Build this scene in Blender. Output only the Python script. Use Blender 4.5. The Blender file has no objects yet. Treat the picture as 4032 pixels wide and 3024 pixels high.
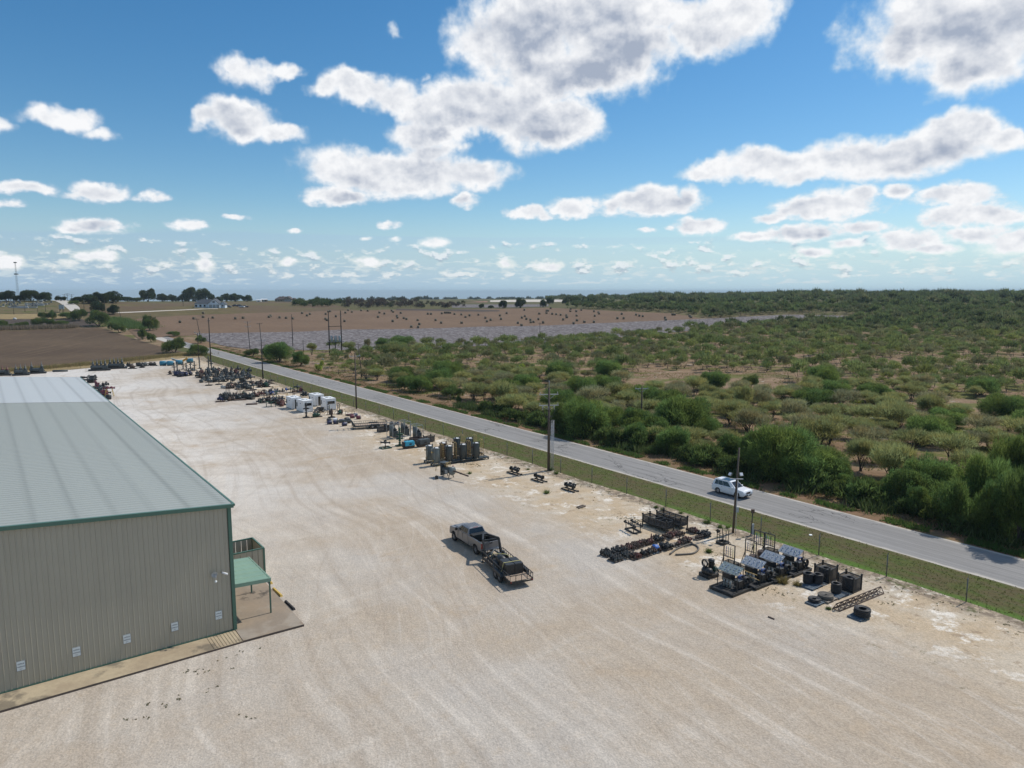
import bpy, bmesh, math, random
import numpy as np
from mathutils import Vector, Matrix, noise as mnoise

random.seed(7); RNG = np.random.default_rng(7)
SC = bpy.context.scene
COL = SC.collection
R = math.radians
CAM_H = 24.3; FPX = 2797.0; CU = 2016.0; CV = 1512.0; V0 = 1148.0
PITCH = math.atan((CV - V0) / FPX)
SUN_AZ = R(33.8)      # world angle from +X of the direction the sun stands in
SUN_EL = R(50.0)

# ------------------------------------------------------------------ camera
cam_d = bpy.data.cameras.new('camera'); cam = bpy.data.objects.new('camera', cam_d); COL.objects.link(cam)
cam.location = (0, 0, CAM_H); cam.rotation_euler = (R(90) - PITCH, 0, 0)
cam_d.sensor_width = 36.0; cam_d.lens = FPX / 4032 * 36.0
cam_d.clip_start = 0.5; cam_d.clip_end = 60000
SC.camera = cam
SC.render.resolution_x = 1024; SC.render.resolution_y = 768
SC.view_settings.view_transform = 'Standard'; SC.view_settings.look = 'None'
SC.view_settings.gamma = 1.0; SC.view_settings.exposure = 0.0
try: SC.view_settings.use_curve_mapping = False
except Exception: pass
SC.cycles.max_bounces = 6; SC.cycles.diffuse_bounces = 3; SC.cycles.transparent_max_bounces = 8
SC.cycles.caustics_reflective = False; SC.cycles.caustics_refractive = False

def px_ray(u, v):
    x = (u - CU) / FPX; y = -(v - CV) / FPX; c, s = math.cos(PITCH), math.sin(PITCH)
    return (x, c + y * s, -s + y * c)
def px_azel(u, v):
    x, y, z = px_ray(u, v); return math.atan2(x, y), math.atan2(z, math.hypot(x, y))

# ------------------------------------------------------------------ node expressions
class Ex:
    """tiny wrapper: arithmetic on sockets makes Math nodes"""
    nt = None
    def __init__(s, sock): s.s = sock
    @staticmethod
    def m(op, *a, clamp=False):
        n = Ex.nt.nodes.new('ShaderNodeMath'); n.operation = op; n.use_clamp = clamp
        for i, v in enumerate(a):
            if isinstance(v, Ex): Ex.nt.links.new(v.s, n.inputs[i])
            else: n.inputs[i].default_value = float(v)
        return Ex(n.outputs[0])
    def __add__(s, o): return Ex.m('ADD', s, o)
    __radd__ = __add__
    def __sub__(s, o): return Ex.m('SUBTRACT', s, o)
    def __rsub__(s, o): return Ex.m('SUBTRACT', o, s)
    def __mul__(s, o): return Ex.m('MULTIPLY', s, o)
    __rmul__ = __mul__
    def __truediv__(s, o): return Ex.m('DIVIDE', s, o)
    def __rtruediv__(s, o): return Ex.m('DIVIDE', o, s)
def emax(a, b): return Ex.m('MAXIMUM', a, b)
def emin(a, b): return Ex.m('MINIMUM', a, b)
def sstep(x, lo, hi, a=0.0, b=1.0):
    n = Ex.nt.nodes.new('ShaderNodeMapRange'); n.interpolation_type = 'SMOOTHSTEP'
    n.inputs[1].default_value = lo; n.inputs[2].default_value = hi; n.inputs[3].default_value = a; n.inputs[4].default_value = b
    Ex.nt.links.new(x.s, n.inputs[0]); return Ex(n.outputs[0])
def vec(x, y, z=0.0):
    n = Ex.nt.nodes.new('ShaderNodeCombineXYZ')
    for i, v in enumerate((x, y, z)):
        if isinstance(v, Ex): Ex.nt.links.new(v.s, n.inputs[i])
        else: n.inputs[i].default_value = float(v)
    return Ex(n.outputs[0])
def sep(v):
    n = Ex.nt.nodes.new('ShaderNodeSeparateXYZ'); Ex.nt.links.new(v.s, n.inputs[0])
    return [Ex(o) for o in n.outputs]
def fbm(v, scale, detail=4, rough=0.55, dist=0.0, col=False):
    n = Ex.nt.nodes.new('ShaderNodeTexNoise'); n.inputs['Scale'].default_value = scale
    n.inputs['Detail'].default_value = detail; n.inputs['Roughness'].default_value = rough; n.inputs['Distortion'].default_value = dist
    if v is not None: Ex.nt.links.new(v.s, n.inputs['Vector'])
    return Ex(n.outputs['Color' if col else 0])
def voro(v, scale, feature='F1', out='Distance', rnd=1.0):
    n = Ex.nt.nodes.new('ShaderNodeTexVoronoi'); n.feature = feature; n.inputs['Scale'].default_value = scale
    n.inputs['Randomness'].default_value = rnd
    if v is not None: Ex.nt.links.new(v.s, n.inputs['Vector'])
    return Ex(n.outputs[out])
def mixc(f, a, b, mode='MIX'):
    n = Ex.nt.nodes.new('ShaderNodeMix'); n.data_type = 'RGBA'; n.blend_type = mode
    if isinstance(f, Ex): Ex.nt.links.new(f.s, n.inputs[0])
    else: n.inputs[0].default_value = f
    for k, c in ((6, a), (7, b)):
        if isinstance(c, Ex): Ex.nt.links.new(c.s, n.inputs[k])
        else: n.inputs[k].default_value = (*c[:3], 1)
    return Ex(n.outputs[2])
def mulc(c, f):
    """scale a colour by a scalar expression"""
    n = Ex.nt.nodes.new('ShaderNodeVectorMath'); n.operation = 'SCALE'
    if isinstance(c, Ex): Ex.nt.links.new(c.s, n.inputs[0])
    else: n.inputs[0].default_value = c[:3]
    if isinstance(f, Ex): Ex.nt.links.new(f.s, n.inputs['Scale'])
    else: n.inputs['Scale'].default_value = f
    return Ex(n.outputs[0])
def position():
    n = Ex.nt.nodes.new('ShaderNodeNewGeometry'); return Ex(n.outputs['Position'])
def objcoord():
    n = Ex.nt.nodes.new('ShaderNodeTexCoord'); return Ex(n.outputs['Object'])
def objrandom():
    n = Ex.nt.nodes.new('ShaderNodeObjectInfo'); return Ex(n.outputs['Random'])
def vcol(name='Col'):
    n = Ex.nt.nodes.new('ShaderNodeAttribute'); n.attribute_name = name; return Ex(n.outputs['Color'])
def vscale(v, sx, sy, sz=1.0, rot=0.0):
    n = Ex.nt.nodes.new('ShaderNodeMapping'); n.vector_type = 'TEXTURE'
    n.inputs['Rotation'].default_value = (0, 0, rot); n.inputs['Scale'].default_value = (sx, sy, sz)
    Ex.nt.links.new(v.s, n.inputs[0]); return Ex(n.outputs[0])

def srgb(r, g, b):
    f = lambda c: (c / 255 / 12.92) if c / 255 <= 0.04045 else ((c / 255 + 0.055) / 1.055) ** 2.4
    return (f(r), f(g), f(b))
MATS = {}
def new_mat(name):
    m = bpy.data.materials.new(name); m.use_nodes = True; nt = m.node_tree; Ex.nt = nt
    b = nt.nodes['Principled BSDF']; MATS[name] = m
    return m, nt, b
def finish(nt, b, color=None, rough=0.6, metal=0.0, bump=None, bstr=0.3, bdist=0.02, spec=None):
    if color is not None:
        if isinstance(color, Ex): nt.links.new(color.s, b.inputs['Base Color'])
        else: b.inputs['Base Color'].default_value = (*color[:3], 1)
    if isinstance(rough, Ex): nt.links.new(rough.s, b.inputs['Roughness'])
    else: b.inputs['Roughness'].default_value = rough
    b.inputs['Metallic'].default_value = metal
    if spec is not None: b.inputs['Specular IOR Level'].default_value = spec
    if bump is not None:
        n = nt.nodes.new('ShaderNodeBump'); n.inputs['Strength'].default_value = bstr; n.inputs['Distance'].default_value = bdist
        nt.links.new(bump.s, n.inputs['Height']); nt.links.new(n.outputs[0], b.inputs['Normal'])
def paint(name, rgb, rough=0.5, metal=0.0, var=0.18, scale=4.0, dirt=0.25, dirtc=(0.20, 0.16, 0.12), rnd=0.0, spec=None):
    """weathered paint / metal / rubber: mottled colour plus patches of dust"""
    m, nt, b = new_mat(name)
    p = objcoord()
    n1 = fbm(p, scale, 5, 0.6)
    c = mulc(rgb, n1 * (2 * var) + (1 - var))
    if rnd: c = mulc(c, objrandom() * (2 * rnd) + (1 - rnd))
    if dirt: c = mixc(sstep(fbm(p, scale * 0.45, 5, 0.65), 0.48, 0.72, 0, dirt), c, dirtc)
    finish(nt, b, c, n1 * 0.2 + (rough - 0.1), metal, spec=spec)
    return m
# ------------------------------------------------------------------ sky
SKY_STRENGTH = 0.108
CLOUD_STRENGTH = 1.0
world = bpy.data.worlds.new('World'); SC.world = world; world.use_nodes = True
world.cycles.sampling_method = 'MANUAL'; world.cycles.sample_map_resolution = 256
def cloud_group(blobs):
    g = bpy.data.node_groups.new('cloud_field', 'ShaderNodeTree')
    g.interface.new_socket('az', in_out='INPUT', socket_type='NodeSocketFloat')
    g.interface.new_socket('el', in_out='INPUT', socket_type='NodeSocketFloat')
    g.interface.new_socket('field', in_out='OUTPUT', socket_type='NodeSocketFloat'); g.interface.new_socket('smooth', in_out='OUTPUT', socket_type='NodeSocketFloat')
    Ex.nt = g
    gi = g.nodes.new('NodeGroupInput'); go = g.nodes.new('NodeGroupOutput')
    az0, el0 = Ex(gi.outputs[0]), Ex(gi.outputs[1])
    p = vec(az0, el0, 0.37)
    # ragged cumulus edges: warp the coordinates before looking the masses up
    w = sep(fbm(p, 9.0, 2, 0.5, col=True)); w2 = sep(fbm(p, 26.0, 3, 0.6, col=True))
    k_ = sstep(el0, 0.02, 0.24, 0.16, 1.0)          # finer, calmer shapes towards the horizon
    az = az0 + ((w[0] - 0.5) * 0.09 + (w2[0] - 0.5) * 0.05) * k_
    el = el0 + ((w[1] - 0.5) * 0.05 + (w2[1] - 0.5) * 0.035) * k_
    pw = vec(az, el, 1.0); f = None
    def vm(op, a_, b_, c_=None):
        n = g.nodes.new('ShaderNodeVectorMath'); n.operation = op
        for i, q in enumerate((a_, b_, c_)):
            if q is None: continue
            if isinstance(q, tuple): n.inputs[i].default_value = q
            else: g.links.new(q, n.inputs[i])
        return n.outputs['Value' if op == 'DOT_PRODUCT' else 'Vector']
    for (u, v, ru, rv, wt) in blobs:
        a, e = px_azel(u, v); k = 0.95 * FPX
        d = vm('MULTIPLY_ADD', pw.s, (k / ru, k / rv, math.sqrt(1.05 - wt)), (-a * k / ru, -e * k / rv, 0.0))
        d = Ex(vm('DOT_PRODUCT', d, d))
        f = d if f is None else Ex.m('SMOOTH_MIN', f, d, 0.22)
    f = emax(1.05 - f, -1.5)
    g.links.new(f.s, go.inputs[1])
    far_ = sstep(el0, 0.20, 0.08); n = fbm(p, 19.0, 7, 0.60) * (1.0 - far_) + fbm(vec(az0, el0 * 1.5, 2.2), 46.0, 5, 0.58) * far_
    f = f + (n - 0.5) * 2.1 + 0.12
    # the rest of the sky carries the same scattered cumulus
    q = vec(az0 * 0.75, el0, 1.9)
    low = fbm(q, 5.2, 2, 0.5)
    out_top = sstep(el0, 0.40, 0.52); out_side = sstep(Ex.m('ABSOLUTE', az0), 0.74, 0.86)
    gen = (low - 0.56) * 9.0 + (fbm(q, 16.0, 6, 0.58) - 0.5) * 2.6 - (1.0 - emax(out_top, out_side)) * 9.0
    f = emax(f, gen)
    g.links.new(f.s, go.inputs[0]); return g
CLOUDS = [ # photo-space centre u, v, half-width, half-height, weight
 (2330,60,360,150,1),(2050,160,250,190,1),(2480,200,230,130,1),(2250,300,330,110,1.0),(2850,90,180,120,.9),(2620,20,260,70,.9),
 (1900,420,330,110,1),(2150,500,190,110,1),(1650,430,160,80,.95),(1430,360,190,75,.9),(1290,375,90,45,.7),(1650,520,170,70,.9),
 (1560,680,330,90,1),(1850,700,180,70,.9),(1340,770,150,45,.85),(1680,600,150,50,.8),(1280,690,70,28,.5),
 (950,285,120,62,.9),(1110,270,80,40,.6),(960,480,150,75,1),(830,480,110,40,.8),(1130,530,120,45,.75),(890,450,60,50,.6),
 (240,455,150,48,.6),(410,520,80,32,.5),(20,490,60,40,.45),(1540,115,40,40,.35),(1640,300,40,30,.3),
 (90,740,150,28,.7),(400,755,90,40,.8),(330,770,80,18,.5),(585,775,60,24,.6),(30,800,80,20,.45),
 (390,890,110,32,.85),(300,905,70,16,.6),(740,885,80,28,.6),(930,860,70,14,.5),
 (3700,110,280,150,1),(3900,230,230,120,1),(3530,230,120,60,.8),(3980,60,200,150,1),(3650,30,200,80,.9),
 (3500,610,330,75,1),(3750,530,150,80,.95),(3030,640,180,62,1),(2810,680,140,40,.85),(3260,620,130,50,.8),(3150,690,130,32,.8),(3950,570,70,45,.7),
 (2560,800,200,58,1),(2400,810,60,50,.7),(2710,780,70,50,.75),(2270,815,110,40,.9),(2100,840,110,28,.8),(1850,795,75,30,.8),
 (3260,810,190,55,1),(3400,770,80,50,.85),(3060,850,100,24,.7),(2750,885,110,36,.8),(2640,900,40,14,.5),(2540,915,60,14,.5),
 (3560,745,65,32,.8),(3770,770,130,40,.9),(3830,845,160,45,.95),(3680,870,70,24,.7),(3170,915,190,34,.9),(2960,925,90,22,.7),
 (3390,895,95,28,.8),(3590,935,120,44,.9),(3340,960,60,22,.7),(3200,995,80,24,.8),(3860,920,110,34,.8),(3990,950,110,45,.9),(3690,975,90,24,.7),
 (2160,1050,70,24,.7),(2000,1040,50,22,.6),(1540,895,60,20,.6),(1560,945,40,16,.5),(1720,960,70,26,.6),(1150,918,36,13,.5),(1430,940,30,10,.4),(1440,1035,60,26,.7),
 (380,1010,85,24,.7),(30,1035,65,30,.7),(820,1045,40,34,.6),(1140,1030,42,22,.6),(270,1040,40,18,.5),
]
cg = cloud_group(CLOUDS)
nt = world.node_tree; Ex.nt = nt
for n in list(nt.nodes): nt.nodes.remove(n)
out = nt.nodes.new('ShaderNodeOutputWorld')
sky = nt.nodes.new('ShaderNodeTexSky'); sky.sky_type = 'NISHITA'; sky.sun_disc = False
sky.sun_elevation = SUN_EL
sky.sun_rotation = R(90) - SUN_AZ      # Blender measures it clockwise from +Y
sky.air_density = 1.0; sky.dust_density = 0.25; sky.ozone_density = 3.0; sky.altitude = 200
hs = nt.nodes.new('ShaderNodeHueSaturation'); hs.inputs['Saturation'].default_value = 1.30; hs.inputs['Hue'].default_value = 0.495
nt.links.new(sky.outputs[0], hs.inputs['Color'])
bg1 = nt.nodes.new('ShaderNodeBackground'); bg1.inputs[1].default_value = SKY_STRENGTH
nt.links.new(hs.outputs[0], bg1.inputs[0])
tc = nt.nodes.new('ShaderNodeTexCoord'); d = Ex(tc.outputs['Generated'])
dx, dy, dz = sep(d)
az = Ex.m('ARCTAN2', dx, dy); el = Ex.m('ARCSINE', dz)
def field(a, e):
    n = nt.nodes.new('ShaderNodeGroup'); n.node_tree = cg
    nt.links.new(a.s, n.inputs[0]); nt.links.new(e.s, n.inputs[1]); return Ex(n.outputs[0]), Ex(n.outputs[1])
f0, fs = field(az, el); _, fu = field(az + 0.012, el + 0.034)
alpha = sstep(f0, -0.2, 0.7)
core = sstep(fs + sstep(f0, 0.6, 1.6) * 0.35, 0.30, 1.15)
bl0 = fbm(vec(az, el * 1.3, 4.0), 7.5, 5, 0.5); bl1 = fbm(vec(az + 0.014, el * 1.3 + 0.042, 4.0), 7.5, 5, 0.5)
toward = sstep(bl1 - bl0, -0.14, 0.13)         # more cloud on the sun's side: this bit lies in the cloud's own shade
puff0 = fbm(vec(az, el * 1.2, 6.0), 30.0, 4, 0.55); puff1 = fbm(vec(az + 0.004, el * 1.2 + 0.011, 6.0), 30.0, 4, 0.55)
under = sstep(fu - fs, -0.95, 0.10)              # the mass above shades the base below it
grey = emin(emax(core * (under * 0.6 + 0.42) * (toward * 0.75 + 0.40) + (puff1 - puff0) * 1.4 * sstep(f0, 0.2, 0.9), 0.0), 1.0)
ccol = mixc(grey, srgb(250, 251, 253), srgb(166, 177, 196))
# small puffs in the distance, packed along the horizon
def puffs(sx, sy, z, lo, hi, thr):
    q = vec(az * sx, el * sy, z)
    n = fbm(q, 1.0, 5, 0.55); band = sstep(el, lo[0], lo[1]) * (1.0 - sstep(el, hi[0], hi[1]))
    return n, band, sstep(n + (band - 1.0) * 0.35, thr, thr + 0.13)
n1, b1, a1 = puffs(36, 70, 3.1, (0.008, 0.022), (0.058, 0.092), 0.50)
n2, b2, a2 = puffs(46, 190, 7.7, (0.002, 0.012), (0.035, 0.06), 0.50)
pc1 = mixc(sstep(fbm(vec(az * 36, el * 70 + 0.34, 3.1), 1.0, 5, 0.55) - n1, -0.06, 0.07), srgb(244, 247, 250), srgb(158, 178, 200))
pc2 = srgb(214, 228, 238)
# thin high sheet above the puffs, and pale air along the horizon
st = fbm(vec(az * 3.0, el * 46.0, 2.0), 1.0, 4, 0.5)
sheet = sstep(st + sstep(el, 0.03, 0.062) * 0.32 - sstep(el, 0.066, 0.088) * 0.6, 0.50, 0.78) * 0.62
wisp = sstep(fbm(vec(az * 5.0, el * 95.0, 9.0), 1.0, 3, 0.5), 0.60, 0.80) * sstep(el, 0.06, 0.08) * (1.0 - sstep(el, 0.10, 0.125)) * 0.5
pale = (1.0 - sstep(el, 0.0, 0.12)) * 0.92
sheetc = mixc(sstep(az, -0.6, 0.5), srgb(160, 190, 218), srgb(186, 218, 234))
layers = emax(emax(sheet, wisp), pale)
col = mixc(a2 * 0.75, sheetc, pc2); al = emax(layers, a2 * 0.75)
col = mixc(a1 * 0.8, col, pc1); al = emax(al, a1 * 0.9)
col = mixc(alpha, col, ccol); al = emax(al, alpha)
al = al * sstep(el, -0.03, 0.002)
bg2 = nt.nodes.new('ShaderNodeBackground'); bg2.inputs[1].default_value = CLOUD_STRENGTH
nt.links.new(col.s, bg2.inputs[0])
mx = nt.nodes.new('ShaderNodeMixShader'); nt.links.new(al.s, mx.inputs[0])
nt.links.new(bg1.outputs[0], mx.inputs[1]); nt.links.new(bg2.outputs[0], mx.inputs[2])
nt.links.new(mx.outputs[0], out.inputs[0])

# ------------------------------------------------------------------ sun
sun_d = bpy.data.lights.new('sun', 'SUN'); sun = bpy.data.objects.new('sun', sun_d); COL.objects.link(sun)
sun_d.energy = 3.7; sun_d.angle = R(0.53); sun_d.color = (1.0, 0.94, 0.855)
to_sun = Vector((math.cos(SUN_EL) * math.cos(SUN_AZ), math.cos(SUN_EL) * math.sin(SUN_AZ), math.sin(SUN_EL)))
sun.rotation_euler = to_sun.to_track_quat('Z', 'Y').to_euler(); sun.location = to_sun * 200
# ------------------------------------------------------------------ terrain and placing
S_D = (math.cos(R(126)), math.sin(R(126))); T_D = (S_D[1], -S_D[0])      # along the road / across it
def W(s, t): return (S_D[0] * s + T_D[0] * t, S_D[1] * s + T_D[1] * t)
def st_of(x, y): return (x * S_D[0] + y * S_D[1], x * T_D[0] + y * T_D[1])
_RN = [0, 330, 400, 470, 530, 590, 640, 800, 1100, 1700, 3000, 8000, 30000]
_AZN = [-180, -40, -32, -23, -15, 0, 14, 24, 40, 180]
_ZT = [ [0]*13,
 [0, 0, 1.6, 5.0, 9.8, 15.4, 17.4, 15.5, 11, 4, -14, -75, -345],
 [0, 0, 1.6, 5.0, 9.8, 15.6, 17.6, 15.5, 11, 4, -14, -75, -345],
 [0, 0, 1.8, 5.2, 9.0, 12.2, 13.6, 13.4, 10.5, 4, -13, -74, -340],
 [0, 0, 1.8, 4.2, 6.6, 8.6, 9.8, 12.0, 10.5, 5, -12, -70, -330],
 [0, 0, 1.4, 3.6, 6.0, 8.2, 9.6, 10.4, 10.5, 6, -5, -54, -270],
 [0, 0, 1.6, 4.0, 6.6, 9.0, 10.6, 12.5, 13.5, 11, 4, -28, -170],
 [0, 0, 1.8, 4.4, 7.2, 9.8, 11.6, 15.2, 17.4, 15, 8, 0, -40],
 [0, 0, 1.8, 4.4, 7.2, 9.8, 11.6, 15.2, 18.0, 16, 9, 3, -30], [0]*13 ]
def _cr(xs, ys, x):
    if x <= xs[0]: return ys[0]
    if x >= xs[-1]: return ys[-1]
    i = 0
    while x > xs[i + 1]: i += 1
    h = xs[i + 1] - xs[i]; t = (x - xs[i]) / h
    def slope(k):
        if k == 0 or k == len(xs) - 1: return 0.0
        a = (ys[k] - ys[k-1]) / (xs[k] - xs[k-1]); b = (ys[k+1] - ys[k]) / (xs[k+1] - xs[k])
        return 0.0 if a * b <= 0 else 2 * a * b / (a + b)
    m0, m1 = slope(i) * h, slope(i + 1) * h
    return (2*t**3 - 3*t*t + 1) * ys[i] + (t**3 - 2*t*t + t) * m0 + (-2*t**3 + 3*t*t) * ys[i+1] + (t**3 - t*t) * m1
def tz(x, y):
    r = math.hypot(x, y)
    if r < 330: return 0.0
    a = math.degrees(math.atan2(x, y)); k = 0
    while a > _AZN[k + 1]: k += 1
    f = (a - _AZN[k]) / (_AZN[k + 1] - _AZN[k]); f = f * f * (3 - 2 * f)
    return _cr(_RN, _ZT[k], r) * (1 - f) + _cr(_RN, _ZT[k + 1], r) * f
def px(u, v, z=0.0):
    d = px_ray(u, v); t = (z - CAM_H) / d[2]; return (d[0] * t, d[1] * t)
def pxt(u, v):
    """point of the terrain seen at photo pixel (u, v)"""
    d = px_ray(u, v); t = 40.0; step = 3.0
    while t < 30000:
        if CAM_H + d[2] * t < tz(d[0] * t, d[1] * t):
            lo, hi = t - step, t
            for _ in range(20):
                m = (lo + hi) / 2
                if CAM_H + d[2] * m < tz(d[0] * m, d[1] * m): hi = m
                else: lo = m
            return (d[0] * hi, d[1] * hi, tz(d[0] * hi, d[1] * hi))
        step = max(3.0, t * 0.006); t += step
    return (d[0] * t, d[1] * t, 0.0)
CROP = dict(K1=(0,1100,2.212), K2=(500,1350,3.16), K2a=(640,1400,8.508), K2b=(840,1480,7.373), K3=(1050,1450,3.16), K4=(1450,1600,2.765),
 K27=(2720,2100,5.53), K70=(2700,2050,2.765), K23=(2300,1950,3.687), K225=(2250,1850,4.424), KR=(3000,2200,4.424), SH=(1100,1520,7.373),
 VS=(1640,1700,6.9125), GN=(1470,1640,8.193), MP=(1960,1780,6.506), TR=(1700,2000,4.424), SU=(2700,1700,4.148), PAL=(2340,2060,4.424),
 K7=(700,1130,4.424), KB=(900,1150,2.212), C23=(1700,1150,3.16), C24=(2400,1150,3.16), KH=(0,1080,4.424), KC=(1800,1120,2.011), KD=(2900,1120,1.954),
 KE=(2900,1500,1.954), KF=(2050,1500,2.458), KL=(0,1400,4.424), KW=(0,1900,1.7464), KHF=(1200,1150,4.74))
def P(c, x, y): o = CROP[c]; return (o[0] + x / o[2], o[1] + y / o[2])
def at(c, x, y, z=0.0): return px(*P(c, x, y), z)
def near_pxt(u, v, maxd=960.0):
    """like pxt, but a foot hidden just behind the brow of the hill is brought onto the brow"""
    for _ in range(40):
        p = pxt(u, v)
        if math.hypot(p[0], p[1]) < maxd: break
        v += 0.5
    return p
def att(c, x, y): return near_pxt(*P(c, x, y)) if c in ('K1', 'KH', 'K7') else pxt(*P(c, x, y))

# ------------------------------------------------------------------ mesh builder
class MB:
    def __init__(s): s.v = []; s.f = []; s.mi = []; s.sm = []; s.M = Matrix.Identity(4); s.cur = 0
    def V(s, p): s.v.append(tuple(s.M @ Vector(p))); return len(s.v) - 1
    def F(s, idx, smooth=False): s.f.append(tuple(idx)); s.mi.append(s.cur); s.sm.append(smooth)
    def quad(s, a, b, c, d): s.F([s.V(a), s.V(b), s.V(c), s.V(d)])
    def poly(s, pts): s.F([s.V(p) for p in pts])
    def box(s, c, d, M=None):
        x, y, z = d[0] / 2, d[1] / 2, d[2] / 2; c = Vector(c)
        P8 = [Vector((sx * x, sy * y, sz * z)) for sz in (-1, 1) for sy in (-1, 1) for sx in (-1, 1)]
        if M: P8 = [M @ p for p in P8]
        i = [s.V(c + p) for p in P8]
        for q in ((0,2,3,1),(4,5,7,6),(0,1,5,4),(2,6,7,3),(0,4,6,2),(1,3,7,5)): s.F([i[k] for k in q])
    def hexa(s, low, high):
        """two quads (each 4 points, same winding seen from above) joined into a solid"""
        a = [s.V(p) for p in low]; b = [s.V(p) for p in high]
        s.F(a[::-1]); s.F(b)
        for k in range(4): s.F([a[k], a[(k+1) % 4], b[(k+1) % 4], b[k]])
    def bar(s, p, q, w, h=None):
        p, q = Vector(p), Vector(q); h = h or w; d = q - p; L = d.length
        if L < 1e-6: return
        up = Vector((0, 0, 1)) if abs(d.z) < 0.98 * L else Vector((1, 0, 0))
        x = d.normalized(); y = up.cross(x).normalized(); z = x.cross(y)
        s.box((p + q) / 2, (L, w, h), Matrix((x, y, z)).transposed())
    def tube(s, pts, r, n=8, cap=True, smooth=True):
        pts = [Vector(p) for p in pts]; rs = r if isinstance(r, (list, tuple)) else [r] * len(pts); rings = []; yprev = None
        for k, p in enumerate(pts):
            d = (pts[min(k + 1, len(pts) - 1)] - pts[max(k - 1, 0)]).normalized()
            if yprev is None: up = Vector((0, 0, 1)) if abs(d.z) < 0.9 else Vector((1, 0, 0)); y = up.cross(d).normalized()
            else: y = (yprev - d * yprev.dot(d)).normalized()
            yprev = y; z = d.cross(y)
            rings.append([s.V(p + (y * math.cos(2*math.pi*j/n) + z * math.sin(2*math.pi*j/n)) * rs[k]) for j in range(n)])
        for a, b in zip(rings, rings[1:]):
            for j in range(n): s.F([a[j], a[(j+1) % n], b[(j+1) % n], b[j]], smooth)
        if cap: s.F(rings[0][::-1]); s.F(rings[-1])
    def cyl(s, p, q, r, n=10, r2=None, cap=True): s.tube([p, q], [r, r if r2 is None else r2], n, cap)
    def lathe(s, prof, c=(0,0,0), axis='Z', n=14, cap=True):
        """prof: (radius, height) pairs from bottom to top"""
        rings = []
        for r, h in prof:
            ring = []
            for j in range(n):
                a = 2 * math.pi * j / n; x, y = r * math.cos(a), r * math.sin(a)
                p = (x, y, h) if axis == 'Z' else ((h, x, y) if axis == 'X' else (y, h, x))
                ring.append(s.V((c[0] + p[0], c[1] + p[1], c[2] + p[2])))
            rings.append(ring)
        for a, b in zip(rings, rings[1:]):
            for j in range(n): s.F([a[j], a[(j+1) % n], b[(j+1) % n], b[j]], True)
        if cap: s.F(rings[0][::-1]); s.F(rings[-1])
    def torus(s, c, R0, r0, axis='Z', n=16, m=6, wob=0.0):
        rings = []
        for j in range(n):
            a = 2 * math.pi * j / n; ring = []
            for k in range(m):
                b = 2 * math.pi * k / m; rr = R0 + r0 * math.cos(b) + wob * math.sin(3 * a + R0 * 9); h = r0 * math.sin(b) + wob * math.cos(2 * a + R0 * 7)
                x, y = rr * math.cos(a), rr * math.sin(a)
                p = (x, y, h) if axis == 'Z' else ((h, x, y) if axis == 'X' else (y, h, x))
                ring.append(s.V((c[0] + p[0], c[1] + p[1], c[2] + p[2])))
            rings.append(ring)
        for j in range(n):
            A, B = rings[j], rings[(j + 1) % n]
            for k in range(m): s.F([A[k], B[k], B[(k+1) % m], A[(k+1) % m]], True)
    def ball(s, c, r, sz=1.0, n=10):
        s.lathe([(max(r * math.sin(math.pi * k / 6), 0.001), -r * sz * math.cos(math.pi * k / 6)) for k in range(7)], c, 'Z', n)
    def mesh(s, name, mats):
        me = bpy.data.meshes.new(name); me.from_pydata(s.v, [], s.f)
        for m in (mats if isinstance(mats, (list, tuple)) else [mats]): me.materials.append(MATS[m] if isinstance(m, str) else m)
        if len(me.polygons) == len(s.mi):
            me.polygons.foreach_set('material_index', s.mi); me.polygons.foreach_set('use_smooth', s.sm)
        me.update(); return me
    def build(s, name, mats, parent=None, loc=None, bevel=0.0):
        o = link(name, s.mesh(name, mats), parent, loc)
        if bevel:
            b = o.modifiers.new('bevel', 'BEVEL'); b.width = bevel; b.segments = 2; b.limit_method = 'ANGLE'; b.angle_limit = R(40)
        return o
def link(name, me, parent=None, loc=None, rz=0.0):
    o = bpy.data.objects.new(name, me); COL.objects.link(o)
    if parent is not None: o.parent = parent
    if loc is not None: o.location = loc
    if rz: o.rotation_euler = (0, 0, rz)
    return o
def tag(o, label, cat, group=None, kind=None):
    if label: o['label'] = label
    if cat: o['category'] = cat
    if group: o['group'] = group
    if kind: o['kind'] = kind
    return o
def thing(name, label, cat, loc=(0,0,0), rz=0.0, group=None):
    o = bpy.data.objects.new(name, None); COL.objects.link(o); o.empty_display_size = 0.3
    o.location = loc if len(loc) == 3 else (loc[0], loc[1], 0.0); o.rotation_euler = (0, 0, rz)
    return tag(o, label, cat, group)
def struct(o): o['kind'] = 'structure'; return o
def dup(root, loc, rz=None, label=None, group=None, scale=None):
    r = root.copy(); COL.objects.link(r); r.location = loc if len(loc) == 3 else (loc[0], loc[1], root.location.z)
    if rz is not None: r.rotation_euler = (0, 0, rz)
    if label: r['label'] = label
    if group: r['group'] = group
    if scale: r.scale = (scale,) * 3 if not isinstance(scale, tuple) else scale
    for ch in list(root.children):
        c = ch.copy(); COL.objects.link(c); c.parent = r
        for g in ch.children:
            d = g.copy(); COL.objects.link(d); d.parent = c
    return r
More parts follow.
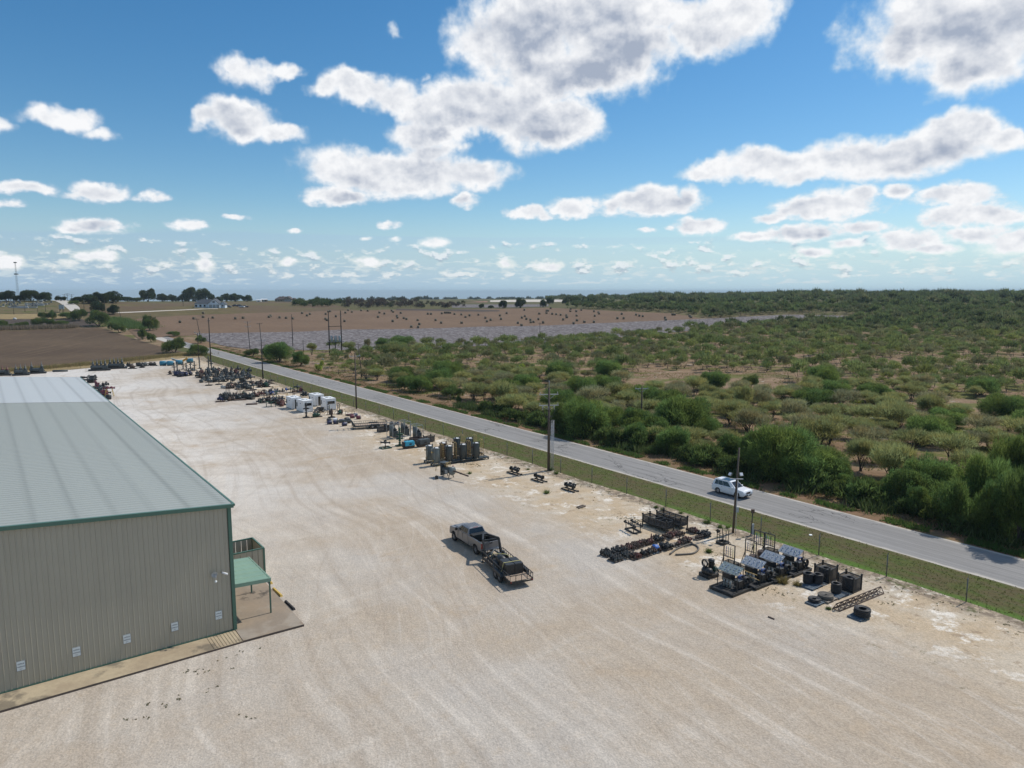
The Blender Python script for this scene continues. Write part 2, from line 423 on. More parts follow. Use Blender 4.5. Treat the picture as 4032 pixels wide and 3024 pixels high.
def np_mesh(name, v, f, mats, cols=None, mi=None, smooth=False):
    """fast mesh from numpy arrays; f is (n, 3) or (n, 4); cols one colour per face"""
    me = bpy.data.meshes.new(name); n, k = f.shape
    me.vertices.add(len(v)); me.vertices.foreach_set('co', v.astype(np.float32).ravel())
    me.loops.add(n * k); me.loops.foreach_set('vertex_index', f.astype(np.int32).ravel())
    me.polygons.add(n); me.polygons.foreach_set('loop_start', np.arange(0, n * k, k, dtype=np.int32))
    if smooth: me.polygons.foreach_set('use_smooth', np.ones(n, dtype=bool))
    for m in mats: me.materials.append(MATS[m])
    if mi is not None: me.polygons.foreach_set('material_index', mi.astype(np.int32))
    me.update(calc_edges=True)
    if cols is not None:
        ca = me.color_attributes.new('Col', 'FLOAT_COLOR', 'CORNER')
        c4 = np.ones((n, k, 4), np.float32); c4[:, :, :3] = cols[:, None, :]
        ca.data.foreach_set('color', c4.ravel())
    return me
def grid_mesh(name, rows, mat, smooth=True):
    """rows: list of equally long point lists"""
    n, m = len(rows), len(rows[0]); v = np.array(rows, float).reshape(-1, 3)
    i = np.arange(n * m).reshape(n, m); f = np.stack([i[:-1, :-1], i[:-1, 1:], i[1:, 1:], i[1:, :-1]], -1).reshape(-1, 4)
    me = np_mesh(name, v, f, [mat], smooth=smooth)
    if len(me.polygons) and me.polygons[0].normal.z < 0: me.flip_normals()
    return me
def resample(pts, n):
    pts = [np.array(p, float) for p in pts]; L = [0.0]
    for a, b in zip(pts, pts[1:]): L.append(L[-1] + np.linalg.norm((b - a)[:2]))
    out = []
    for k in range(n):
        t = L[-1] * k / (n - 1); i = max(j for j in range(len(L)) if L[j] <= t + 1e-9); i = min(i, len(pts) - 2)
        out.append(pts[i] + (pts[i + 1] - pts[i]) * ((t - L[i]) / max(L[i + 1] - L[i], 1e-9)))
    return out
def patch(name, A, B, n, m, mat, dz, ragged=0.0):
    """sheet on the terrain between two boundary lines given as world points"""
    a, b = resample(A, n), resample(B, n); rows = []
    for k in range(n):
        row = []
        for j in range(m):
            f = j / (m - 1); p = a[k] * (1 - f) + b[k] * f
            if ragged and (j in (0, m - 1)):
                q = ragged * (mnoise.noise(Vector((p[0] * .15, p[1] * .15, 3.3))) + 0.5 * mnoise.noise(Vector((p[0] * .6, p[1] * .6, 7)))); dirv = (b[k] - a[k])[:2]; dirv = dirv / (np.linalg.norm(dirv) + 1e-9)
                p = p.copy(); p[:2] += dirv * q
            row.append((p[0], p[1], tz(p[0], p[1]) + dz))
        rows.append(row)
    return struct(link(name, grid_mesh(name, rows, mat)))
# ------------------------------------------------------------------ ground materials
def gravel_mat():
    m, nt, b = new_mat('gravel'); p = position(); x, y, z = sep(p)
    t = x * T_D[0] + y * T_D[1]; s = x * S_D[0] + y * S_D[1]
    wob = fbm(p, 0.035, 3, 0.5)
    big = fbm(p, 0.045, 4, 0.55); mid = fbm(p, 0.25, 5, 0.62); mid2 = fbm(p, 0.9, 5, 0.65); fine = fbm(p, 5.0, 4, 0.7)
    # wheel tracks: long thin streaks that run with the yard and bend a little
    wlo = fbm(p, 0.016, 2, 0.5); bend = vec(x + (wlo - 0.5) * 22.0, y + (wlo - 0.5) * 12.0, z)
    tr1 = fbm(vscale(bend, 40.0, 1.2, 1.0, R(121)), 1.0, 4, 0.58)
    tr2 = fbm(vscale(bend, 22.0, 0.6, 1.0, R(100)), 1.0, 4, 0.58)
    tr3 = fbm(vscale(bend, 30.0, 1.5, 1.0, R(42)), 1.0, 3, 0.55)
    brk = sstep(mid, 0.30, 0.62)
    c = mixc(sstep(big, 0.36, 0.62), (0.495, 0.437, 0.372), (0.515, 0.485, 0.452))
    c = mixc(sstep(mid, 0.35, 0.70) * 0.7, c, (0.560, 0.520, 0.470))
    c = mixc(sstep(mid2, 0.52, 0.72) * 0.38, c, (0.41, 0.335, 0.25)); c = mixc(sstep(mid2, 0.46, 0.30) * 0.4, c, (0.62, 0.59, 0.55))
    # the much driven middle of the yard is paler
    heart = (1.0 - sstep(Ex.m('ABSOLUTE', t - 20.0), 4.0, 30.0)) * sstep(s, 50.0, 110.0)
    c = mixc(heart * sstep(mid + big * 0.5, 0.42, 0.88) * 0.85, c, (0.74, 0.735, 0.73))
    c = mixc(sstep(big, 0.60, 0.40) * sstep(t, 5.0, 40.0) * 0.45, c, (0.46, 0.37, 0.27))
    patch_ = sstep(fbm(p, 0.09, 4, 0.6), 0.38, 0.60)
    c = mixc(sstep(tr1, 0.50, 0.66) * (brk * 0.45 + 0.15) * (patch_ * 0.55 + 0.45), c, (0.69, 0.65, 0.60))
    c = mixc(sstep(tr1, 0.49, 0.34) * 0.32, c, (0.385, 0.325, 0.265))
    c = mixc(sstep(tr2, 0.55, 0.70) * (brk * 0.35 + 0.08) * (1.1 - patch_ * 0.6), c, (0.66, 0.62, 0.57))
    c = mixc(sstep(tr2, 0.44, 0.30) * 0.24, c, (0.36, 0.30, 0.245))
    c = mixc(sstep(tr3, 0.56, 0.70) * 0.30 * brk, c, (0.65, 0.62, 0.57))
    c = mixc(sstep(fbm(p, 0.13, 4, 0.6), 0.60, 0.74) * 0.5, c, (0.47, 0.355, 0.235))
    # sandy, patchy strip by the fence
    edge = sstep(t + (wob - 0.5) * 14.0, 43.0, 52.0)
    sand = mixc(sstep(fbm(p, 0.22, 5, 0.65), 0.40, 0.62), (0.55, 0.44, 0.305), (0.60, 0.53, 0.43))
    sand = mixc(sstep(fbm(p, 0.3, 5, 0.7), 0.53, 0.60) * sstep(fbm(p, 1.4, 4, 0.7), 0.38, 0.55), sand, (0.86, 0.83, 0.77))
    sand = mixc(sstep(fbm(p, 0.8, 5, 0.7), 0.56, 0.66) * 0.75, sand, (0.31, 0.23, 0.15))
    c = mixc(edge * 0.85, c, sand)
    # dead weeds and litter along the fence foot
    foot = sstep(t + (mid - 0.5) * 3.0, 57.6, 59.4)
    c = mixc(foot * sstep(fbm(p, 1.3, 5, 0.7), 0.36, 0.56), c, (0.25, 0.205, 0.16))
    c = mixc(foot * sstep(fbm(p, 0.7, 4, 0.7), 0.54, 0.64) * 0.8, c, (0.085, 0.105, 0.03))
    c = mixc(sstep(t, 40.0, 52.0) * sstep(fbm(p, 0.55, 4, 0.7), 0.63, 0.70) * 0.7, c, (0.14, 0.13, 0.06))
    # loose stone
    st = voro(p, 11.0, out='Color'); sg = sep(st)[0]
    near = 1.0 - sstep(y, 45.0, 110.0)
    c = mulc(c, 1.0 + (sg - 0.5) * 0.26 * (near * 0.8 + 0.2) + (fine - 0.5) * 0.34)
    dk = sstep(voro(p, 3.1), 0.10, 0.05); c = mixc(dk * sstep(fbm(p, 0.5, 3), 0.45, 0.6) * 0.55, c, (0.22, 0.20, 0.18))
    c = mixc(1.0, mulc(c, 0.81 + sstep(mid2, 0.3, 0.7) * 0.10), (1.02, 0.98, 0.915), 'MULTIPLY')
    finish(nt, b, c, 0.95, 0, voro(p, 8.0) * 0.6 + mid2 * 1.5 + tr2 * 1.0 + fine * 0.4, 0.6, 0.05, spec=0.15)
gravel_mat()
def road_mat():
    m, nt, b = new_mat('asphalt'); p = position(); x, y, z = sep(p)
    t = x * T_D[0] + y * T_D[1]
    n = fbm(p, 0.5, 5, 0.65); f = fbm(p, 9.0, 3, 0.7)
    st = fbm(vscale(p, 26.0, 0.5, 1.0, R(126)), 1.0, 4, 0.6)
    c = mixc(n, (0.245, 0.238, 0.228), (0.315, 0.305, 0.292))
    c = mixc(sstep(st, 0.45, 0.65) * 0.6, c, (0.36, 0.35, 0.335))
    c = mixc(sstep(st, 0.46, 0.34) * 0.45, c, (0.20, 0.195, 0.19))
    # cracks
    q = vscale(p, 3.2, 1.1, 1.0, R(126)); w = fbm(p, 0.7, 3, 0.6, col=True)
    qq = nt.nodes.new('ShaderNodeVectorMath'); qq.operation = 'ADD'; nt.links.new(q.s, qq.inputs[0]); nt.links.new(w.s, qq.inputs[1])
    cr = voro(Ex(qq.outputs[0]), 0.55, 'DISTANCE_TO_EDGE')
    c = mixc(sstep(cr, 0.022, 0.004) * sstep(fbm(p, 0.06, 2), 0.47, 0.58) * 0.85, c, (0.06, 0.06, 0.06))
    c = mixc(sstep(fbm(p, 0.12, 3), 0.62, 0.68) * 0.35, c, (0.17, 0.165, 0.16))
    c = mulc(c, f * 0.34 + 0.70)
    # chalky broken edges
    e = emax(sstep(t + (n - 0.5) * 0.9, 67.55, 67.0), sstep(t + (n - 0.5) * 0.9, 74.0, 74.5))
    c = mixc(e * 0.9, c, (0.52, 0.48, 0.42))
    finish(nt, b, c, 0.9, 0, f, 0.3, 0.01, spec=0.2)
road_mat()
def grass_mat(name, g1, g2, br, bal, sc=0.35, streak=None):
    m, nt, b = new_mat(name); p = position()
    a = fbm(p, sc, 5, 0.65); c2 = fbm(p, sc * 5, 5, 0.7)
    if streak: a = a * 0.6 + fbm(vscale(p, streak[0], streak[1], 1, streak[2]), 1.0, 4, 0.6) * 0.4
    c = mixc(sstep(c2, 0.35, 0.68), g1, g2)
    c = mixc(sstep(a, bal - 0.10, bal + 0.10), c, br)
    c = mulc(c, fbm(p, sc * 16, 3, 0.7) * 0.6 + 0.70)
    finish(nt, b, c, 0.95, 0, c2, 0.7, 0.12, spec=0.1)
grass_mat('verge_grass', (0.066, 0.090, 0.022), (0.105, 0.118, 0.036), (0.108, 0.090, 0.045), 0.50, 0.3, (7.0, 0.8, R(126)))
def verge_more():
    m = MATS['verge_grass']; nt = m.node_tree; Ex.nt = nt; b = nt.nodes['Principled BSDF']; old = Ex(b.inputs['Base Color'].links[0].from_socket)
    p = position(); x, y, z = sep(p); t = x * T_D[0] + y * T_D[1]; s = x * S_D[0] + y * S_D[1]; n = fbm(p, 0.5, 4, 0.6)
    lush = sstep(t + n * 1.2, 62.4, 61.2) * sstep(s, 75.0, 40.0) * 0.8
    dry = sstep(t + n * 1.0, 61.2, 60.4) * 0.8
    c = mixc(lush, old, (0.085, 0.165, 0.028)); c = mixc(dry * sstep(n, 0.4, 0.6), c, (0.20, 0.165, 0.125))
    c = mixc(sstep(t + n, 67.0, 67.6) * 0.7, c, (0.30, 0.25, 0.17)); nt.links.new(c.s, b.inputs['Base Color'])
verge_more()
grass_mat('far_verge', (0.10, 0.115, 0.035), (0.20, 0.14, 0.08), (0.215, 0.135, 0.082), 0.44, 0.35, (9.0, 0.9, R(126)))
grass_mat('hill_grass', (0.105, 0.092, 0.040), (0.15, 0.115, 0.055), (0.125, 0.088, 0.055), 0.5, 0.02)
grass_mat('tan_grass', (0.27, 0.205, 0.105), (0.31, 0.235, 0.12), (0.20, 0.15, 0.08), 0.55, 0.05)
grass_mat('cemetery_grass', (0.125, 0.115, 0.055), (0.19, 0.155, 0.085), (0.16, 0.125, 0.075), 0.5, 0.03)
def scrub_mat():
    m, nt, b = new_mat('scrub_soil'); p = position(); x, y, z = sep(p)
    a = fbm(p, 0.035, 5, 0.6); c2 = fbm(p, 0.2, 5, 0.65); f = fbm(p, 1.6, 4, 0.7); h = fbm(vscale(p, 1.0, 1.0), 0.09, 5, 0.6)
    c = mixc(sstep(c2, 0.36, 0.64), (0.205, 0.135, 0.082), (0.275, 0.195, 0.125))
    c = mixc(sstep(h, 0.50, 0.60) * 0.9, c, (0.115, 0.125, 0.032))
    c = mixc(sstep(a, 0.55, 0.66) * 0.8, c, (0.105, 0.105, 0.035))
    c = mixc(sstep(fbm(p, 0.11, 5, 0.7), 0.615, 0.67) * 0.75, c, (0.46, 0.41, 0.36))
    r = Ex.m('SQRT', x * x + y * y)
    c = mixc(sstep(r, 350.0, 650.0) * 0.75, c, (0.072, 0.080, 0.030))
    c = mulc(c, f * 0.9 + 0.55)
    finish(nt, b, c, 0.95, 0, f, 0.8, 0.15, spec=0.1)
scrub_mat()
def field_mat(name, c1, c2, c3, rowdir, rw, sc=0.02, spk=None):
    m, nt, b = new_mat(name); p = position()
    a = fbm(p, sc, 5, 0.6); f = fbm(p, 0.5, 4, 0.7)
    rows = fbm(vscale(p, 60.0, rw, 1, rowdir), 1.0, 3, 0.6)
    c = mixc(sstep(a, 0.35, 0.65), c1, c2); c = mixc(sstep(rows, 0.52, 0.70) * 0.6, c, c3)
    if spk:
        v = sep(voro(p, 0.9, out='Color'))[0]; v2 = fbm(p, 1.7, 4, 0.75)
        lin = fbm(vscale(p, 14.0, 0.7, 1, rowdir), 1.0, 3, 0.6)
        c = mixc(sstep(v * 0.5 + v2 * 0.6 + lin * 0.35 - 0.2, 0.40, 0.66), c, spk)
    c = mulc(c, f * 0.7 + 0.65)
    finish(nt, b, c, 0.95, 0, f, 0.6, 0.1, spec=0.1)
field_mat('brown_soil', (0.092, 0.064, 0.042), (0.122, 0.086, 0.055), (0.15, 0.108, 0.068), R(100), 2.2)
field_mat('stubble', (0.165, 0.110, 0.072), (0.188, 0.126, 0.082), (0.150, 0.10, 0.066), R(126), 2.5)
field_mat('cotton_stalks', (0.085, 0.071, 0.068), (0.108, 0.092, 0.088), (0.145, 0.126, 0.122), R(126), 1.6, 0.03, (0.235, 0.215, 0.212))
field_mat('dark_soil', (0.075, 0.060, 0.050), (0.090, 0.072, 0.060), (0.11, 0.09, 0.072), R(20), 2.0)
field_mat('red_soil', (0.36, 0.20, 0.16), (0.39, 0.23, 0.18), (0.33, 0.19, 0.15), R(20), 5.0)
field_mat('white_track', (0.52, 0.47, 0.41), (0.60, 0.55, 0.48), (0.5, 0.45, 0.4), R(126), 1.0, 0.1)

# ------------------------------------------------------------------ ground sheets
def ground():
    rs = [0.0] + list(np.geomspace(6, 320, 26)) + list(np.linspace(328, 860, 90)) + list(np.geomspace(875, 26000, 60))
    fine = np.radians(np.arange(-46, 46.01, 0.8)); coarse = np.radians(np.arange(52, 309, 9.0)); az = np.concatenate([fine, coarse])
    rows = []
    for r in rs:
        row = []
        for a in list(az) + [az[0]]:
            x, y = r * math.sin(a), r * math.cos(a); s, t = st_of(x, y); z = tz(x, y) - 0.07
            row.append((x, y, z))
        rows.append(row)
    return struct(link('ground', grid_mesh('ground', rows, 'scrub_soil')))
ground()
# gravel yard: one sheet under the whole plant, up to the fence foot
yb = [st_of(*px(u, v)) for u, v in ((-260, 1512), (0, 1474), (200, 1459), (400, 1441), (560, 1424), (690, 1410), (800, 1402))]
A = [(*W(-60, -130), 0), (*W(-60, 60.0), 0)]; Bk = [(*W(s, t), 0) for s, t in yb] + [(*W(262, 60.0), 0)]
def yard_rows():
    n, m = 120, 60; a = resample(A, m); b = resample(Bk, m); rows = []
    for k in range(n):
        f = k / (n - 1); row = []
        for j in range(m):
            p = a[j] * (1 - f) + b[j] * f; s, t = st_of(p[0], p[1])
            if j == m - 1: q = mnoise.noise(Vector((s * .2, 0, 1))) * 0.5 + mnoise.noise(Vector((s * .9, 0, 4))) * 0.25; p = np.array([*W(s, 60.35 + q), 0])
            row.append((p[0], p[1], 0.0))
        rows.append(row)
    return rows
struct(link('gravel_yard', grid_mesh('gravel_yard', yard_rows(), 'gravel')))
# grass verge with a shallow ditch between the fence and the road
vs = np.arange(-20, 340, 1.5); vt = [(59.6, -0.012), (60.6, -0.012), (61.6, -0.02), (63.0, -0.03), (64.2, -0.035), (65.4, -0.03), (66.4, -0.02), (67.3, -0.012)]
struct(link('grass_verge', grid_mesh('grass_verge', [[(*W(s, t), z + tz(*W(s, t))) for t, z in vt] for s in vs], 'verge_grass')))
# the road: straight past the plant, then over the hill
cen = [W(s, 70.75) for s in (-30, 40, 120, 200, 270, 330)]
for (x0, y0, x1, y1) in ((1085,374,965,374),(810,318,770,318),(705,282,655,282),(655,245,618,245),(588,190,494,190)):
    a_, b_ = att('K1', x0, y0), att('K1', x1, y1); 
    cen.append(((a_[0] + b_[0]) / 2, (a_[1] + b_[1]) / 2))
far_end = cen[-1]; d_ = Vector((cen[-1][0] - cen[-2][0], cen[-1][1] - cen[-2][1])).normalized()
cen.append((far_end[0] + d_.x * 160, far_end[1] + d_.y * 160))
def smooth_line(pts, n):
    pts = resample([(*p, 0) for p in pts], n)
    for _ in range(6): pts = [pts[0]] + [(pts[k-1] + 2 * pts[k] + pts[k+1]) / 4 for k in range(1, len(pts) - 1)] + [pts[-1]]
    return pts
ROAD = smooth_line(cen, 260)
def ribbon(name, line, offs, mat, dz, seed=0.0, rag=0.0):
    rows = []
    for k, p in enumerate(line):
        d = line[min(k + 1, len(line) - 1)] - line[max(k - 1, 0)]; d = d / np.linalg.norm(d); n = np.array([d[1], -d[0]]); row = []
        for i, o in enumerate(offs):
            oo = o + (rag * (mnoise.noise(Vector((k * .5, i, seed))) + .5 * mnoise.noise(Vector((k * 1.7, i, seed)))) if i in (0, len(offs) - 1) else 0)
            x, y = p[0] + n[0] * oo, p[1] + n[1] * oo; row.append((x, y, tz(x, y) + dz))
        rows.append(row)
    return struct(link(name, grid_mesh(name, rows, mat)))
ribbon('far_verge', ROAD[:150], [3.6, 4.6, 5.6, 6.6, 7.8, 9.0], 'far_verge', -0.02, 2, 0.6)
ribbon('road', ROAD, [-3.85, -2.5, -1, 1, 2.5, 3.85], 'asphalt', -0.006, 5, 0.16)
def pl(*uv): return [pxt(*q) for q in uv]
patch('brown_field', pl((-300,1492),(0,1452),(200,1438),(400,1420),(560,1404),(640,1396),(716,1384)), pl((-300,1314),(0,1304),(130,1299),(260,1294),(340,1291),(380,1290),(420,1296)), 70, 40, 'brown_soil', 0.05, 0.8)
patch('dry_grass_strip', pl((-300,1516),(0,1478),(200,1463),(400,1445),(560,1427),(690,1413),(800,1403)), pl((-300,1488),(0,1448),(200,1434),(400,1416),(560,1400),(690,1388),(730,1386)), 60, 5, 'tan_grass', 0.045, 0.7)
patch('plowed_field', pl((-300,1300),(0,1291),(200,1287),(400,1282)), pl((-300,1262),(0,1258),(200,1257),(320,1256)), 40, 10, 'dark_soil', 0.07, 1)
patch('tan_meadow', pl((-300,1262),(0,1257),(130,1257),(262,1254)), pl((-300,1238),(0,1237),(130,1236),(250,1234)), 30, 12, 'tan_grass', 0.08, 1)
patch('cemetery_slope', pl((-300,1238),(0,1236),(130,1235),(245,1232)), pl((-300,1186),(0,1184.5),(130,1184.5),(206,1184.5)), 40, 20, 'cemetery_grass', 0.08, 0)
patch('hill_meadow', pl((330,1252),(440,1262),(600,1262),(760,1246),(926,1237),(1200,1229),(1400,1224)), pl((300,1187),(420,1192),(600,1192),(760,1190),(940,1189),(1100,1187),(1290,1195)), 60, 26, 'hill_grass', 0.06, 2)
patch('stubble_field', pl((545,1334),(700,1324),(790,1316),(900,1313),(1171,1309),(1352,1300),(1578,1298),(1895,1289),(2000,1286),(2148,1284),(2397,1273),(2600,1266),(2760,1259)),
      pl((470,1262),(700,1244),(790,1240),(926,1235.5),(1200,1228),(1289,1225),(1578,1219),(1800,1218),(1974,1216),(2148,1212),(2446,1226),(2645,1234),(2740,1249)), 110, 36, 'stubble', 0.08, 1.5)
patch('cotton_field', pl((800,1340),(900,1365),(1000,1377),(1216,1379),(1397,1379),(1500,1376),(1800,1366),(2148,1350),(2400,1330),(2695,1305),(2900,1284),(3094,1272),(3309,1263),(3478,1252)),
      pl((770,1313),(900,1311),(1171,1307),(1352,1298),(1578,1296),(1895,1287),(2148,1282),(2397,1271),(2695,1259),(2900,1249),(3094,1239),(3309,1243.5),(3400,1247),(3478,1250)), 130, 24, 'cotton_stalks', 0.09, 1.5)
patch('dark_patch', pl((1560,1222),(1800,1226),(1900,1228),(1968,1226)), pl((1560,1216),(1800,1218.5),(1900,1220),(1966,1222)), 30, 6, 'dark_soil', 0.13, 2)
patch('red_field', pl((1520,1190),(1700,1192),(1800,1193),(1920,1190)), pl((1520,1179),(1700,1180),(1800,1181),(1920,1187)), 30, 6, 'red_soil', 0.12, 0)
patch('pale_field', pl((1930,1189),(2100,1189),(2215,1189)), pl((1930,1183),(2100,1179.5),(2215,1180)), 24, 5, 'white_track', 0.12, 0)
patch('grey_field', pl((1780,1212),(2000,1211),(2160,1207)), pl((1780,1199),(2000,1199),(2160,1198)), 24, 5, 'cotton_stalks', 0.12, 0)
drv = [pxt(*P('K1', x, y)) for x, y in ((960,292),(1120,288),(1300,280),(1450,273),(1580,268),(1760,258),(1900,256))]
ribbon('farm_drive', smooth_line([p[:2] for p in drv], 60), [-2.0, 0, 2.0], 'white_track', 0.10, 3, 0.3)
# ------------------------------------------------------------------ warehouse
def panelmat(name, rgb, rough, streak=True, metal=0.0, spec=0.4):
    m, nt, b = new_mat(name); p = objcoord(); x, y, z = sep(p)
    n = fbm(p, 0.35, 4, 0.6); s = fbm(vec(x * 3.0, y * 0.6, z * 0.12), 1.0, 4, 0.6)
    c = mulc(rgb, 0.80 + n * 0.20 + s * 0.20)
    finish(nt, b, c, s * 0.2 + rough - 0.1, metal, spec=spec); return m
panelmat('wall_beige', (0.405, 0.37, 0.29), 0.42)
panelmat('trim_green', (0.075, 0.155, 0.115), 0.4)
panelmat('canopy_green', (0.20, 0.315, 0.235), 0.45)
def roofmat(name, rgb, rough, metal):
    m, nt, b = new_mat(name); p = objcoord(); x, y, z = sep(p)
    purl = fbm(vec(x * 0.9, y * 0.03, 0.0), 1.0, 3, 0.5)      # rust shade over the purlins, running along the ridge
    line = Ex.m('PINGPONG', x + 0.35, 1.1); pl_ = sstep(line, 0.40, 0.0)
    n = fbm(p, 0.2, 4, 0.6); f = fbm(vec(x * 0.5, y * 6.0, 0), 1.0, 3, 0.6)
    c = mulc(rgb, 0.88 + n * 0.22 + (f - 0.5) * 0.10 - pl_ * sstep(purl, 0.34, 0.60) * 0.20)
    finish(nt, b, c, rough, metal, spec=0.35); return m
roofmat('roof_grey', (0.36, 0.38, 0.345), 0.42, 0.10)
roofmat('roof_pale', (0.53, 0.555, 0.55), 0.42, 0.10)
paint('concrete', (0.40, 0.325, 0.235), 0.9, 0, 0.22, 0.5, 0.55, (0.47, 0.40, 0.31), spec=0.15)
paint('concrete_edge', (0.11, 0.085, 0.07), 0.9, 0, 0.3, 2.0, 0.2)
def walkmat():
    m, nt, b = new_mat('walk_concrete'); p = position()
    a = fbm(p, 0.32, 5, 0.65); f = fbm(p, 4.0, 4, 0.7)
    c = mixc(sstep(a, 0.40, 0.62), (0.44, 0.365, 0.25), (0.36, 0.29, 0.20)); c = mixc(sstep(fbm(p, 0.42, 5, 0.6), 0.49, 0.60) * 0.75, c, (0.15, 0.13, 0.10))
    c = mulc(c, f * 0.4 + 0.8); finish(nt, b, c, 0.9, 0, f, 0.3, 0.01, spec=0.15)
walkmat()
def padmat():
    m, nt, b = new_mat('pad_concrete'); p = objcoord(); x, y, z = sep(p)
    a = fbm(p, 0.5, 5, 0.6); f = fbm(p, 5.0, 4, 0.7)
    c = mixc(sstep(a, 0.38, 0.62), (0.31, 0.245, 0.18), (0.27, 0.22, 0.168)); c = mixc(sstep(fbm(p, 0.35, 4, 0.6), 0.52, 0.66) * 0.5, c, (0.38, 0.34, 0.285))
    st = sstep(fbm(p, 1.1, 5, 0.65), 0.50, 0.60) * sstep(Ex.m('SQRT', (x - 3.0) * (x - 3.0) * 0.6 + (y - 5.2) * (y - 5.2)), 1.3, 0.5)
    c = mixc(st * 0.85, c, (0.075, 0.065, 0.055)); c = mulc(c, f * 0.3 + 0.85)
    finish(nt, b, c, 0.85, 0, f, 0.3, 0.01, spec=0.2)
padmat()
paint('white_paint', (0.78, 0.79, 0.79), 0.45, 0, 0.05, 2.0, 0.18, (0.5, 0.47, 0.42))
paint('sign_white', (0.74, 0.78, 0.76), 0.5, 0, 0.06, 6.0, 0.1)
paint('sign_ink', (0.02, 0.025, 0.06), 0.6, 0, 0.1, 6.0, 0)
paint('bright_metal', (0.62, 0.63, 0.64), 0.3, 0.8, 0.1, 6.0, 0.1)
paint('yellow_paint', (0.62, 0.42, 0.09), 0.55, 0, 0.15, 3.0, 0.3)
paint('black_rubber', (0.022, 0.022, 0.024), 0.75, 0, 0.3, 5.0, 0.25)
paint('black_steel', (0.028, 0.030, 0.031), 0.5, 0.2, 0.3, 3.0, 0.28, (0.13, 0.105, 0.085))
m_, nt_, b_ = new_mat('dark_glass'); finish(nt_, b_, (0.012, 0.014, 0.016), 0.06, 0, spec=0.7)

paint('stone_dull', (0.42, 0.43, 0.42), 0.5, 0, 0.1, 4.0, 0.2)
WC = (-19.965, 48.5); WA = math.atan2(0.599, 0.8007)
wh = thing('warehouse', 'long beige metal warehouse with green trim and pale sloping metal roof', 'warehouse', (WC[0], WC[1], 0), WA)
def wloc(x, y, z=0.0): return tuple((Matrix.Translation((WC[0], WC[1], 0)) @ Matrix.Rotation(WA, 4, 'Z')) @ Vector((x, y, z)))
EAVE, PITCHR, RIDGE, LEN, SPLIT = 9.45, 0.078, 18.0, 93.0, 58.4
def roof_z(x): return EAVE + PITCHR * (RIDGE - abs(-x - RIDGE))
# ribbed wall sheets, one object per sheet
PW = 36.0 / 40
def rib_sheet(x0, zb, topf):
    prof = []
    for k in range(3):
        c = x0 - PW * (k / 3); prof += [(c, 0), (c - 0.20, 0), (c - 0.225, -0.038), (c - 0.262, -0.038), (c - 0.287, 0)]
    prof.append((x0 - PW + 0.003, 0)); b = MB()
    lo = [b.V((x, y, zb)) for x, y in prof]; hi = [b.V((x, y, topf(x))) for x, y in prof]
    for k in range(len(prof) - 1): b.F([lo[k + 1], lo[k], hi[k], hi[k + 1]])
    return b
for k in range(40):
    rib_sheet(-0.16 - k * PW * 0.9925, 0.22, lambda x: roof_z(x) - 0.14).build('wall_panel', 'wall_beige', wh)
b = MB(); b.box((-18, 0.32, 4.6), (35.6, 0.5, 9.2)); b.box((-18, LEN - 0.3, 4.6), (35.6, 0.5, 9.2)); b.box((-0.2, LEN / 2, 4.6), (0.3, LEN - 0.2, 9.2)); b.box((-35.8, LEN / 2, 4.6), (0.3, LEN - 0.2, 9.2))
b.build('wall', 'wall_beige', wh)
b = MB(); b.box((-17.9, -0.035, 0.13), (36.0, 0.07, 0.16)); b.build('base_trim', 'trim_green', wh)
b = MB(); b.box((0.01, -0.03, 4.7), (0.24, 0.16, 9.2)); b.box((0.06, 0.16, 4.7), (0.16, 0.30, 9.2)); b.build('corner_trim', 'trim_green', wh, bevel=0.01)
def slope_bar(b, x0, x1, y, w, h, up):
    b.hexa([(x0, y - w, roof_z(x0) + up - h), (x1, y - w, roof_z(x1) + up - h), (x1, y + w, roof_z(x1) + up - h), (x0, y + w, roof_z(x0) + up - h)][::-1],
           [(x0, y - w, roof_z(x0) + up), (x1, y - w, roof_z(x1) + up), (x1, y + w, roof_z(x1) + up), (x0, y + w, roof_z(x0) + up)][::-1])
b = MB(); slope_bar(b, -17.99, 0.28, -0.16, 0.11, 0.26, 0.05); slope_bar(b, -36.2, -18.01, -0.16, 0.11, 0.26, 0.05); b.build('rake_trim', 'trim_green', wh, bevel=0.012)
b = MB(); slope_bar(b, -17.99, 0.28, LEN + 0.16, 0.11, 0.3, 0.04); b.build('rake_trim', 'roof_pale', wh)
b = MB(); b.box((0.33, LEN / 2, EAVE - 0.07), (0.16, LEN + 0.3, 0.17)); b.build('gutter', 'trim_green', wh, bevel=0.02)
# standing seam roof, each sheet an object sharing mesh data
RW = 0.6096
def roof_sheet():
    b = MB(); x0, x1 = 0.30, -18.0
    z0, z1 = roof_z(0.30) , roof_z(-18.0)
    prof = [(0.0, 0.0), (0.02, 0.028), (0.05, 0.028), (0.07, 0.0), (0.22, 0.0), (0.235, 0.008), (0.25, 0.0), (0.42, 0.0), (0.435, 0.008), (0.45, 0.0), (RW, 0.0)]
    a = [b.V((x0, y, z0 + h)) for y, h in prof]; c = [b.V((x1, y, z1 + h)) for y, h in prof]
    for k in range(len(prof) - 1): b.F([a[k], a[k + 1], c[k + 1], c[k]])
    return b
n1_ = int(round(SPLIT / RW)); n2_ = int((LEN - SPLIT) / RW) + 1
me1 = roof_sheet().mesh('roof_sheet', 'roof_grey'); me2 = roof_sheet().mesh('roof_sheet', 'roof_pale')
for k in range(n1_): link('roof_sheet', me1, wh, (0, -0.05 + k * RW, 0))
for k in range(n2_): link('roof_sheet', me2, wh, (0, -0.05 + (n1_ + k) * RW, 0.02))
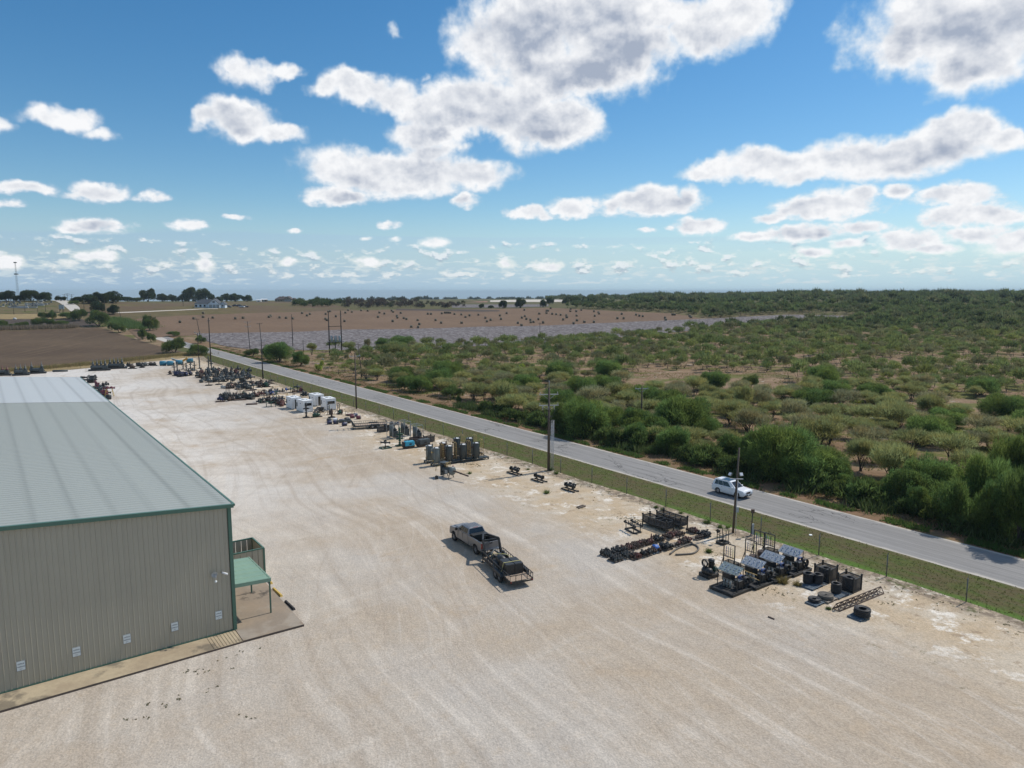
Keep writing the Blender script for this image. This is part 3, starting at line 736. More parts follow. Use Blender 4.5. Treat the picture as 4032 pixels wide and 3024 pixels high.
b = MB(); b.quad((-18, 0, roof_z(-18)), (-18, LEN, roof_z(-18)), (-36.3, LEN, roof_z(-36.3)), (-36.3, 0, roof_z(-36.3))); b.build('back_roof', 'roof_grey', wh)
b = MB(); b.box((-18, LEN / 2, roof_z(-18) + 0.06), (0.5, LEN, 0.06)); b.build('ridge_cap', 'roof_pale', wh)

# signs on the front wall
def text_mesh(name, txt, size, depth=0.003):
    cu = bpy.data.curves.new(name, 'FONT'); cu.body = txt; cu.size = size; cu.align_x = 'CENTER'; cu.align_y = 'CENTER'; cu.extrude = depth
    cu.offset = size * 0.012
    o = bpy.data.objects.new(name, cu); COL.objects.link(o); bpy.context.view_layer.update()
    dg = bpy.context.evaluated_depsgraph_get(); me = bpy.data.meshes.new_from_object(o.evaluated_get(dg)); me.name = name
    bpy.data.objects.remove(o); bpy.data.curves.remove(cu); return me
tm = [(text_mesh('word_office', 'OFFICE', 0.105), 0.12), (text_mesh('word_parking', 'PARKING', 0.092), -0.06), (text_mesh('word_only', 'ONLY', 0.05), -0.21)]
for me_, _ in tm: me_.materials.append(MATS['sign_ink'])
bb = MB(); bb.box((0, -0.012, 0), (0.46, 0.02, 0.62)); board = bb.mesh('board', 'sign_white')
bb = MB()
for sx in (-1, 1): bb.box((sx * 0.224, -0.024, 0), (0.012, 0.006, 0.62))
for sz in (-1, 1): bb.box((0, -0.024, sz * 0.304), (0.436, 0.006, 0.012))
rim = bb.mesh('border', 'sign_ink')
wl = ('nearest the green corner of the warehouse', 'second from the green corner', 'in the middle of the row of five', 'second from the left frame edge', 'faded, at the far left of the wall')
for (x, z), w in zip(((-1.07, 1.56), (-3.95, 1.55), (-6.86, 1.56), (-9.72, 1.57), (-12.64, 1.59)), wl):
    sg = thing('parking_sign', 'white office parking sign on the beige wall, ' + w, 'sign', wloc(x, -0.045, z), WA, 'office parking signs along the warehouse wall')
    link('board', board, sg); link('border', rim, sg)
    for me_, dz in tm:
        o = link('lettering', me_, sg, (0, -0.026, dz)); o.rotation_euler = (R(90), 0, 0)
# wall lamp: dish reflector, bracket and a small camera beside it
lp = thing('wall_lamp', 'round white dish lamp on a bracket high on the beige wall', 'lamp', wloc(-1.25, -0.02, 4.6), WA)
b = MB(); b.lathe([(0.02, 0), (0.12, -0.03), (0.20, -0.11), (0.21, -0.12), (0.18, -0.10), (0.02, -0.02)], (0, -0.1, 0.05), 'Y', 18); b.build('dish', 'stone_dull', lp)
b = MB(); b.cyl((0, 0, 0), (0.06, -0.42, -0.02), 0.02); b.cyl((0.06, -0.42, -0.02), (0.02, -0.44, -0.3), 0.018); b.build('bracket', 'bright_metal', lp)
b = MB(); b.ball((0.02, -0.44, -0.38), 0.09); b.build('bulb_head', 'sign_white', lp)
cm = thing('security_camera', 'small white bullet camera on the wall beside the dish lamp', 'camera', wloc(-0.72, -0.02, 4.58), WA)
b = MB(); b.cyl((0, 0, 0.05), (0.02, -0.2, 0.04), 0.03); b.build('bracket', 'black_steel', cm)
b = MB(); b.cyl((0.0, -0.16, 0.08), (0.3, -0.42, -0.02), 0.07, 10); b.build('housing', 'white_paint', cm)

# ------------------------------------------------------------------ concrete aprons
def slab(name, pts, top, mat, bot=-0.25):
    b = MB(); n = len(pts); t = [b.V((*p, top)) for p in pts]; l = [b.V((*p, bot)) for p in pts]; b.F(t); b.cur = 1
    for k in range(n): b.F([t[k], l[k], l[(k + 1) % n], t[(k + 1) % n]])
    o = b.build(name, [mat, 'concrete_edge']); o.location = (WC[0], WC[1], 0); o.rotation_euler = (0, 0, WA); return struct(o)
slab('concrete_walk', [(-36, -2.22), (-2.05, -2.12), (-2.05, -0.075), (-36, -0.075)], 0.14, 'walk_concrete')
slab('concrete_pad', [(-0.03, -2.08), (4.27, -2.23), (4.50, 9.0), (0.0, 9.0), (0.0, -0.06)], 0.16, 'pad_concrete')
# ribbed ramp between walk and pad
rmp = slab('ribbed_ramp', [(-2.045, -2.11), (-0.035, -2.08), (-0.035, -0.115), (-2.045, -0.08)], 0.125, 'walk_concrete')
b = MB()
for k in range(9): b.hexa([(-1.97 + k * .215, -2.07, .125), (-1.82 + k * .215, -2.07, .125), (-1.82 + k * .215, -0.13, .125), (-1.97 + k * .215, -0.13, .125)],
                          [(-1.95 + k * .215, -2.06, .152), (-1.84 + k * .215, -2.06, .152), (-1.84 + k * .215, -0.14, .152), (-1.95 + k * .215, -0.14, .152)])
b.build('ramp_rib', 'walk_concrete', rmp)

# canopy
cn = thing('door_canopy', 'green metal canopy on grey posts over the side door pad', 'canopy', wloc(0, 0), WA)
CZ = 3.0; x0, x1, y0, y1 = 0.1, 2.86, 0.72, 6.05
for k in range(6):
    ya = y0 + (y1 - y0) * k / 6; yb_ = y0 + (y1 - y0) * (k + 1) / 6; b = MB()
    za, zb_ = CZ + 0.22, CZ + 0.04
    prof = [(ya + 0.004, 0), (ya + 0.05, 0.045), (ya + 0.10, 0.045), (ya + 0.15, 0), (yb_, 0)]
    a = [b.V((x0, y, za + h)) for y, h in prof]; c = [b.V((x1, y, zb_ + h)) for y, h in prof]
    for j in range(4): b.F([a[j], c[j], c[j + 1], a[j + 1]])
    b.build('roof_panel', 'canopy_green', cn)
b = MB(); b.hexa([(x0, y0 - 0.07, CZ - 0.03), (x1 + .05, y0 - 0.07, CZ - 0.2), (x1 + .05, y0, CZ - 0.2), (x0, y0, CZ - 0.03)], [(x0, y0 - 0.07, CZ + 0.25), (x1 + .05, y0 - 0.07, CZ + 0.08), (x1 + .05, y0, CZ + 0.08), (x0, y0, CZ + 0.25)])
b.box((x1 + 0.04, (y0 + y1) / 2, CZ - 0.06), (0.09, y1 - y0, 0.26)); b.build('fascia', 'canopy_green', cn)
for yy in (2.03, 6.0):
    b = MB(); b.box((2.95 if yy < 3 else 2.9, yy - 0.9 if yy < 3 else yy - .3, CZ / 2), (0.1, 0.1, CZ - 0.2)); b.build('post', 'trim_green', cn)
# dumpster enclosure
en = thing('dumpster_enclosure', 'roofless beige panel enclosure with green trim beside the warehouse', 'enclosure', wloc(0, 0), WA)
ex0, ex1, ey0, ey1, EH = 0.12, 5.05, 9.15, 12.3, 2.35
def wallrun(p, q, name='wall_panel'):
    p, q = Vector((*p, 0)), Vector((*q, 0)); L = (q - p).length; n = max(1, int(L / 0.45)); d = (q - p) / n
    for k in range(n):
        a, c = p + d * k, p + d * (k + 1); b = MB(); e = (c - a) * 0.04
        b.bar(a + e + Vector((0, 0, EH / 2 + 0.1)), c - e + Vector((0, 0, EH / 2 + 0.1)), 0.05, EH - 0.2); b.build(name, 'wall_beige', en)
for a, c in (((ex0, ey0), (ex1, ey0)), ((ex1, ey0), (ex1, ey1)), ((ex1, ey1), (ex0, ey1))):
    wallrun(a, c); b = MB(); b.bar((*a, EH + 0.05), (*c, EH + 0.05), 0.12, 0.10); b.bar((*a, 0.12), (*c, 0.12), 0.09, 0.12); b.build('rail', 'trim_green', en)
for a in ((ex1, ey0), (ex1, ey1), (ex0, ey0), (ex0, ey1)):
    b = MB(); b.box((*a, EH / 2 + 0.05), (0.16, 0.16, EH)); b.build('post', 'trim_green', en)
paint('bin_green', (0.10, 0.125, 0.085), 0.5, 0, 0.15, 3.0, 0.2)
for (bx, by), lb in zip(((3.0, 10.9), (4.05, 11.1)), ('lower flat green bin inside the roofless enclosure', 'higher flat green bin inside the roofless enclosure')):
    t_ = thing('refuse_bin', lb, 'bin', wloc(bx, by, 0), WA); hh = 1.15 if bx < 3.5 else 1.4
    b = MB(); b.hexa([(-.4, -.5, .1), (.4, -.5, .1), (.4, .5, .1), (-.4, .5, .1)], [(-.48, -.62, hh), (.48, -.62, hh), (.48, .62, hh), (-.48, .62, hh)]); b.build('body', 'bin_green', t_, bevel=.02)
    b = MB(); b.hexa([(-.5, -.66, hh + .005), (.5, -.66, hh + .005), (.5, .66, hh + .005), (-.5, .66, hh + .005)], [(-.47, -.62, hh + .07), (.47, -.62, hh + .07), (.47, .62, hh + .12), (-.47, .62, hh + .12)]); b.build('lid', 'bin_green', t_)
# yellow guard rails behind the enclosure
gr = thing('guard_rail', 'yellow pipe guard rail by the side wall behind the enclosure', 'guard rail', wloc(1.6, 14.6), WA)
for yy in (0.0, 0.9):
    b = MB(); b.tube([(-1.3, yy, 0), (-1.3, yy, 1.0), (-1.15, yy, 1.12), (1.1, yy, 1.12), (1.25, yy, 1.0), (1.25, yy, 0)], 0.05, 8); b.build('rail', 'yellow_paint', gr)
# wheel stops
def wheel_stop(x, y, mat, label, g=None):
    b = MB(); L = 0.95
    b.hexa([(-.11, -L, 0), (.11, -L, 0), (.11, L, 0), (-.11, L, 0)], [(-.06, -L + .06, .16), (.06, -L + .06, .16), (.06, L - .06, .16), (-.06, L - .06, .16)])
    o = b.build('wheel_stop', mat); o.location = wloc(x, y, 0.0); o.rotation_euler = (0, 0, WA + 0.02); tag(o, label, 'wheel stop', g); return o
wheel_stop(4.66, 4.75, 'yellow_paint', 'yellow wheel stop on the gravel beside the black one', 'wheel stops along the pad')
wheel_stop(4.85, 7.7, 'yellow_paint', 'yellow wheel stop half hidden behind the canopy post', 'wheel stops along the pad')
wheel_stop(4.62, 1.75, 'black_rubber', 'black rubber wheel stop at the edge of the pad', 'wheel stops along the pad')
# ------------------------------------------------------------------ vegetation
def leaf_mat(name, rnd=0.16, trans=0.5):
    m, nt, b = new_mat(name); c = vcol()
    if rnd: c = mulc(c, objrandom() * (2 * rnd) + (1 - rnd))
    finish(nt, b, c, 0.85, 0, spec=0.12)
    tr = nt.nodes.new('ShaderNodeBsdfTranslucent'); nt.links.new(mulc(c, 1.6).s, tr.inputs[0])
    mx = nt.nodes.new('ShaderNodeMixShader'); mx.inputs[0].default_value = trans
    o = nt.nodes['Material Output']; nt.links.new(b.outputs[0], mx.inputs[1]); nt.links.new(tr.outputs[0], mx.inputs[2]); nt.links.new(mx.outputs[0], o.inputs[0])
leaf_mat('leaf'); leaf_mat('grass_blade', 0.0, 0.4)
paint('bark', (0.055, 0.045, 0.036), 0.9, 0, 0.3, 4.0, 0)
def unit(a): return a / (np.linalg.norm(a, axis=-1, keepdims=True) + 1e-9)
def lobes_for(rng, style, Rr, Hh, k):
    L = []
    for i in range(k):
        th = rng.uniform(0, 2 * math.pi); q = math.sqrt(rng.uniform(0.02, 1.0))
        if style == 'vase':        # broad, flat-topped, feathery fan
            r = q * Rr * 0.66; z = Hh * (0.90 - 0.32 * (r / Rr) ** 2 - rng.uniform(0, 0.30)); sx = Rr * rng.uniform(0.30, 0.48); sz = Hh * rng.uniform(0.10, 0.17)
        elif style == 'mound':     # dense to the ground
            r = q * Rr * 0.70; z = Hh * (0.80 - 0.42 * (r / Rr) ** 2 - rng.uniform(0, 0.45)); sx = Rr * rng.uniform(0.28, 0.42); sz = Hh * rng.uniform(0.16, 0.26)
        else:                      # oak: round heads on a clear stem
            r = q * Rr * 0.68; z = Hh * (0.78 - 0.28 * (r / Rr) ** 2 - rng.uniform(0, 0.30)); sx = Rr * rng.uniform(0.26, 0.40); sz = Hh * rng.uniform(0.13, 0.20)
        L.append((r * math.cos(th), r * math.sin(th), max(z, sz * 0.9), sx, sz))
    return np.array(L)
def strokes(rng, L, n, Hh, ln, wd, base, spread, feather=0.6):
    """leaf sprays: thin triangles spread through the outer part of each lobe"""
    w = L[:, 3] ** 2 * L[:, 4] ** 0.5; idx = rng.choice(len(L), n, p=w / w.sum()); l = L[idx]
    d = unit(rng.normal(size=(n, 3)) + np.array([0, 0, 0.25])); rad = rng.uniform(0.15, 1.0, (n, 1)) ** 0.42
    p = l[:, :3] + d * rad * np.stack([l[:, 3], l[:, 3], l[:, 4]], -1)
    p[:, 2] = np.maximum(p[:, 2], 0.05)
    outd = unit(p - np.array([0, 0, 0.15 * Hh])); dirv = unit(outd * feather + np.array([0, 0, 0.35 * feather]) + rng.normal(size=(n, 3)) * 0.45)
    side = unit(np.cross(dirv, rng.normal(size=(n, 3))))
    le = ln * rng.uniform(0.6, 1.4, (n, 1)); wi = wd * rng.uniform(0.6, 1.4, (n, 1))
    v = np.stack([p - side * wi, p + side * wi, p + dirv * le], 1).reshape(-1, 3); f = np.arange(n * 3).reshape(n, 3)
    lob = rng.uniform(1 - spread, 1 + spread, len(L))[idx][:, None]; hue = rng.uniform(-1, 1, len(L))[idx][:, None]
    c = np.array(base)[None, :] * lob * rng.uniform(0.72, 1.28, (n, 1)); c = c * (1 + hue * np.array([[0.16, 0.02, -0.12]]))
    return v, f, np.clip(c, 0, 1)
def crown_mesh(name, seed, style, Rr, Hh, n, base, ln=0.5, wd=0.06, k=16, spread=0.22):
    rng = np.random.default_rng(seed); L = lobes_for(rng, style, Rr, Hh, k)
    v, f, c = strokes(rng, L, n, Hh, ln, wd, base, spread)
    return np_mesh(name, v, f, ['leaf'], c), L
def trunk_mesh(name, seed, style, L, Hh, rbase):
    rng = np.random.default_rng(seed + 99); b = MB()
    if style == 'oak':
        b.tube([(0, 0, -0.3), (0.1, 0, Hh * 0.2), (0, 0.1, Hh * 0.45)], [rbase * 1.25, rbase, rbase * 0.7], 7); roots = [Vector((0, 0.1, Hh * 0.4))]; ns = 7
    else: roots = [Vector((0, 0, -0.2))]; ns = 6
    order = list(rng.permutation(len(L)))
    for i in order[:ns]:
        e = Vector(L[i][:3]); a = roots[0] + Vector((rng.normal() * rbase, rng.normal() * rbase, 0)); m1 = a.lerp(e, 0.4) + Vector((rng.normal() * .12 * Hh * .3, rng.normal() * .12 * Hh * .3, Hh * 0.06)); 
        b.tube([a, m1, e], [rbase * 0.62, rbase * 0.42, rbase * 0.10], 5, False)
        for j in order[ns:][: 2 if style == 'oak' else 2]:
            e2 = Vector(L[(j + i) % len(L)][:3]); b.tube([m1, m1.lerp(e2, 0.55) + Vector((0, 0, 0.1)), e2], [rbase * 0.30, rbase * 0.18, rbase * 0.05], 4, False)
    return b.mesh(name, 'bark')
PROTO = {}
def proto(key, style, Rr, Hh, n, base, seeds, ln, wd, k, rb, spread=0.22):
    PROTO[key] = []
    for s in seeds:
        cm_, L = crown_mesh('crown', s, style, Rr, Hh, n, base, ln, wd, k, spread)
        PROTO[key].append((cm_, trunk_mesh('trunk', s, style, L, Hh, rb), Rr, Hh))
proto('mesquite', 'vase', 3.0, 3.7, 4600, (0.215, 0.225, 0.088), range(1, 6), 0.62, 0.034, 24, 0.13, 0.14)
proto('grey_mesquite', 'vase', 3.0, 3.5, 2600, (0.205, 0.195, 0.10), range(11, 13), 0.62, 0.032, 20, 0.13, 0.14)
proto('big_mesquite', 'mound', 5.4, 6.2, 16000, (0.110, 0.165, 0.046), range(21, 24), 0.62, 0.046, 34, 0.22, 0.16)
proto('dense_mesquite', 'mound', 4.6, 5.2, 12000, (0.100, 0.150, 0.042), range(31, 34), 0.45, 0.055, 26, 0.18)
proto('yellow_shrub', 'mound', 1.6, 1.9, 1100, (0.25, 0.30, 0.055), range(41, 43), 0.32, 0.05, 9, 0.06)
proto('field_bush', 'mound', 4.0, 4.4, 6500, (0.085, 0.120, 0.036), range(51, 54), 0.40, 0.07, 18, 0.15)
proto('oak_tree', 'mound', 7.0, 8.0, 8500, (0.046, 0.062, 0.027), range(61, 65), 0.60, 0.16, 22, 0.42, 0.28)
def plant(kind, name, label, cat, loc, Rw, Hw, group=None, part=True):
    cm_, tm_, Rr, Hh = random.choice(PROTO[kind]); t = thing(name, label, cat, loc, random.uniform(0, 6.28), group)
    t.scale = (Rw / Rr, Rw / Rr * random.uniform(.9, 1.1), Hw / Hh)
    link('crown', cm_, t); link('trunk', tm_, t); return t
def proj(x, y, z):
    c, s = math.cos(PITCH), math.sin(PITCH); dz_ = z - CAM_H; yf = y * c - dz_ * s; up = y * s + dz_ * c
    return CU + FPX * x / yf, CV - FPX * up / yf
TREES = []      # (x, y, radius) already standing
def hand(kind, name, label, cat, c, bx, by, hw, ty, group=None, rmul=1.0):
    """a plant placed by its foot, half width and top as they stand in the photograph"""
    p = att(c, bx, by); dist = math.hypot(p[0], p[1]); sc = CROP[c][2]
    Rw = hw / sc / FPX * dist; Hw = max(0.8, (by - ty) / sc / FPX * dist * (1.2 if kind in ('oak_tree', 'field_bush') else 1.08))
    TREES.append((p[0], p[1], Rw * 0.8)); return plant(kind, name, label, cat, (p[0], p[1], p[2] - 0.05), Rw * rmul, Hw, group)
GR = 'trees in the thicket beside the road'
lab = 'full green feathery tree in the thicket beyond the road'
for c, bx, by, hw, ty, k, l in (
 ('KF', 620, 520, 300, 165, 'big_mesquite', 'wide bright green tree right of the tall pole with grey conduits'),
 ('KF', 420, 470, 150, 200, 'big_mesquite', lab), ('KF', 880, 470, 180, 250, 'big_mesquite', lab),
 ('KF', 1100, 520, 210, 260, 'dense_mesquite', 'green tree behind the lone crossarm pole beyond the road'),
 ('KF', 1560, 520, 330, 140, 'big_mesquite', 'broad green tree crown right of the lone crossarm pole'), ('KF', 1300, 560, 230, 330, 'dense_mesquite', lab),
 ('KF', 1480, 700, 220, 440, 'dense_mesquite', 'dark tree with visible stem beside the road left of the white car'), ('KF', 1120, 620, 160, 400, 'dense_mesquite', lab),
 ('KF', 1750, 560, 200, 330, 'big_mesquite', lab), ('KF', 2050, 760, 190, 520, 'dense_mesquite', 'dark green tree directly behind the white car'),
 ('KE', 130, 720, 130, 400, 'dense_mesquite', lab),('KE', 330, 745, 300, 345, 'big_mesquite', 'large green tree right of the light pole by the road'),
 ('KE', 620, 770, 260, 520, 'big_mesquite', lab), ('KE', 480, 800, 200, 560, 'dense_mesquite', lab), ('KE', 740, 800, 150, 600, 'dense_mesquite', lab),
 ('KE', 1195, 790, 175, 525, 'mesquite', 'umbrella shaped tree with forked dark trunk showing below its crown'), ('KE', 960, 690, 120, 470, 'mesquite', 'slim feathery tree with dark forked stem behind the roadside gap'),
 ('KE', 1480, 900, 260, 600, 'big_mesquite', lab), ('KE', 1300, 960, 170, 700, 'dense_mesquite', lab), ('KE', 1640, 1120, 200, 800, 'dense_mesquite', 'yellowish green tree overhanging the road near the right edge'),
 ('KE', 1400, 1040, 130, 830, 'dense_mesquite', lab), ('KE', 1880, 1060, 240, 640, 'big_mesquite', lab), ('KE', 1960, 1190, 170, 830, 'dense_mesquite', lab), ('KE', 2160, 1260, 200, 760, 'dense_mesquite', 'dark green tree cut by the right edge of the picture'),
 ('KE', 2100, 900, 230, 500, 'big_mesquite', lab), ('KE', 1120, 905, 90, 780, 'dense_mesquite', lab), ('KE', 820, 850, 90, 720, 'dense_mesquite', 'low dark bush in the gap of the roadside thicket')):
    hand(k, 'thicket_tree', l if l != lab else lab.replace('beyond the road', 'thicket_where'), 'tree', c, bx, by, hw * (0.78 if c == 'KE' and bx > 1300 else 0.9), ty, GR)
for o_ in COL.objects:
    if o_.get('label', '').endswith('thicket_where'):
        u_ = proj(*o_.location)[0]; o_['label'] = 'full green tree in the roadside thicket ' + ('just right of the conduit pole' if u_ < 2330 else 'left of the lone crossarm pole' if u_ < 2490 else 'right of the lone crossarm pole' if u_ < 2700 else 'left of the white car' if u_ < 2900 else 'behind the light pole' if u_ < 3100 else 'well right of the white car' if u_ < 3400 else 'before the gap at right' if u_ < 3700 else 'by the right frame edge') + (', tall' if o_.scale[2] > 1.05 else ', low')
# trees that can be picked out one by one in the open pasture
for c, bx, by, hw, ty, k, l in (
 ('KC', 372, 965, 125, 775, 'mesquite', 'umbrella shaped mesquite with dark trunk in the pasture left of the tall pole'), ('KC', 215, 920, 75, 790, 'mesquite', 'small feathery mesquite left of the umbrella shaped one'),
 ('KC', 130, 930, 85, 790, 'mesquite', 'pale feathery mesquite at the pasture fence'), ('KC', 510, 735, 75, 630, 'yellow_shrub', 'bright green leafy shrub in the middle of the pasture'),
 ('KB', 440, 610, 140, 445, 'dense_mesquite', 'large green bush by the road left of the transformer rack'), ('KB', 330, 580, 60, 490, 'field_bush', 'bush at the left end of the roadside clump'), ('KB', 620, 645, 75, 520, 'dense_mesquite', 'rounded bush at the road bank below the transformer rack'),
 ('KB', 205, 560, 70, 500, 'field_bush', 'low bush left of the roadside clump'), ('KB', 793, 685, 42, 600, 'yellow_shrub', 'light green bush at the pasture fence'), ('KB', 725, 548, 48, 455, 'mesquite', 'small green tree left of the transformer rack'), ('KB', 1058, 530, 58, 440, 'mesquite', 'small green tree right of the transformer rack'),
 ('KB', 1212, 515, 40, 420, 'grey_mesquite', 'bare grey tree at the edge of the cotton field'), ('KB', 1382, 550, 60, 460, 'mesquite', 'mesquite right of the leaning crossarm pole'), ('KB', 1475, 595, 85, 470, 'mesquite', 'rounded mesquite in front of the cotton field'), ('KB', 1030, 612, 28, 545, 'grey_mesquite', 'thin sapling on the bright green grass'),
 ('KB', 1665, 575, 90, 455, 'mesquite', 'wide mesquite before the dense row by the cotton'), ('KB', 1505, 490, 130, 375, 'big_mesquite', 'dense dark green tree at the cotton field corner'), ('KB', 1340, 480, 70, 400, 'dense_mesquite', 'bush left of the dense tree at the cotton corner'), ('KB', 1530, 850, 70, 730, 'dense_mesquite', 'upright bright green bush with dark stems near the fence'), ('KB', 1620, 840, 50, 760, 'yellow_shrub', 'yellow green bush beside the upright bush'),
 ('KB', 1685, 750, 50, 645, 'mesquite', 'lone feathery sapling in the middle pasture'), ('KB', 2060, 690, 50, 620, 'yellow_shrub', 'bright yellow green shrub in the pasture'), ('KB', 2005, 965, 28, 905, 'field_bush', 'small dark bush at the pasture fence'), ('KB', 2130, 930, 110, 800, 'mesquite', 'wide feathery mesquite behind the pasture fence'),
 ('KB', 1272, 580, 30, 525, 'grey_mesquite', 'thin grey shrub on the bright grass'), ('KB', 1755, 620, 55, 540, 'grey_mesquite', 'bare branched mesquite with dark trunk'),
 ('KE', 1200, 388, 140, 205, 'mesquite', 'feathery tree with bare trunk on the tan clearing'), ('KE', 1482, 312, 90, 140, 'mesquite', 'slender tree with long bare trunk on the tan clearing'), ('KE', 440, 330, 110, 160, 'grey_mesquite', 'grey green tree with thick dark trunk on the tan soil'), ('KE', 48, 250, 75, 60, 'mesquite', 'open crowned tree with pale soil showing under it'), ('KE', 192, 240, 80, 70, 'grey_mesquite', 'grey feathery tree right of the open crowned one'),
 ('KE', 920, 185, 45, 130, 'yellow_shrub', 'small yellowish shrub on the pale rocky clearing'), ('KE', 1148, 200, 60, 150, 'yellow_shrub', 'low yellow green shrub beside the rocky clearing')):
    hand(k, 'mesquite_tree', l, 'tree', c, bx, by, hw, ty, 'trees standing apart in the pasture')
# cloud of other mesquites over the whole pasture
def interp(tab, u):
    if u <= tab[0][0]: return tab[0][1]
    for (a, va), (b_, vb) in zip(tab, tab[1:]):
        if u <= b_: return va + (vb - va) * (u - a) / (b_ - a)
    return tab[-1][1]
COT_NEAR = [(800,1340),(900,1365),(1000,1377),(1216,1379),(1397,1379),(1500,1376),(1800,1366),(2148,1350),(2400,1330),(2695,1305),(2900,1284),(3094,1272),(3309,1263),(3478,1252)]
FAR_EDGE = [(2140,1204),(2180,1211),(2446,1224),(2645,1231),(2760,1245),(2811,1257),(2900,1246),(3094,1236),(3309,1241),(3478,1250)]
pts = []; cell = {}
def free(x, y, r):
    i, j = int(x // 8), int(y // 8)
    for a in range(i - 1, i + 2):
        for b_ in range(j - 1, j + 2):
            for (qx, qy, qr) in cell.get((a, b_), ()):
                if (qx - x) ** 2 + (qy - y) ** 2 < (0.78 * (qr + r)) ** 2: return False
    return True
def put(x, y, r): cell.setdefault((int(x // 8), int(y // 8)), []).append((x, y, r))
for t_ in TREES: put(*t_)
rs_ = np.random.default_rng(5)
for _ in range(60000):
    r = math.sqrt(rs_.uniform(70 ** 2, 640 ** 2)); a = rs_.uniform(-0.33, 0.69); x, y = r * math.sin(a), r * math.cos(a)
    s, t = st_of(x, y)
    if t < 82.5: continue
    z = tz(x, y); u, v = proj(x, y, z)
    near_ok = u > 3478 or v > interp(COT_NEAR, u) + 3; far_ok = u > 2150 and (u > 3478 or v < interp(FAR_EDGE, u) - 1)
    if not (near_ok or far_ok) or (u < 1100 and t > 95): continue
    dens = 0.56 + 1.25 * mnoise.noise(Vector((x * 0.018, y * 0.018, 2.0))) + 0.5 * mnoise.noise(Vector((x * .05, y * .05, 5.0)))
    if u < 1900 and v > 1395: dens = dens * 0.35 - 0.05
    elif u < 2000 and v > 1370: dens *= 0.7
    if v < 1420 and u > 1700: dens += 0.45
    if t < 95 and u > 2050: dens += 0.6
    if v > 1400 and u > 2000: dens -= 0.13
    if rs_.uniform() > dens: continue
    rr = float(np.clip(rs_.lognormal(1.03, 0.28), 1.4, 4.4)) * (1.0 if r < 300 else 1.15)
    if not free(x, y, rr): continue
    put(x, y, rr); pts.append((r, x, y, z, rr))
pts.sort(); N_NEAR = 262
LK = {'mesquite': 'olive feathery mesquite', 'grey_mesquite': 'thin greyish mesquite', 'yellow_shrub': 'yellow green shrub', 'big_mesquite': 'green mesquite', 'field_bush': 'dark green bush'}
def where(x, y, z, r):
    u, v = proj(x, y, z); s, t = st_of(x, y)
    d = 'close behind the road' if t < 92 else 'in the near pasture' if r < 140 else 'in the middle pasture' if r < 200 else 'in the far pasture'
    w = 'at the left end' if u < 1500 else 'left of the tall pole' if u < 2050 else 'right of the tall pole' if u < 2500 else 'behind the light pole' if u < 2950 else 'right of the light pole' if u < 3450 else 'near the right edge'
    return d + ' ' + w
for i, (r, x, y, z, rr) in enumerate(pts[:N_NEAR]):
    q = rs_.uniform()
    k = 'big_mesquite' if rr > 3.7 else 'yellow_shrub' if q < 0.13 and rr < 3 else 'grey_mesquite' if q < 0.36 else 'field_bush' if q > 0.95 else 'mesquite'
    if k == 'yellow_shrub': rr *= 0.6
    plant(k, 'mesquite_tree', ('small ' if rr < 2.4 else 'large ' if rr > 3.6 else 'medium sized ') + LK[k] + ' ' + where(x, y, z, r), 'tree', (x, y, z - 0.05), rr, rr * rs_.uniform(0.95, 1.3) + 0.3, 'mesquites scattered over the pasture')
def mass(name, items, n, ln, wd, label, pal, style='vase', k=7, trunks=True):
    """many far plants as one mass of leaf sprays (and stems)"""
    Vs, Fs, Cs, o = [], [], [], 0; rng = np.random.default_rng(17)
    protos = []
    for s in range(6):
        g = np.random.default_rng(200 + s); L = lobes_for(g, style, 1.0, 1.0, k); protos.append(strokes(g, L, n, 1.0, ln, wd, (1, 1, 1), 0.18))
    for (r, x, y, z, rr) in items:
        v, f, c = protos[rng.integers(6)]; a = rng.uniform(0, 6.28); ca, sa = math.cos(a), math.sin(a); hh = rr * rng.uniform(0.95, 1.3) + 0.3
        w = np.stack([(v[:, 0] * ca - v[:, 1] * sa) * rr + x, (v[:, 0] * sa + v[:, 1] * ca) * rr + y, v[:, 2] * hh + z], -1)
        base = np.array(pal[rng.choice(len(pal))]) * rng.uniform(0.8, 1.2)
        Vs.append(w); Fs.append(f + o); Cs.append(c * base); o += len(w)
        if trunks:
            for _ in range(3):
                e = np.array([x + rng.normal() * rr * .35, y + rng.normal() * rr * .35, z + hh * 0.6]); q = np.array([[x - .07, y, z - .1], [x + .07, y, z - .1], e]); Vs.append(q); Fs.append(np.array([[o, o + 1, o + 2]])); Cs.append(np.array([[0.05, 0.042, 0.035]])); o += 3
    ob = link(name, np_mesh(name, np.concatenate(Vs), np.concatenate(Fs), ['grass_blade'], np.concatenate(Cs))); return tag(ob, label, None, None, 'stuff')
PAL = [(0.175, 0.205, 0.072), (0.16, 0.195, 0.066), (0.185, 0.19, 0.088), (0.2, 0.225, 0.07), (0.135, 0.172, 0.058), (0.172, 0.172, 0.085)]
mass('distant_mesquites', [p for p in pts[N_NEAR:] if p[0] < 420], 420, 0.24, 0.030, 'the rest of the mesquites, running together towards the fields', PAL)
mass('far_scrub', [p for p in pts[N_NEAR:] if p[0] >= 420], 170, 0.42, 0.075, 'dense scrub on the far rise beyond the fields', [(0.13, 0.165, 0.06), (0.115, 0.145, 0.054), (0.14, 0.15, 0.07), (0.09, 0.115, 0.046)])
ridge = []
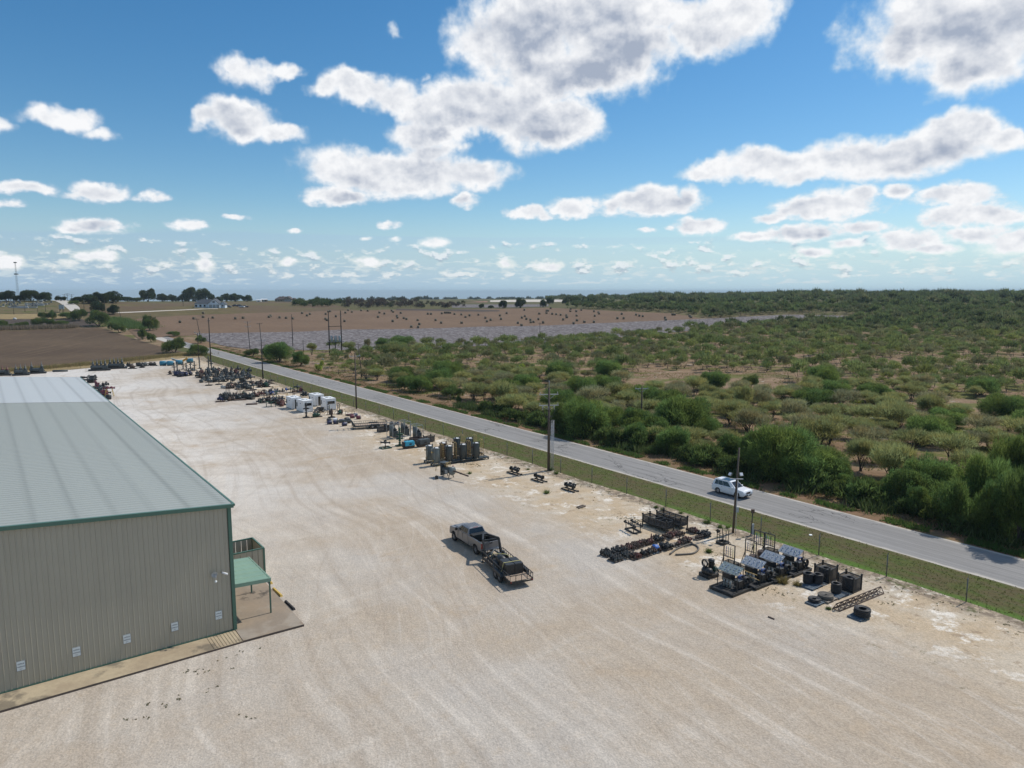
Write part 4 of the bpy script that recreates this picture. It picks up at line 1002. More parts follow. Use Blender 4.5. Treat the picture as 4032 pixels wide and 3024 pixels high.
for _ in range(5200):
    r = math.sqrt(rs_.uniform(640 ** 2, 1750 ** 2)); a = rs_.uniform(-0.02, 0.70); x, y = r * math.sin(a), r * math.cos(a); z = tz(x, y); u, v = proj(x, y, z)
    if u < 2250 - (1204 - v) * 0 and v > 1190: continue
    if u < 2480 and v < 1203 and rs_.uniform() < 0.75: continue
    if a > -0.02 and u > 2150: ridge.append((r, x, y, z, float(np.clip(rs_.lognormal(1.35, .25), 2.2, 7))))
mass('ridge_scrub', ridge, 90, 0.55, 0.12, 'low wood covering the far rise to the skyline', [(0.115, 0.145, 0.06), (0.10, 0.125, 0.052), (0.13, 0.138, 0.068), (0.08, 0.10, 0.046)], trunks=False)
# far tree belts on the skyline
belt = []
for (u0, u1, v, r0, n, s0) in ((1450, 2200, 1178, 2300, 130, 8.5), (2150, 3100, 1170, 2600, 190, 8.5), (3000, 4100, 1157, 5200, 240, 10), (1850, 2500, 1186, 1800, 60, 7), (2400, 3000, 1176, 2000, 90, 7), (1250, 1600, 1184, 1500, 40, 6.0)):
    for _ in range(n):
        u = rs_.uniform(u0, u1); a = math.atan2(px_ray(u, 1150)[0], px_ray(u, 1150)[1]); r = r0 * rs_.uniform(0.9, 1.25); x, y = r * math.sin(a), r * math.cos(a)
        z = CAM_H - (v + 2 - V0) / FPX * r; belt.append((r, x, y, z - 3, s0 * rs_.uniform(0.7, 1.35)))
mass('skyline_woods', belt, 90, 0.45, 0.16, 'dark tree belts along the skyline', [(0.030, 0.042, 0.022), (0.038, 0.05, 0.025), (0.026, 0.038, 0.024)], 'mound', trunks=False)

# bushes and oaks round the left hand fields
BL = 'bushes along the field edges on the left'
for c, bx, by, hw, ty, l in (
 ('K1', 860, 408, 95, 298, 'big round green bush between the field corner and the road'), ('K1', 1040, 462, 52, 398, 'dark bush on the bank right of the big round bush'), ('K1', 975, 440, 32, 385, 'smaller bush between the big round bush and the dark one'),
 ('K1', 1245, 522, 42, 445, 'dark green bush on the bank beside the road bend'), ('K1', 1318, 545, 40, 480, 'low bush next to the road, right of the dark bush'), ('K1', 1520, 640, 110, 532, 'wide light green bush at the corner of the brown field'), ('K1', 1725, 662, 88, 580, 'light green bush behind the fence corner pole'),
 ('K1', 1310, 445, 66, 338, 'leafy green tree by the road at the stubble field'), ('K1', 690, 362, 62, 280, 'dark shrubbery at the bend of the road'), ('K1', 600, 345, 70, 300, 'low dark shrubs left of the road bend'),
 ('K1', 375, 348, 36, 300, 'left of two small round trees on the slope'), ('K1', 455, 348, 32, 292, 'right of two small round trees on the slope'), ('K1', 190, 416, 58, 380, 'bush in the row above the dry corn'), ('K1', 350, 410, 60, 350, 'pale bush in the row above the dry corn'), ('K1', 535, 405, 60, 368, 'bright green bush in the row above the dry corn'), ('K1', 95, 420, 20, 395, 'small dark bush in the row above the dry corn'), ('K1', 20, 420, 40, 370, 'grey green bush at the left frame edge'), ('K1', 450, 405, 40, 360, 'thin bush in the row above the dry corn'),
 ('K1', 1515, 495, 55, 458, 'low green weeds by the road at the stubble field'), ('K1', 1750, 555, 40, 500, 'bush at the foot of the leaning pole'), ('KH', 1290, 520, 90, 470, 'low bush by the road on the hill')):
    hand('field_bush', 'field_bush', l, 'bush', c, bx, by, hw, ty, BL)
OL = 'dark oaks along the hilltop'
for c, bx, by, hw, ty, l in (
 ('KH', 130, 470, 150, 330, 'spreading oak at the left frame edge on the skyline'), ('KH', 560, 468, 150, 312, 'broad oak left of the road on the skyline'), ('KH', 770, 470, 120, 340, 'oak right beside the broad one, nearest the road'), ('KH', 350, 465, 80, 390, 'low scrubby tree between the two skyline oaks'),
 ('KH', 1060, 462, 80, 398, 'small rounded oak right of the road crest'), ('KH', 1340, 480, 90, 405, 'low tree right of the three skyline poles'), ('KH', 1560, 515, 130, 375, 'left part of the dark oak grove'), ('KH', 1750, 510, 120, 350, 'middle oak of the dark grove'), ('KH', 1960, 500, 150, 340, 'largest oak at the right of the dark grove'),
 ('KH', 1700, 665, 110, 500, 'dark dense tree standing alone on the slope'), ('KH', 1990, 700, 95, 560, 'single tree beside the farm drive'),
 ('K1', 1290, 188, 60, 95, 'tall pale oak on the hilltop'), ('K1', 1415, 192, 60, 135, 'rounded oak right of the tall pale one'), ('K1', 1500, 190, 40, 140, 'small pale tree left of the house oaks'), ('K1', 1645, 188, 62, 78, 'tall dark oak behind the white house'), ('K1', 1790, 185, 68, 92, 'wide dark oak behind the roof of the white house'), ('K1', 1900, 183, 50, 145, 'low oak right of the white house'), ('K1', 1590, 190, 45, 140, 'lower oak beside the tall dark one'),
 ('K1', 1970, 190, 45, 130, 'pale oak in the clump right of the house'), ('K1', 2055, 192, 60, 128, 'dense oak in the clump right of the house'), ('K1', 2150, 190, 50, 138, 'last oak of the clump right of the house'), ('K1', 1120, 185, 60, 150, 'far low oak between the grove and the hill'), ('K1', 1190, 185, 50, 155, 'far low oak in the middle of the skyline'),
 ('C23', 885, 200, 55, 105, 'round dark tree at the far edge of the bale field'), ('C23', 1105, 198, 75, 75, 'tall dark tree at the far edge of the bale field'), ('C23', 1385, 188, 50, 95, 'slim dark tree at the far edge of the bale field'), ('C23', 1470, 150, 55, 70, 'light green tree at the far edge of the bale field'), ('C23', 615, 198, 38, 145, 'small tree left at the far edge of the bale field'), ('C23', 740, 200, 45, 165, 'low bush at the far edge of the bale field'), ('C23', 1800, 150, 80, 68, 'dark trees at the corner of the bale field'), ('C23', 1930, 140, 70, 62, 'right hand tree at the corner of the bale field'), ('C23', 1665, 145, 50, 85, 'green tree before the far wood')):
    hand('oak_tree', 'oak_tree', l, 'tree', c, bx, by, hw, ty, OL)
# bushes and brown scrub at the head of the bale field
row = []
for (x0, x1, yb0, ys, n, r0) in ((600, 1000, 130, 45, 34, 4.2), (1000, 1640, 140, 60, 60, 4.0), (1640, 2050, 140, 30, 30, 3.0)):
    for _ in range(n):
        u, v = P('KB', rs_.uniform(x0, x1), yb0 - rs_.uniform(0, ys)); p = pxt(u, v); row.append((math.hypot(p[0], p[1]), *p, r0 * rs_.uniform(.7, 1.3), x0))
mass('field_head_trees', [q[:5] for q in row if q[5] < 1000], 260, 0.34, 0.06, 'green trees along the head of the bale field', [(0.075, 0.10, 0.035), (0.06, 0.085, 0.03)], 'mound')
mass('brown_scrub', [q[:5] for q in row if q[5] >= 1000], 200, 0.34, 0.05, 'brown leafless scrub beyond the bale field', [(0.085, 0.066, 0.055), (0.070, 0.055, 0.047), (0.07, 0.075, 0.04)], 'mound')

ug = []
while len(ug) < 230:
    s_ = 2 + 118 * rs_.uniform(); t_ = rs_.uniform(78.6, 85.0); x, y = W(s_, t_)
    if mnoise.noise(Vector((s_ * .09, t_ * .1, 6.0))) > -.22: ug.append((1, x, y, -.1, rs_.uniform(.9, 2.2)))
mass('thicket_undergrowth', ug, 420, 0.26, 0.05, 'dark undergrowth along the foot of the roadside thicket', [(0.09, 0.135, 0.04), (0.105, 0.15, 0.045), (0.075, 0.11, 0.034)], 'mound', 8, False)
# ------------------------------------------------------------------ grasses and weeds
def blades(name, pos, ln, wd, cols, label, lean=0.5, per=3):
    rng = np.random.default_rng(len(pos)); n = len(pos) * per; p = np.repeat(np.array(pos), per, 0) + rng.normal(size=(n, 3)) * np.array([ln * .35, ln * .35, 0])
    d = unit(np.stack([rng.normal(size=n) * lean, rng.normal(size=n) * lean, np.ones(n)], -1)); sd = unit(np.cross(d, rng.normal(size=(n, 3)))); le = ln * rng.uniform(.5, 1.3, (n, 1)); wi = wd * rng.uniform(.6, 1.3, (n, 1))
    v = np.stack([p - sd * wi, p + sd * wi, p + d * le], 1).reshape(-1, 3); c = np.array(cols)[rng.integers(len(cols), size=n)] * rng.uniform(.75, 1.25, (n, 1))
    return tag(link(name, np_mesh(name, v, np.arange(n * 3).reshape(n, 3), ['grass_blade'], c)), label, None, None, 'stuff')
def strip(n, s0, s1, t0, t1, thr=-1, sc=0.3, seed=0.0):
    o = []
    while len(o) < n:
        s = s0 + (s1 - s0) * rs_.uniform() ** 1.35; t = rs_.uniform(t0, t1)
        if mnoise.noise(Vector((s * sc, t * sc, seed))) > thr: x, y = W(s, t); o.append((x, y, tz(x, y) - 0.02))
    return o
blades('verge_tufts', strip(9000, 14, 300, 60.2, 66.9), 0.10, 0.03, [(0.080, 0.10, 0.028), (0.10, 0.11, 0.036), (0.105, 0.10, 0.042), (0.088, 0.112, 0.03)], 'short rough grass on the verge between fence and road')
blades('roadside_weeds', strip(9000, 10, 330, 75.0, 76.6, -0.05, 0.25, 3), 0.42, 0.07, [(0.065, 0.125, 0.028), (0.08, 0.14, 0.035), (0.10, 0.12, 0.04)], 'green weeds along the far edge of the road', 0.7)
blades('bank_grass', strip(9000, 10, 330, 76.2, 82.0, -0.05, 0.3, 5), 0.32, 0.035, [(0.21, 0.145, 0.075), (0.16, 0.105, 0.06), (0.105, 0.115, 0.035), (0.24, 0.17, 0.09)], 'dry brown grass on the far bank of the road')
blades('tall_weeds', strip(5200, 8, 128, 77.2, 82.5, 0.0, 0.2, 9), 1.25, 0.07, [(0.060, 0.095, 0.028), (0.085, 0.125, 0.045), (0.10, 0.12, 0.05), (0.045, 0.07, 0.022)], 'tall weeds and cane at the foot of the thicket', 0.45)
pg = []
while len(pg) < 30000:
    r = 75 + 275 * rs_.uniform() ** 1.2; a = rs_.uniform(-0.30, 0.66); x, y = r * math.sin(a), r * math.cos(a); s, t = st_of(x, y)
    if t > 80 and mnoise.noise(Vector((x * .05, y * .05, 8.0))) + 0.5 * mnoise.noise(Vector((x * .2, y * .2, 8.0))) > 0.02: pg.append((x, y, tz(x, y) - 0.03))
blades('pasture_grass', pg, 0.30, 0.05, [(0.125, 0.135, 0.035), (0.15, 0.15, 0.04), (0.19, 0.14, 0.07), (0.11, 0.125, 0.03)], 'patchy green and dry grass under the mesquites', 0.6)
tg = []
edge_pts = resample(pl((-200,1490),(0,1463),(200,1448),(400,1430),(560,1413),(700,1399),(800,1396)), 400)
for p in edge_pts:
    for _ in range(16):
        x, y = p[0] + rs_.normal() * 2.2, p[1] + rs_.normal() * 2.2; tg.append((x, y, -0.02))
blades('tall_dry_grass', tg, 1.0, 0.05, [(0.27, 0.20, 0.10), (0.22, 0.165, 0.085), (0.17, 0.145, 0.06), (0.20, 0.19, 0.07)], 'tall dry grass behind the back fence of the yard', 0.4)
cr = []
for p in resample(pl((-200,1313),(0,1300),(120,1296),(300,1290)), 260):
    for _ in range(8): cr.append((p[0] + rs_.normal() * .8, p[1] + rs_.normal() * 1.6, tz(p[0], p[1])))
blades('corn_row', cr, 2.3, 0.10, [(0.21, 0.17, 0.12), (0.26, 0.21, 0.15), (0.17, 0.14, 0.10)], 'standing row of dry corn behind the brown field', 0.12)
gc = []
for q in resample([att('K1', x, y) for x, y in ((960, 345), (1060, 372), (1160, 400), (1260, 428))], 120):
    for _ in range(22): gc.append((q[0] + rs_.normal() * 3.0, q[1] + rs_.normal() * 6.0, tz(q[0], q[1]) - .1))
blades('green_cane', gc, 1.9, 0.12, [(0.10, 0.16, 0.05), (0.13, 0.18, 0.06), (0.085, 0.13, 0.04)], 'bright green cane growing along the road past the field', 0.25)
# single weeds in the yard
wd_ = [('K23', 350, 0.0)]
wp = [('MP', 1250, 1060, .55), ('MP', 1360, 470, .45), ('MP', 1500, 560, .5), ('K23', 1785, 405, .55), ('K23', 1140, 215, .4), ('K23', 1045, 185, .4), ('K23', 1405, 262, .35), ('K23', 1975, 470, .4), ('K23', 2085, 475, .35), ('K23', 1810, 830, .4), ('K70', 250, 345, .45), ('K70', 1060, 680, .7), ('K70', 1215, 705, .5), ('K70', 1555, 965, .3), ('K4', 1105, 735, .4), ('K4', 1740, 690, .3), ('P3_', 0, 0, 0)]
wl_ = ['single green weed in the open sand before the long black skid row', 'weed at the foot of the grey conduits', 'weed by the fence post right of the conduits', 'weed by the fence near the light pole', 'green weed behind the long mesh baskets', 'weed left of the mesh baskets by the fence', 'weed above the second mesh basket', 'yellowish weed near the light pole foot', 'dark weed left of the light pole foot', 'weed right of the looped hose', 'green weed left of the tall test racks', 'dry tuft in front of the gauge skids', 'thin dry weed near the hose coils', 'tiny weed by the lattice mast', 'weed right of the lying vessel', 'low weed behind the lying vessel']
def weed_mesh(seed, dry):
    rng = np.random.default_rng(seed); n = 160; d = unit(rng.normal(size=(n, 3)) * np.array([.8, .8, .3]) + np.array([0, 0, .9])); p = rng.normal(size=(n, 3)) * np.array([.16, .16, 0]); sd = unit(np.cross(d, rng.normal(size=(n, 3))))
    v = np.stack([p - sd * .04, p + sd * .04, p + d * rng.uniform(.4, 1.1, (n, 1))], 1).reshape(-1, 3); c = np.array((0.19, 0.155, 0.06) if dry else (0.085, 0.125, 0.035)) * rng.uniform(.7, 1.3, (n, 1)); return np_mesh('leaves', v, np.arange(n * 3).reshape(n, 3), ['leaf'], c)
WM = [weed_mesh(1, False), weed_mesh(2, False), weed_mesh(3, True)]
for i, (w, l) in enumerate(zip(wp, wl_)):
    x, y = at(*w[:3]); o = link('weed', WM[2] if 'dry' in l else WM[i % 2], None, (x, y, 0), random.uniform(0, 6)); o.scale = (w[3] * 1.3, w[3] * 1.3, w[3] * 1.2); tag(o, l, 'weed', 'weeds in the yard')
gw = []
for (c, x, y, n, sp) in (('KW', 1370, 1295, 26, .5), ('KW', 1330, 1315, 12, .4), ('KW', 1160, 1525, 16, .3), ('KW', 1215, 1495, 14, .3), ('KW', 1650, 1170, 14, .25), ('KW', 1790, 1140, 10, .2), ('KW', 1500, 1400, 10, .3), ('KW', 1530, 1225, 10, .3), ('KW', 1410, 1435, 10, .3), ('KW', 1270, 1300, 10, .2), ('KW', 1610, 1280, 8, .2), ('KW', 1010, 1525, 14, .3), ('KW', 930, 1620, 22, .5), ('KW', 1685, 1610, 20, .4), ('K23', 640, 330, 60, .7), ('K23', 760, 375, 50, .7), ('K4', 1100, 630, 60, .6), ('K4', 1190, 650, 24, .3), ('K70', 880, 750, 20, .5), ('K70', 1020, 800, 24, .5), ('K70', 360, 370, 30, .6), ('KR', 1500, 160, 30, .7), ('KR', 2150, 770, 20, .4)):
    x0_, y0_ = at(c, x, y)
    for _ in range(max(2, n // 4) if c == 'KW' else n // 2): gw.append((x0_ + rs_.normal() * sp, y0_ + rs_.normal() * sp * 0.6, 0.0))
for _ in range(900):
    s = rs_.uniform(12, 300); t = 59.4 - abs(rs_.normal()) * 1.5; x, y = W(s, t); gw.append((x, y, 0.0))
blades('yard_weeds', gw, 0.11, 0.035, [(0.075, 0.095, 0.03), (0.13, 0.11, 0.055), (0.18, 0.15, 0.09), (0.06, 0.085, 0.03)], 'low weeds scattered over the gravel', 1.0, 5)
# ------------------------------------------------------------------ vehicles
def carpaint(name, rgb, metal, rough=0.25):
    m, nt, b = new_mat(name); p = objcoord(); z = sep(p)[2]
    n = fbm(p, 2.0, 4, 0.6); dust = sstep(z + n * 0.3, 0.95, 0.45) * 0.45
    c = mixc(dust, mulc(rgb, n * 0.1 + 0.95), (0.36, 0.31, 0.25)); finish(nt, b, c, n * 0.15 + rough + 0.0, metal, spec=0.5)
    b.inputs['Coat Weight'].default_value = 0.35; b.inputs['Coat Roughness'].default_value = 0.12
carpaint('silver_paint', (0.185, 0.19, 0.20), 0.5, 0.30); carpaint('white_car_paint', (0.80, 0.82, 0.84), 0.0, 0.22)
paint('tyre', (0.020, 0.020, 0.021), 0.8, 0, 0.3, 8.0, 0.35, (0.16, 0.135, 0.11))
paint('rim_metal', (0.40, 0.40, 0.41), 0.35, 0.6, 0.15, 8.0, 0.3)
paint('chrome', (0.66, 0.67, 0.69), 0.2, 0.9, 0.05, 8.0, 0.1)
paint('red_lens', (0.30, 0.015, 0.012), 0.2, 0, 0.1, 8.0, 0)
paint('clear_lens', (0.75, 0.77, 0.80), 0.15, 0, 0.1, 8.0, 0)
paint('black_plastic', (0.018, 0.018, 0.019), 0.55, 0, 0.2, 6.0, 0.25)
paint('bed_liner', (0.016, 0.016, 0.017), 0.7, 0, 0.25, 6.0, 0.2)
paint('deck_wood', (0.40, 0.31, 0.23), 0.85, 0, 0.3, 3.0, 0.4, (0.24, 0.17, 0.12))
paint('red_paint', (0.34, 0.035, 0.03), 0.5, 0, 0.2, 4.0, 0.2)
def arch(cx, r, z0, n=9):
    """points of a wheel opening from front to rear, x falling from cx + r to cx - r"""
    return [(cx + r * math.cos(math.pi * k / n), z0 + r * math.sin(math.pi * k / n) * 1.0) for k in range(n + 1)]
def prism(b, prof, yf):
    """closed (x, z) outline given anticlockwise, spread across the width by yf(z)"""
    L = [b.V((x, yf(x, z), z)) for x, z in prof]; Rr = [b.V((x, -yf(x, z), z)) for x, z in prof]
    b.F(L); b.F(Rr[::-1]); n = len(prof)
    for k in range(n): b.F([L[(k + 1) % n], L[k], Rr[k], Rr[(k + 1) % n]])
def frustum(b, lo, hi):
    """lo, hi = (x0, x1, halfwidth0, halfwidth1, z) ; returns the eight corners"""
    def ring(q): x0, x1, w0, w1, z = q; return [Vector((x1, -w1, z)), Vector((x1, w1, z)), Vector((x0, w0, z)), Vector((x0, -w0, z))]
    A, B = ring(lo), ring(hi); b.hexa([tuple(p) for p in A], [tuple(p) for p in B]); return A, B
def pane(b, A, B, k, u0, u1, v0, v1, off=0.012, sh=0.0):
    """glass pane on face k of a frustum (bilinear), lifted off the surface"""
    a0, a1, b0, b1 = A[k], A[(k + 1) % 4], B[k], B[(k + 1) % 4]
    def S(u, v): return (a0.lerp(a1, u)).lerp(b0.lerp(b1, u), v)
    q = [S(u0, v0), S(u1, v0), S(u1 - sh * 0, v1), S(u0 + sh, v1)]; n = (q[1] - q[0]).cross(q[3] - q[0]).normalized()
    low = [tuple(p - n * 0.01) for p in q]; hi = [tuple(p + n * off) for p in q]; b.hexa(low, hi)
def wheel_meshes(r, w, rimr, spokes, dark=False):
    t = MB(); t.lathe([(rimr, -w/2), (r * 0.93, -w/2), (r, -w/2 + 0.04), (r, w/2 - 0.04), (r * 0.93, w/2), (rimr, w/2)], axis='Y', n=26, cap=False); tm_ = t.mesh('tyre', 'tyre')
    t = MB(); t.lathe([(rimr * 0.99, -w/2 + 0.03), (rimr * 0.99, w/2 - 0.06), (rimr * 0.9, w/2 - 0.05)], axis='Y', n=22)
    t.cyl((0, w/2 - 0.05, 0), (0, w/2 - 0.015, 0), rimr * 0.3, 10)
    for k in range(spokes):
        a = 2 * math.pi * k / spokes; t.bar((math.cos(a) * rimr * .2, w/2 - 0.03, math.sin(a) * rimr * .2), (math.cos(a) * rimr * .95, w/2 - 0.045, math.sin(a) * rimr * .95), rimr * 0.24, 0.03)
    return tm_, t.mesh('rim', 'rim_metal')
def add_wheel(root, tm_, rm_, x, y, z, side, ry=0.0):
    w = link('wheel', tm_, root, (x, y, z)); link('rim', rm_, w); w.rotation_euler = (0, ry, 0 if side > 0 else math.pi); return w

def pickup(loc, rz):
    t = thing('pickup_truck', 'dusty silver crew cab pickup truck hitched to the loaded black trailer', 'pickup truck', loc, rz)
    # local +X is forward, rear bumper at x = 0
    W2 = 1.0; WR, WF = 1.28, 5.60; ar = 0.50
    yf = lambda x, z: W2 - 0.05 * (z - 0.9) - 0.012 * (x - 2.6)
    # lower body from cab back to nose, wheel openings cut out
    prof = [(6.42, 0.62), (6.50, 0.80), (6.46, 1.18), (6.30, 1.36), (4.75, 1.46), (2.62, 1.46), (2.62, 0.56)] + [(4.98, 0.56)]
    pts = [(2.62, 0.56), (5.05, 0.56)] + [(x, z) for x, z in arch(WF, ar, 0.52)][::-1][1:-1] + [(6.16, 0.56), (6.42, 0.60), (6.50, 0.80), (6.47, 1.18), (6.32, 1.34), (4.85, 1.45), (2.62, 1.45)]
    b = MB(); prism(b, pts, yf); b.build('body', 'silver_paint', t, bevel=0.035)
    b = MB(); b.hexa([(4.80, -0.72, 1.42), (6.28, -0.66, 1.33), (6.28, 0.66, 1.33), (4.80, 0.72, 1.42)], [(4.85, -0.62, 1.50), (6.18, -0.55, 1.41), (6.18, 0.55, 1.41), (4.85, 0.62, 1.50)]); b.build('hood', 'silver_paint', t, bevel=0.03)
    # bed: two sides with wheel openings, floor, head board
    for sg in (-1, 1):
        b = MB(); o = [(0.12, 0.62), (WR - ar, 0.58)] + arch(WR, ar, 0.52)[::-1][1:-1] + [(WR + ar, 0.58), (2.60, 0.56), (2.60, 1.43), (0.12, 1.43)]
        yo, yi = sg * 0.985, sg * 0.86
        Lo = [b.V((x, yo, z)) for x, z in o]; Li = [b.V((x, yi, z)) for x, z in o]; n = len(o)
        b.F(Lo if sg < 0 else Lo[::-1]); b.F(Li[::-1] if sg < 0 else Li)
        for k in range(n): q = [Lo[(k + 1) % n], Lo[k], Li[k], Li[(k + 1) % n]]; b.F(q if sg < 0 else q[::-1])
        b.build('bed_side', 'silver_paint', t, bevel=0.025)
    b = MB(); b.box((1.36, 0, 0.82), (2.46, 1.70, 0.06)); b.box((1.28, 0.78, 1.0), (1.0, 0.18, 0.32)); b.box((1.28, -0.78, 1.0), (1.0, 0.18, 0.32)); b.build('bed_floor', 'bed_liner', t)
    b = MB(); b.box((0.09, 0, 1.02), (0.07, 1.82, 0.80)); tg_ = b.build('tailgate', 'silver_paint', t, bevel=0.02)
    b = MB(); b.box((0.045, 0, 1.30), (0.02, 0.30, 0.10)); b.build('handle', 'black_plastic', tg_)
    b = MB(); b.box((0.050, 0, 1.05), (0.012, 1.30, 0.24)); b.build('stamping', 'silver_paint', tg_, bevel=0.004)
    b = MB(); b.box((-0.06, 0, 0.66), (0.22, 1.96, 0.20)); b.build('rear_bumper', 'chrome', t, bevel=0.04)
    b = MB(); b.box((-0.172, 0, 0.68), (0.012, 0.5, 0.16)); b.build('bumper_step', 'black_plastic', t)
    b = MB(); b.box((6.46, 0, 0.68), (0.22, 1.86, 0.26)); b.build('front_bumper', 'chrome', t, bevel=0.05)
    b = MB(); b.box((6.475, 0, 1.0), (0.05, 1.2, 0.34)); b.build('grille', 'black_plastic', t)
    for sg in (-1, 1):
        b = MB(); b.box((6.40, sg * 0.74, 1.08), (0.14, 0.26, 0.2)); b.build('headlight', 'clear_lens', t)
        b = MB(); b.box((0.10, sg * 0.935, 1.12), (0.09, 0.11, 0.46)); b.build('taillight', 'red_lens', t)
        b = MB(); b.box((4.72, sg * 1.13, 1.52), (0.14, 0.24, 0.30)); b.bar((4.72, sg * 0.95, 1.45), (4.72, sg * 1.06, 1.48), 0.06); b.build('mirror', 'black_plastic', t, bevel=0.03)
        for x0, x1 in ((3.75, 4.62), (2.75, 3.68)):
            b = MB(); b.box(((x0 + x1) / 2 - .28, sg * (1.0 - 0.028), 1.24), (0.16, 0.03, 0.035)); b.build('door_handle', 'silver_paint', t)
        b = MB(); b.box((3.7, sg * 0.985, 0.98), (0.012, 0.02, 0.84)); b.box((2.66, sg * 0.985, 0.98), (0.014, 0.02, 0.84)); b.box((4.66, sg * 0.985, 0.98), (0.012, 0.02, 0.84)); b.build('door_seam', 'black_plastic', t)
        b = MB(); b.box((3.75, sg * 0.93, 0.50), (2.0, 0.16, 0.05)); b.build('side_step', 'black_plastic', t)
    # cab
    b = MB(); A, B = frustum(b, (2.64, 5.02, 0.955, 0.93, 1.45), (2.86, 4.28, 0.76, 0.74, 2.0)); b.build('cab', 'silver_paint', t, bevel=0.06)
    b = MB(); b.hexa([(2.90, -0.66, 1.99), (4.22, -0.64, 1.99), (4.22, 0.64, 1.99), (2.90, 0.66, 1.99)], [(3.0, -0.58, 2.035), (4.1, -0.56, 2.035), (4.1, 0.56, 2.035), (3.0, 0.58, 2.035)])
    b.build('roof', 'silver_paint', t, bevel=0.02)
    for k in range(5):
        b = MB(); b.box((3.55, -0.44 + k * .22, 2.04), (1.0, 0.05, 0.018)); b.build('roof_rib', 'silver_paint', t)
    b = MB(); pane(b, A, B, 0, 0.07, 0.93, 0.10, 0.93); b.build('windshield', 'dark_glass', t)
    b = MB(); pane(b, A, B, 2, 0.06, 0.94, 0.12, 0.92); b.build('rear_window', 'dark_glass', t)
    b = MB(); b.box((2.90, 0, 1.985), (0.06, 0.5, 0.05)); b.build('brake_light', 'red_lens', t)
    for k in (1, 3):
        for u0, u1 in (((0.17, 0.52), (0.56, 0.90)) if k == 1 else ((0.10, 0.44), (0.48, 0.83))):
            b = MB(); pane(b, A, B, k, u0, u1, 0.14, 0.88); b.build('side_window', 'dark_glass', t)
    # things fixed in the bed
    b = MB(); b.box((2.25, 0, 1.28), (0.58, 1.60, 0.62)); b.build('fuel_tank', 'black_steel', t, bevel=0.03)
    b = MB(); b.cyl((0.62, 0, 0.84), (0.62, 0, 1.05), 0.07); b.build('hitch_ball', 'bright_metal', t)
    tm_, rm_ = wheel_meshes(0.42, 0.29, 0.25, 8)
    for x in (WR, WF):
        for sg in (-1, 1): add_wheel(t, tm_, rm_, x, sg * 0.83, 0.42, sg)
    b = MB(); b.box((3.3, 0, 0.5), (5.6, 1.2, 0.16)); b.box((WR, 0, 0.75), (0.9, 1.56, 0.4)); b.box((WF, 0, 0.75), (0.92, 1.5, 0.4)); b.build('chassis', 'black_steel', t)
    return t
def side_rails(b, x0, x1, y, z0, z1, n, w=0.05):
    b.bar((x0, y, z1), (x1, y, z1), w); b.bar((x0, y, (z0 + z1) / 2 * 0 + z0), (x1, y, z0), w * 1.2, w * 2)
    for k in range(n + 1): x = x0 + (x1 - x0) * k / n; b.bar((x, y, z0), (x, y, z1), w * 0.8)
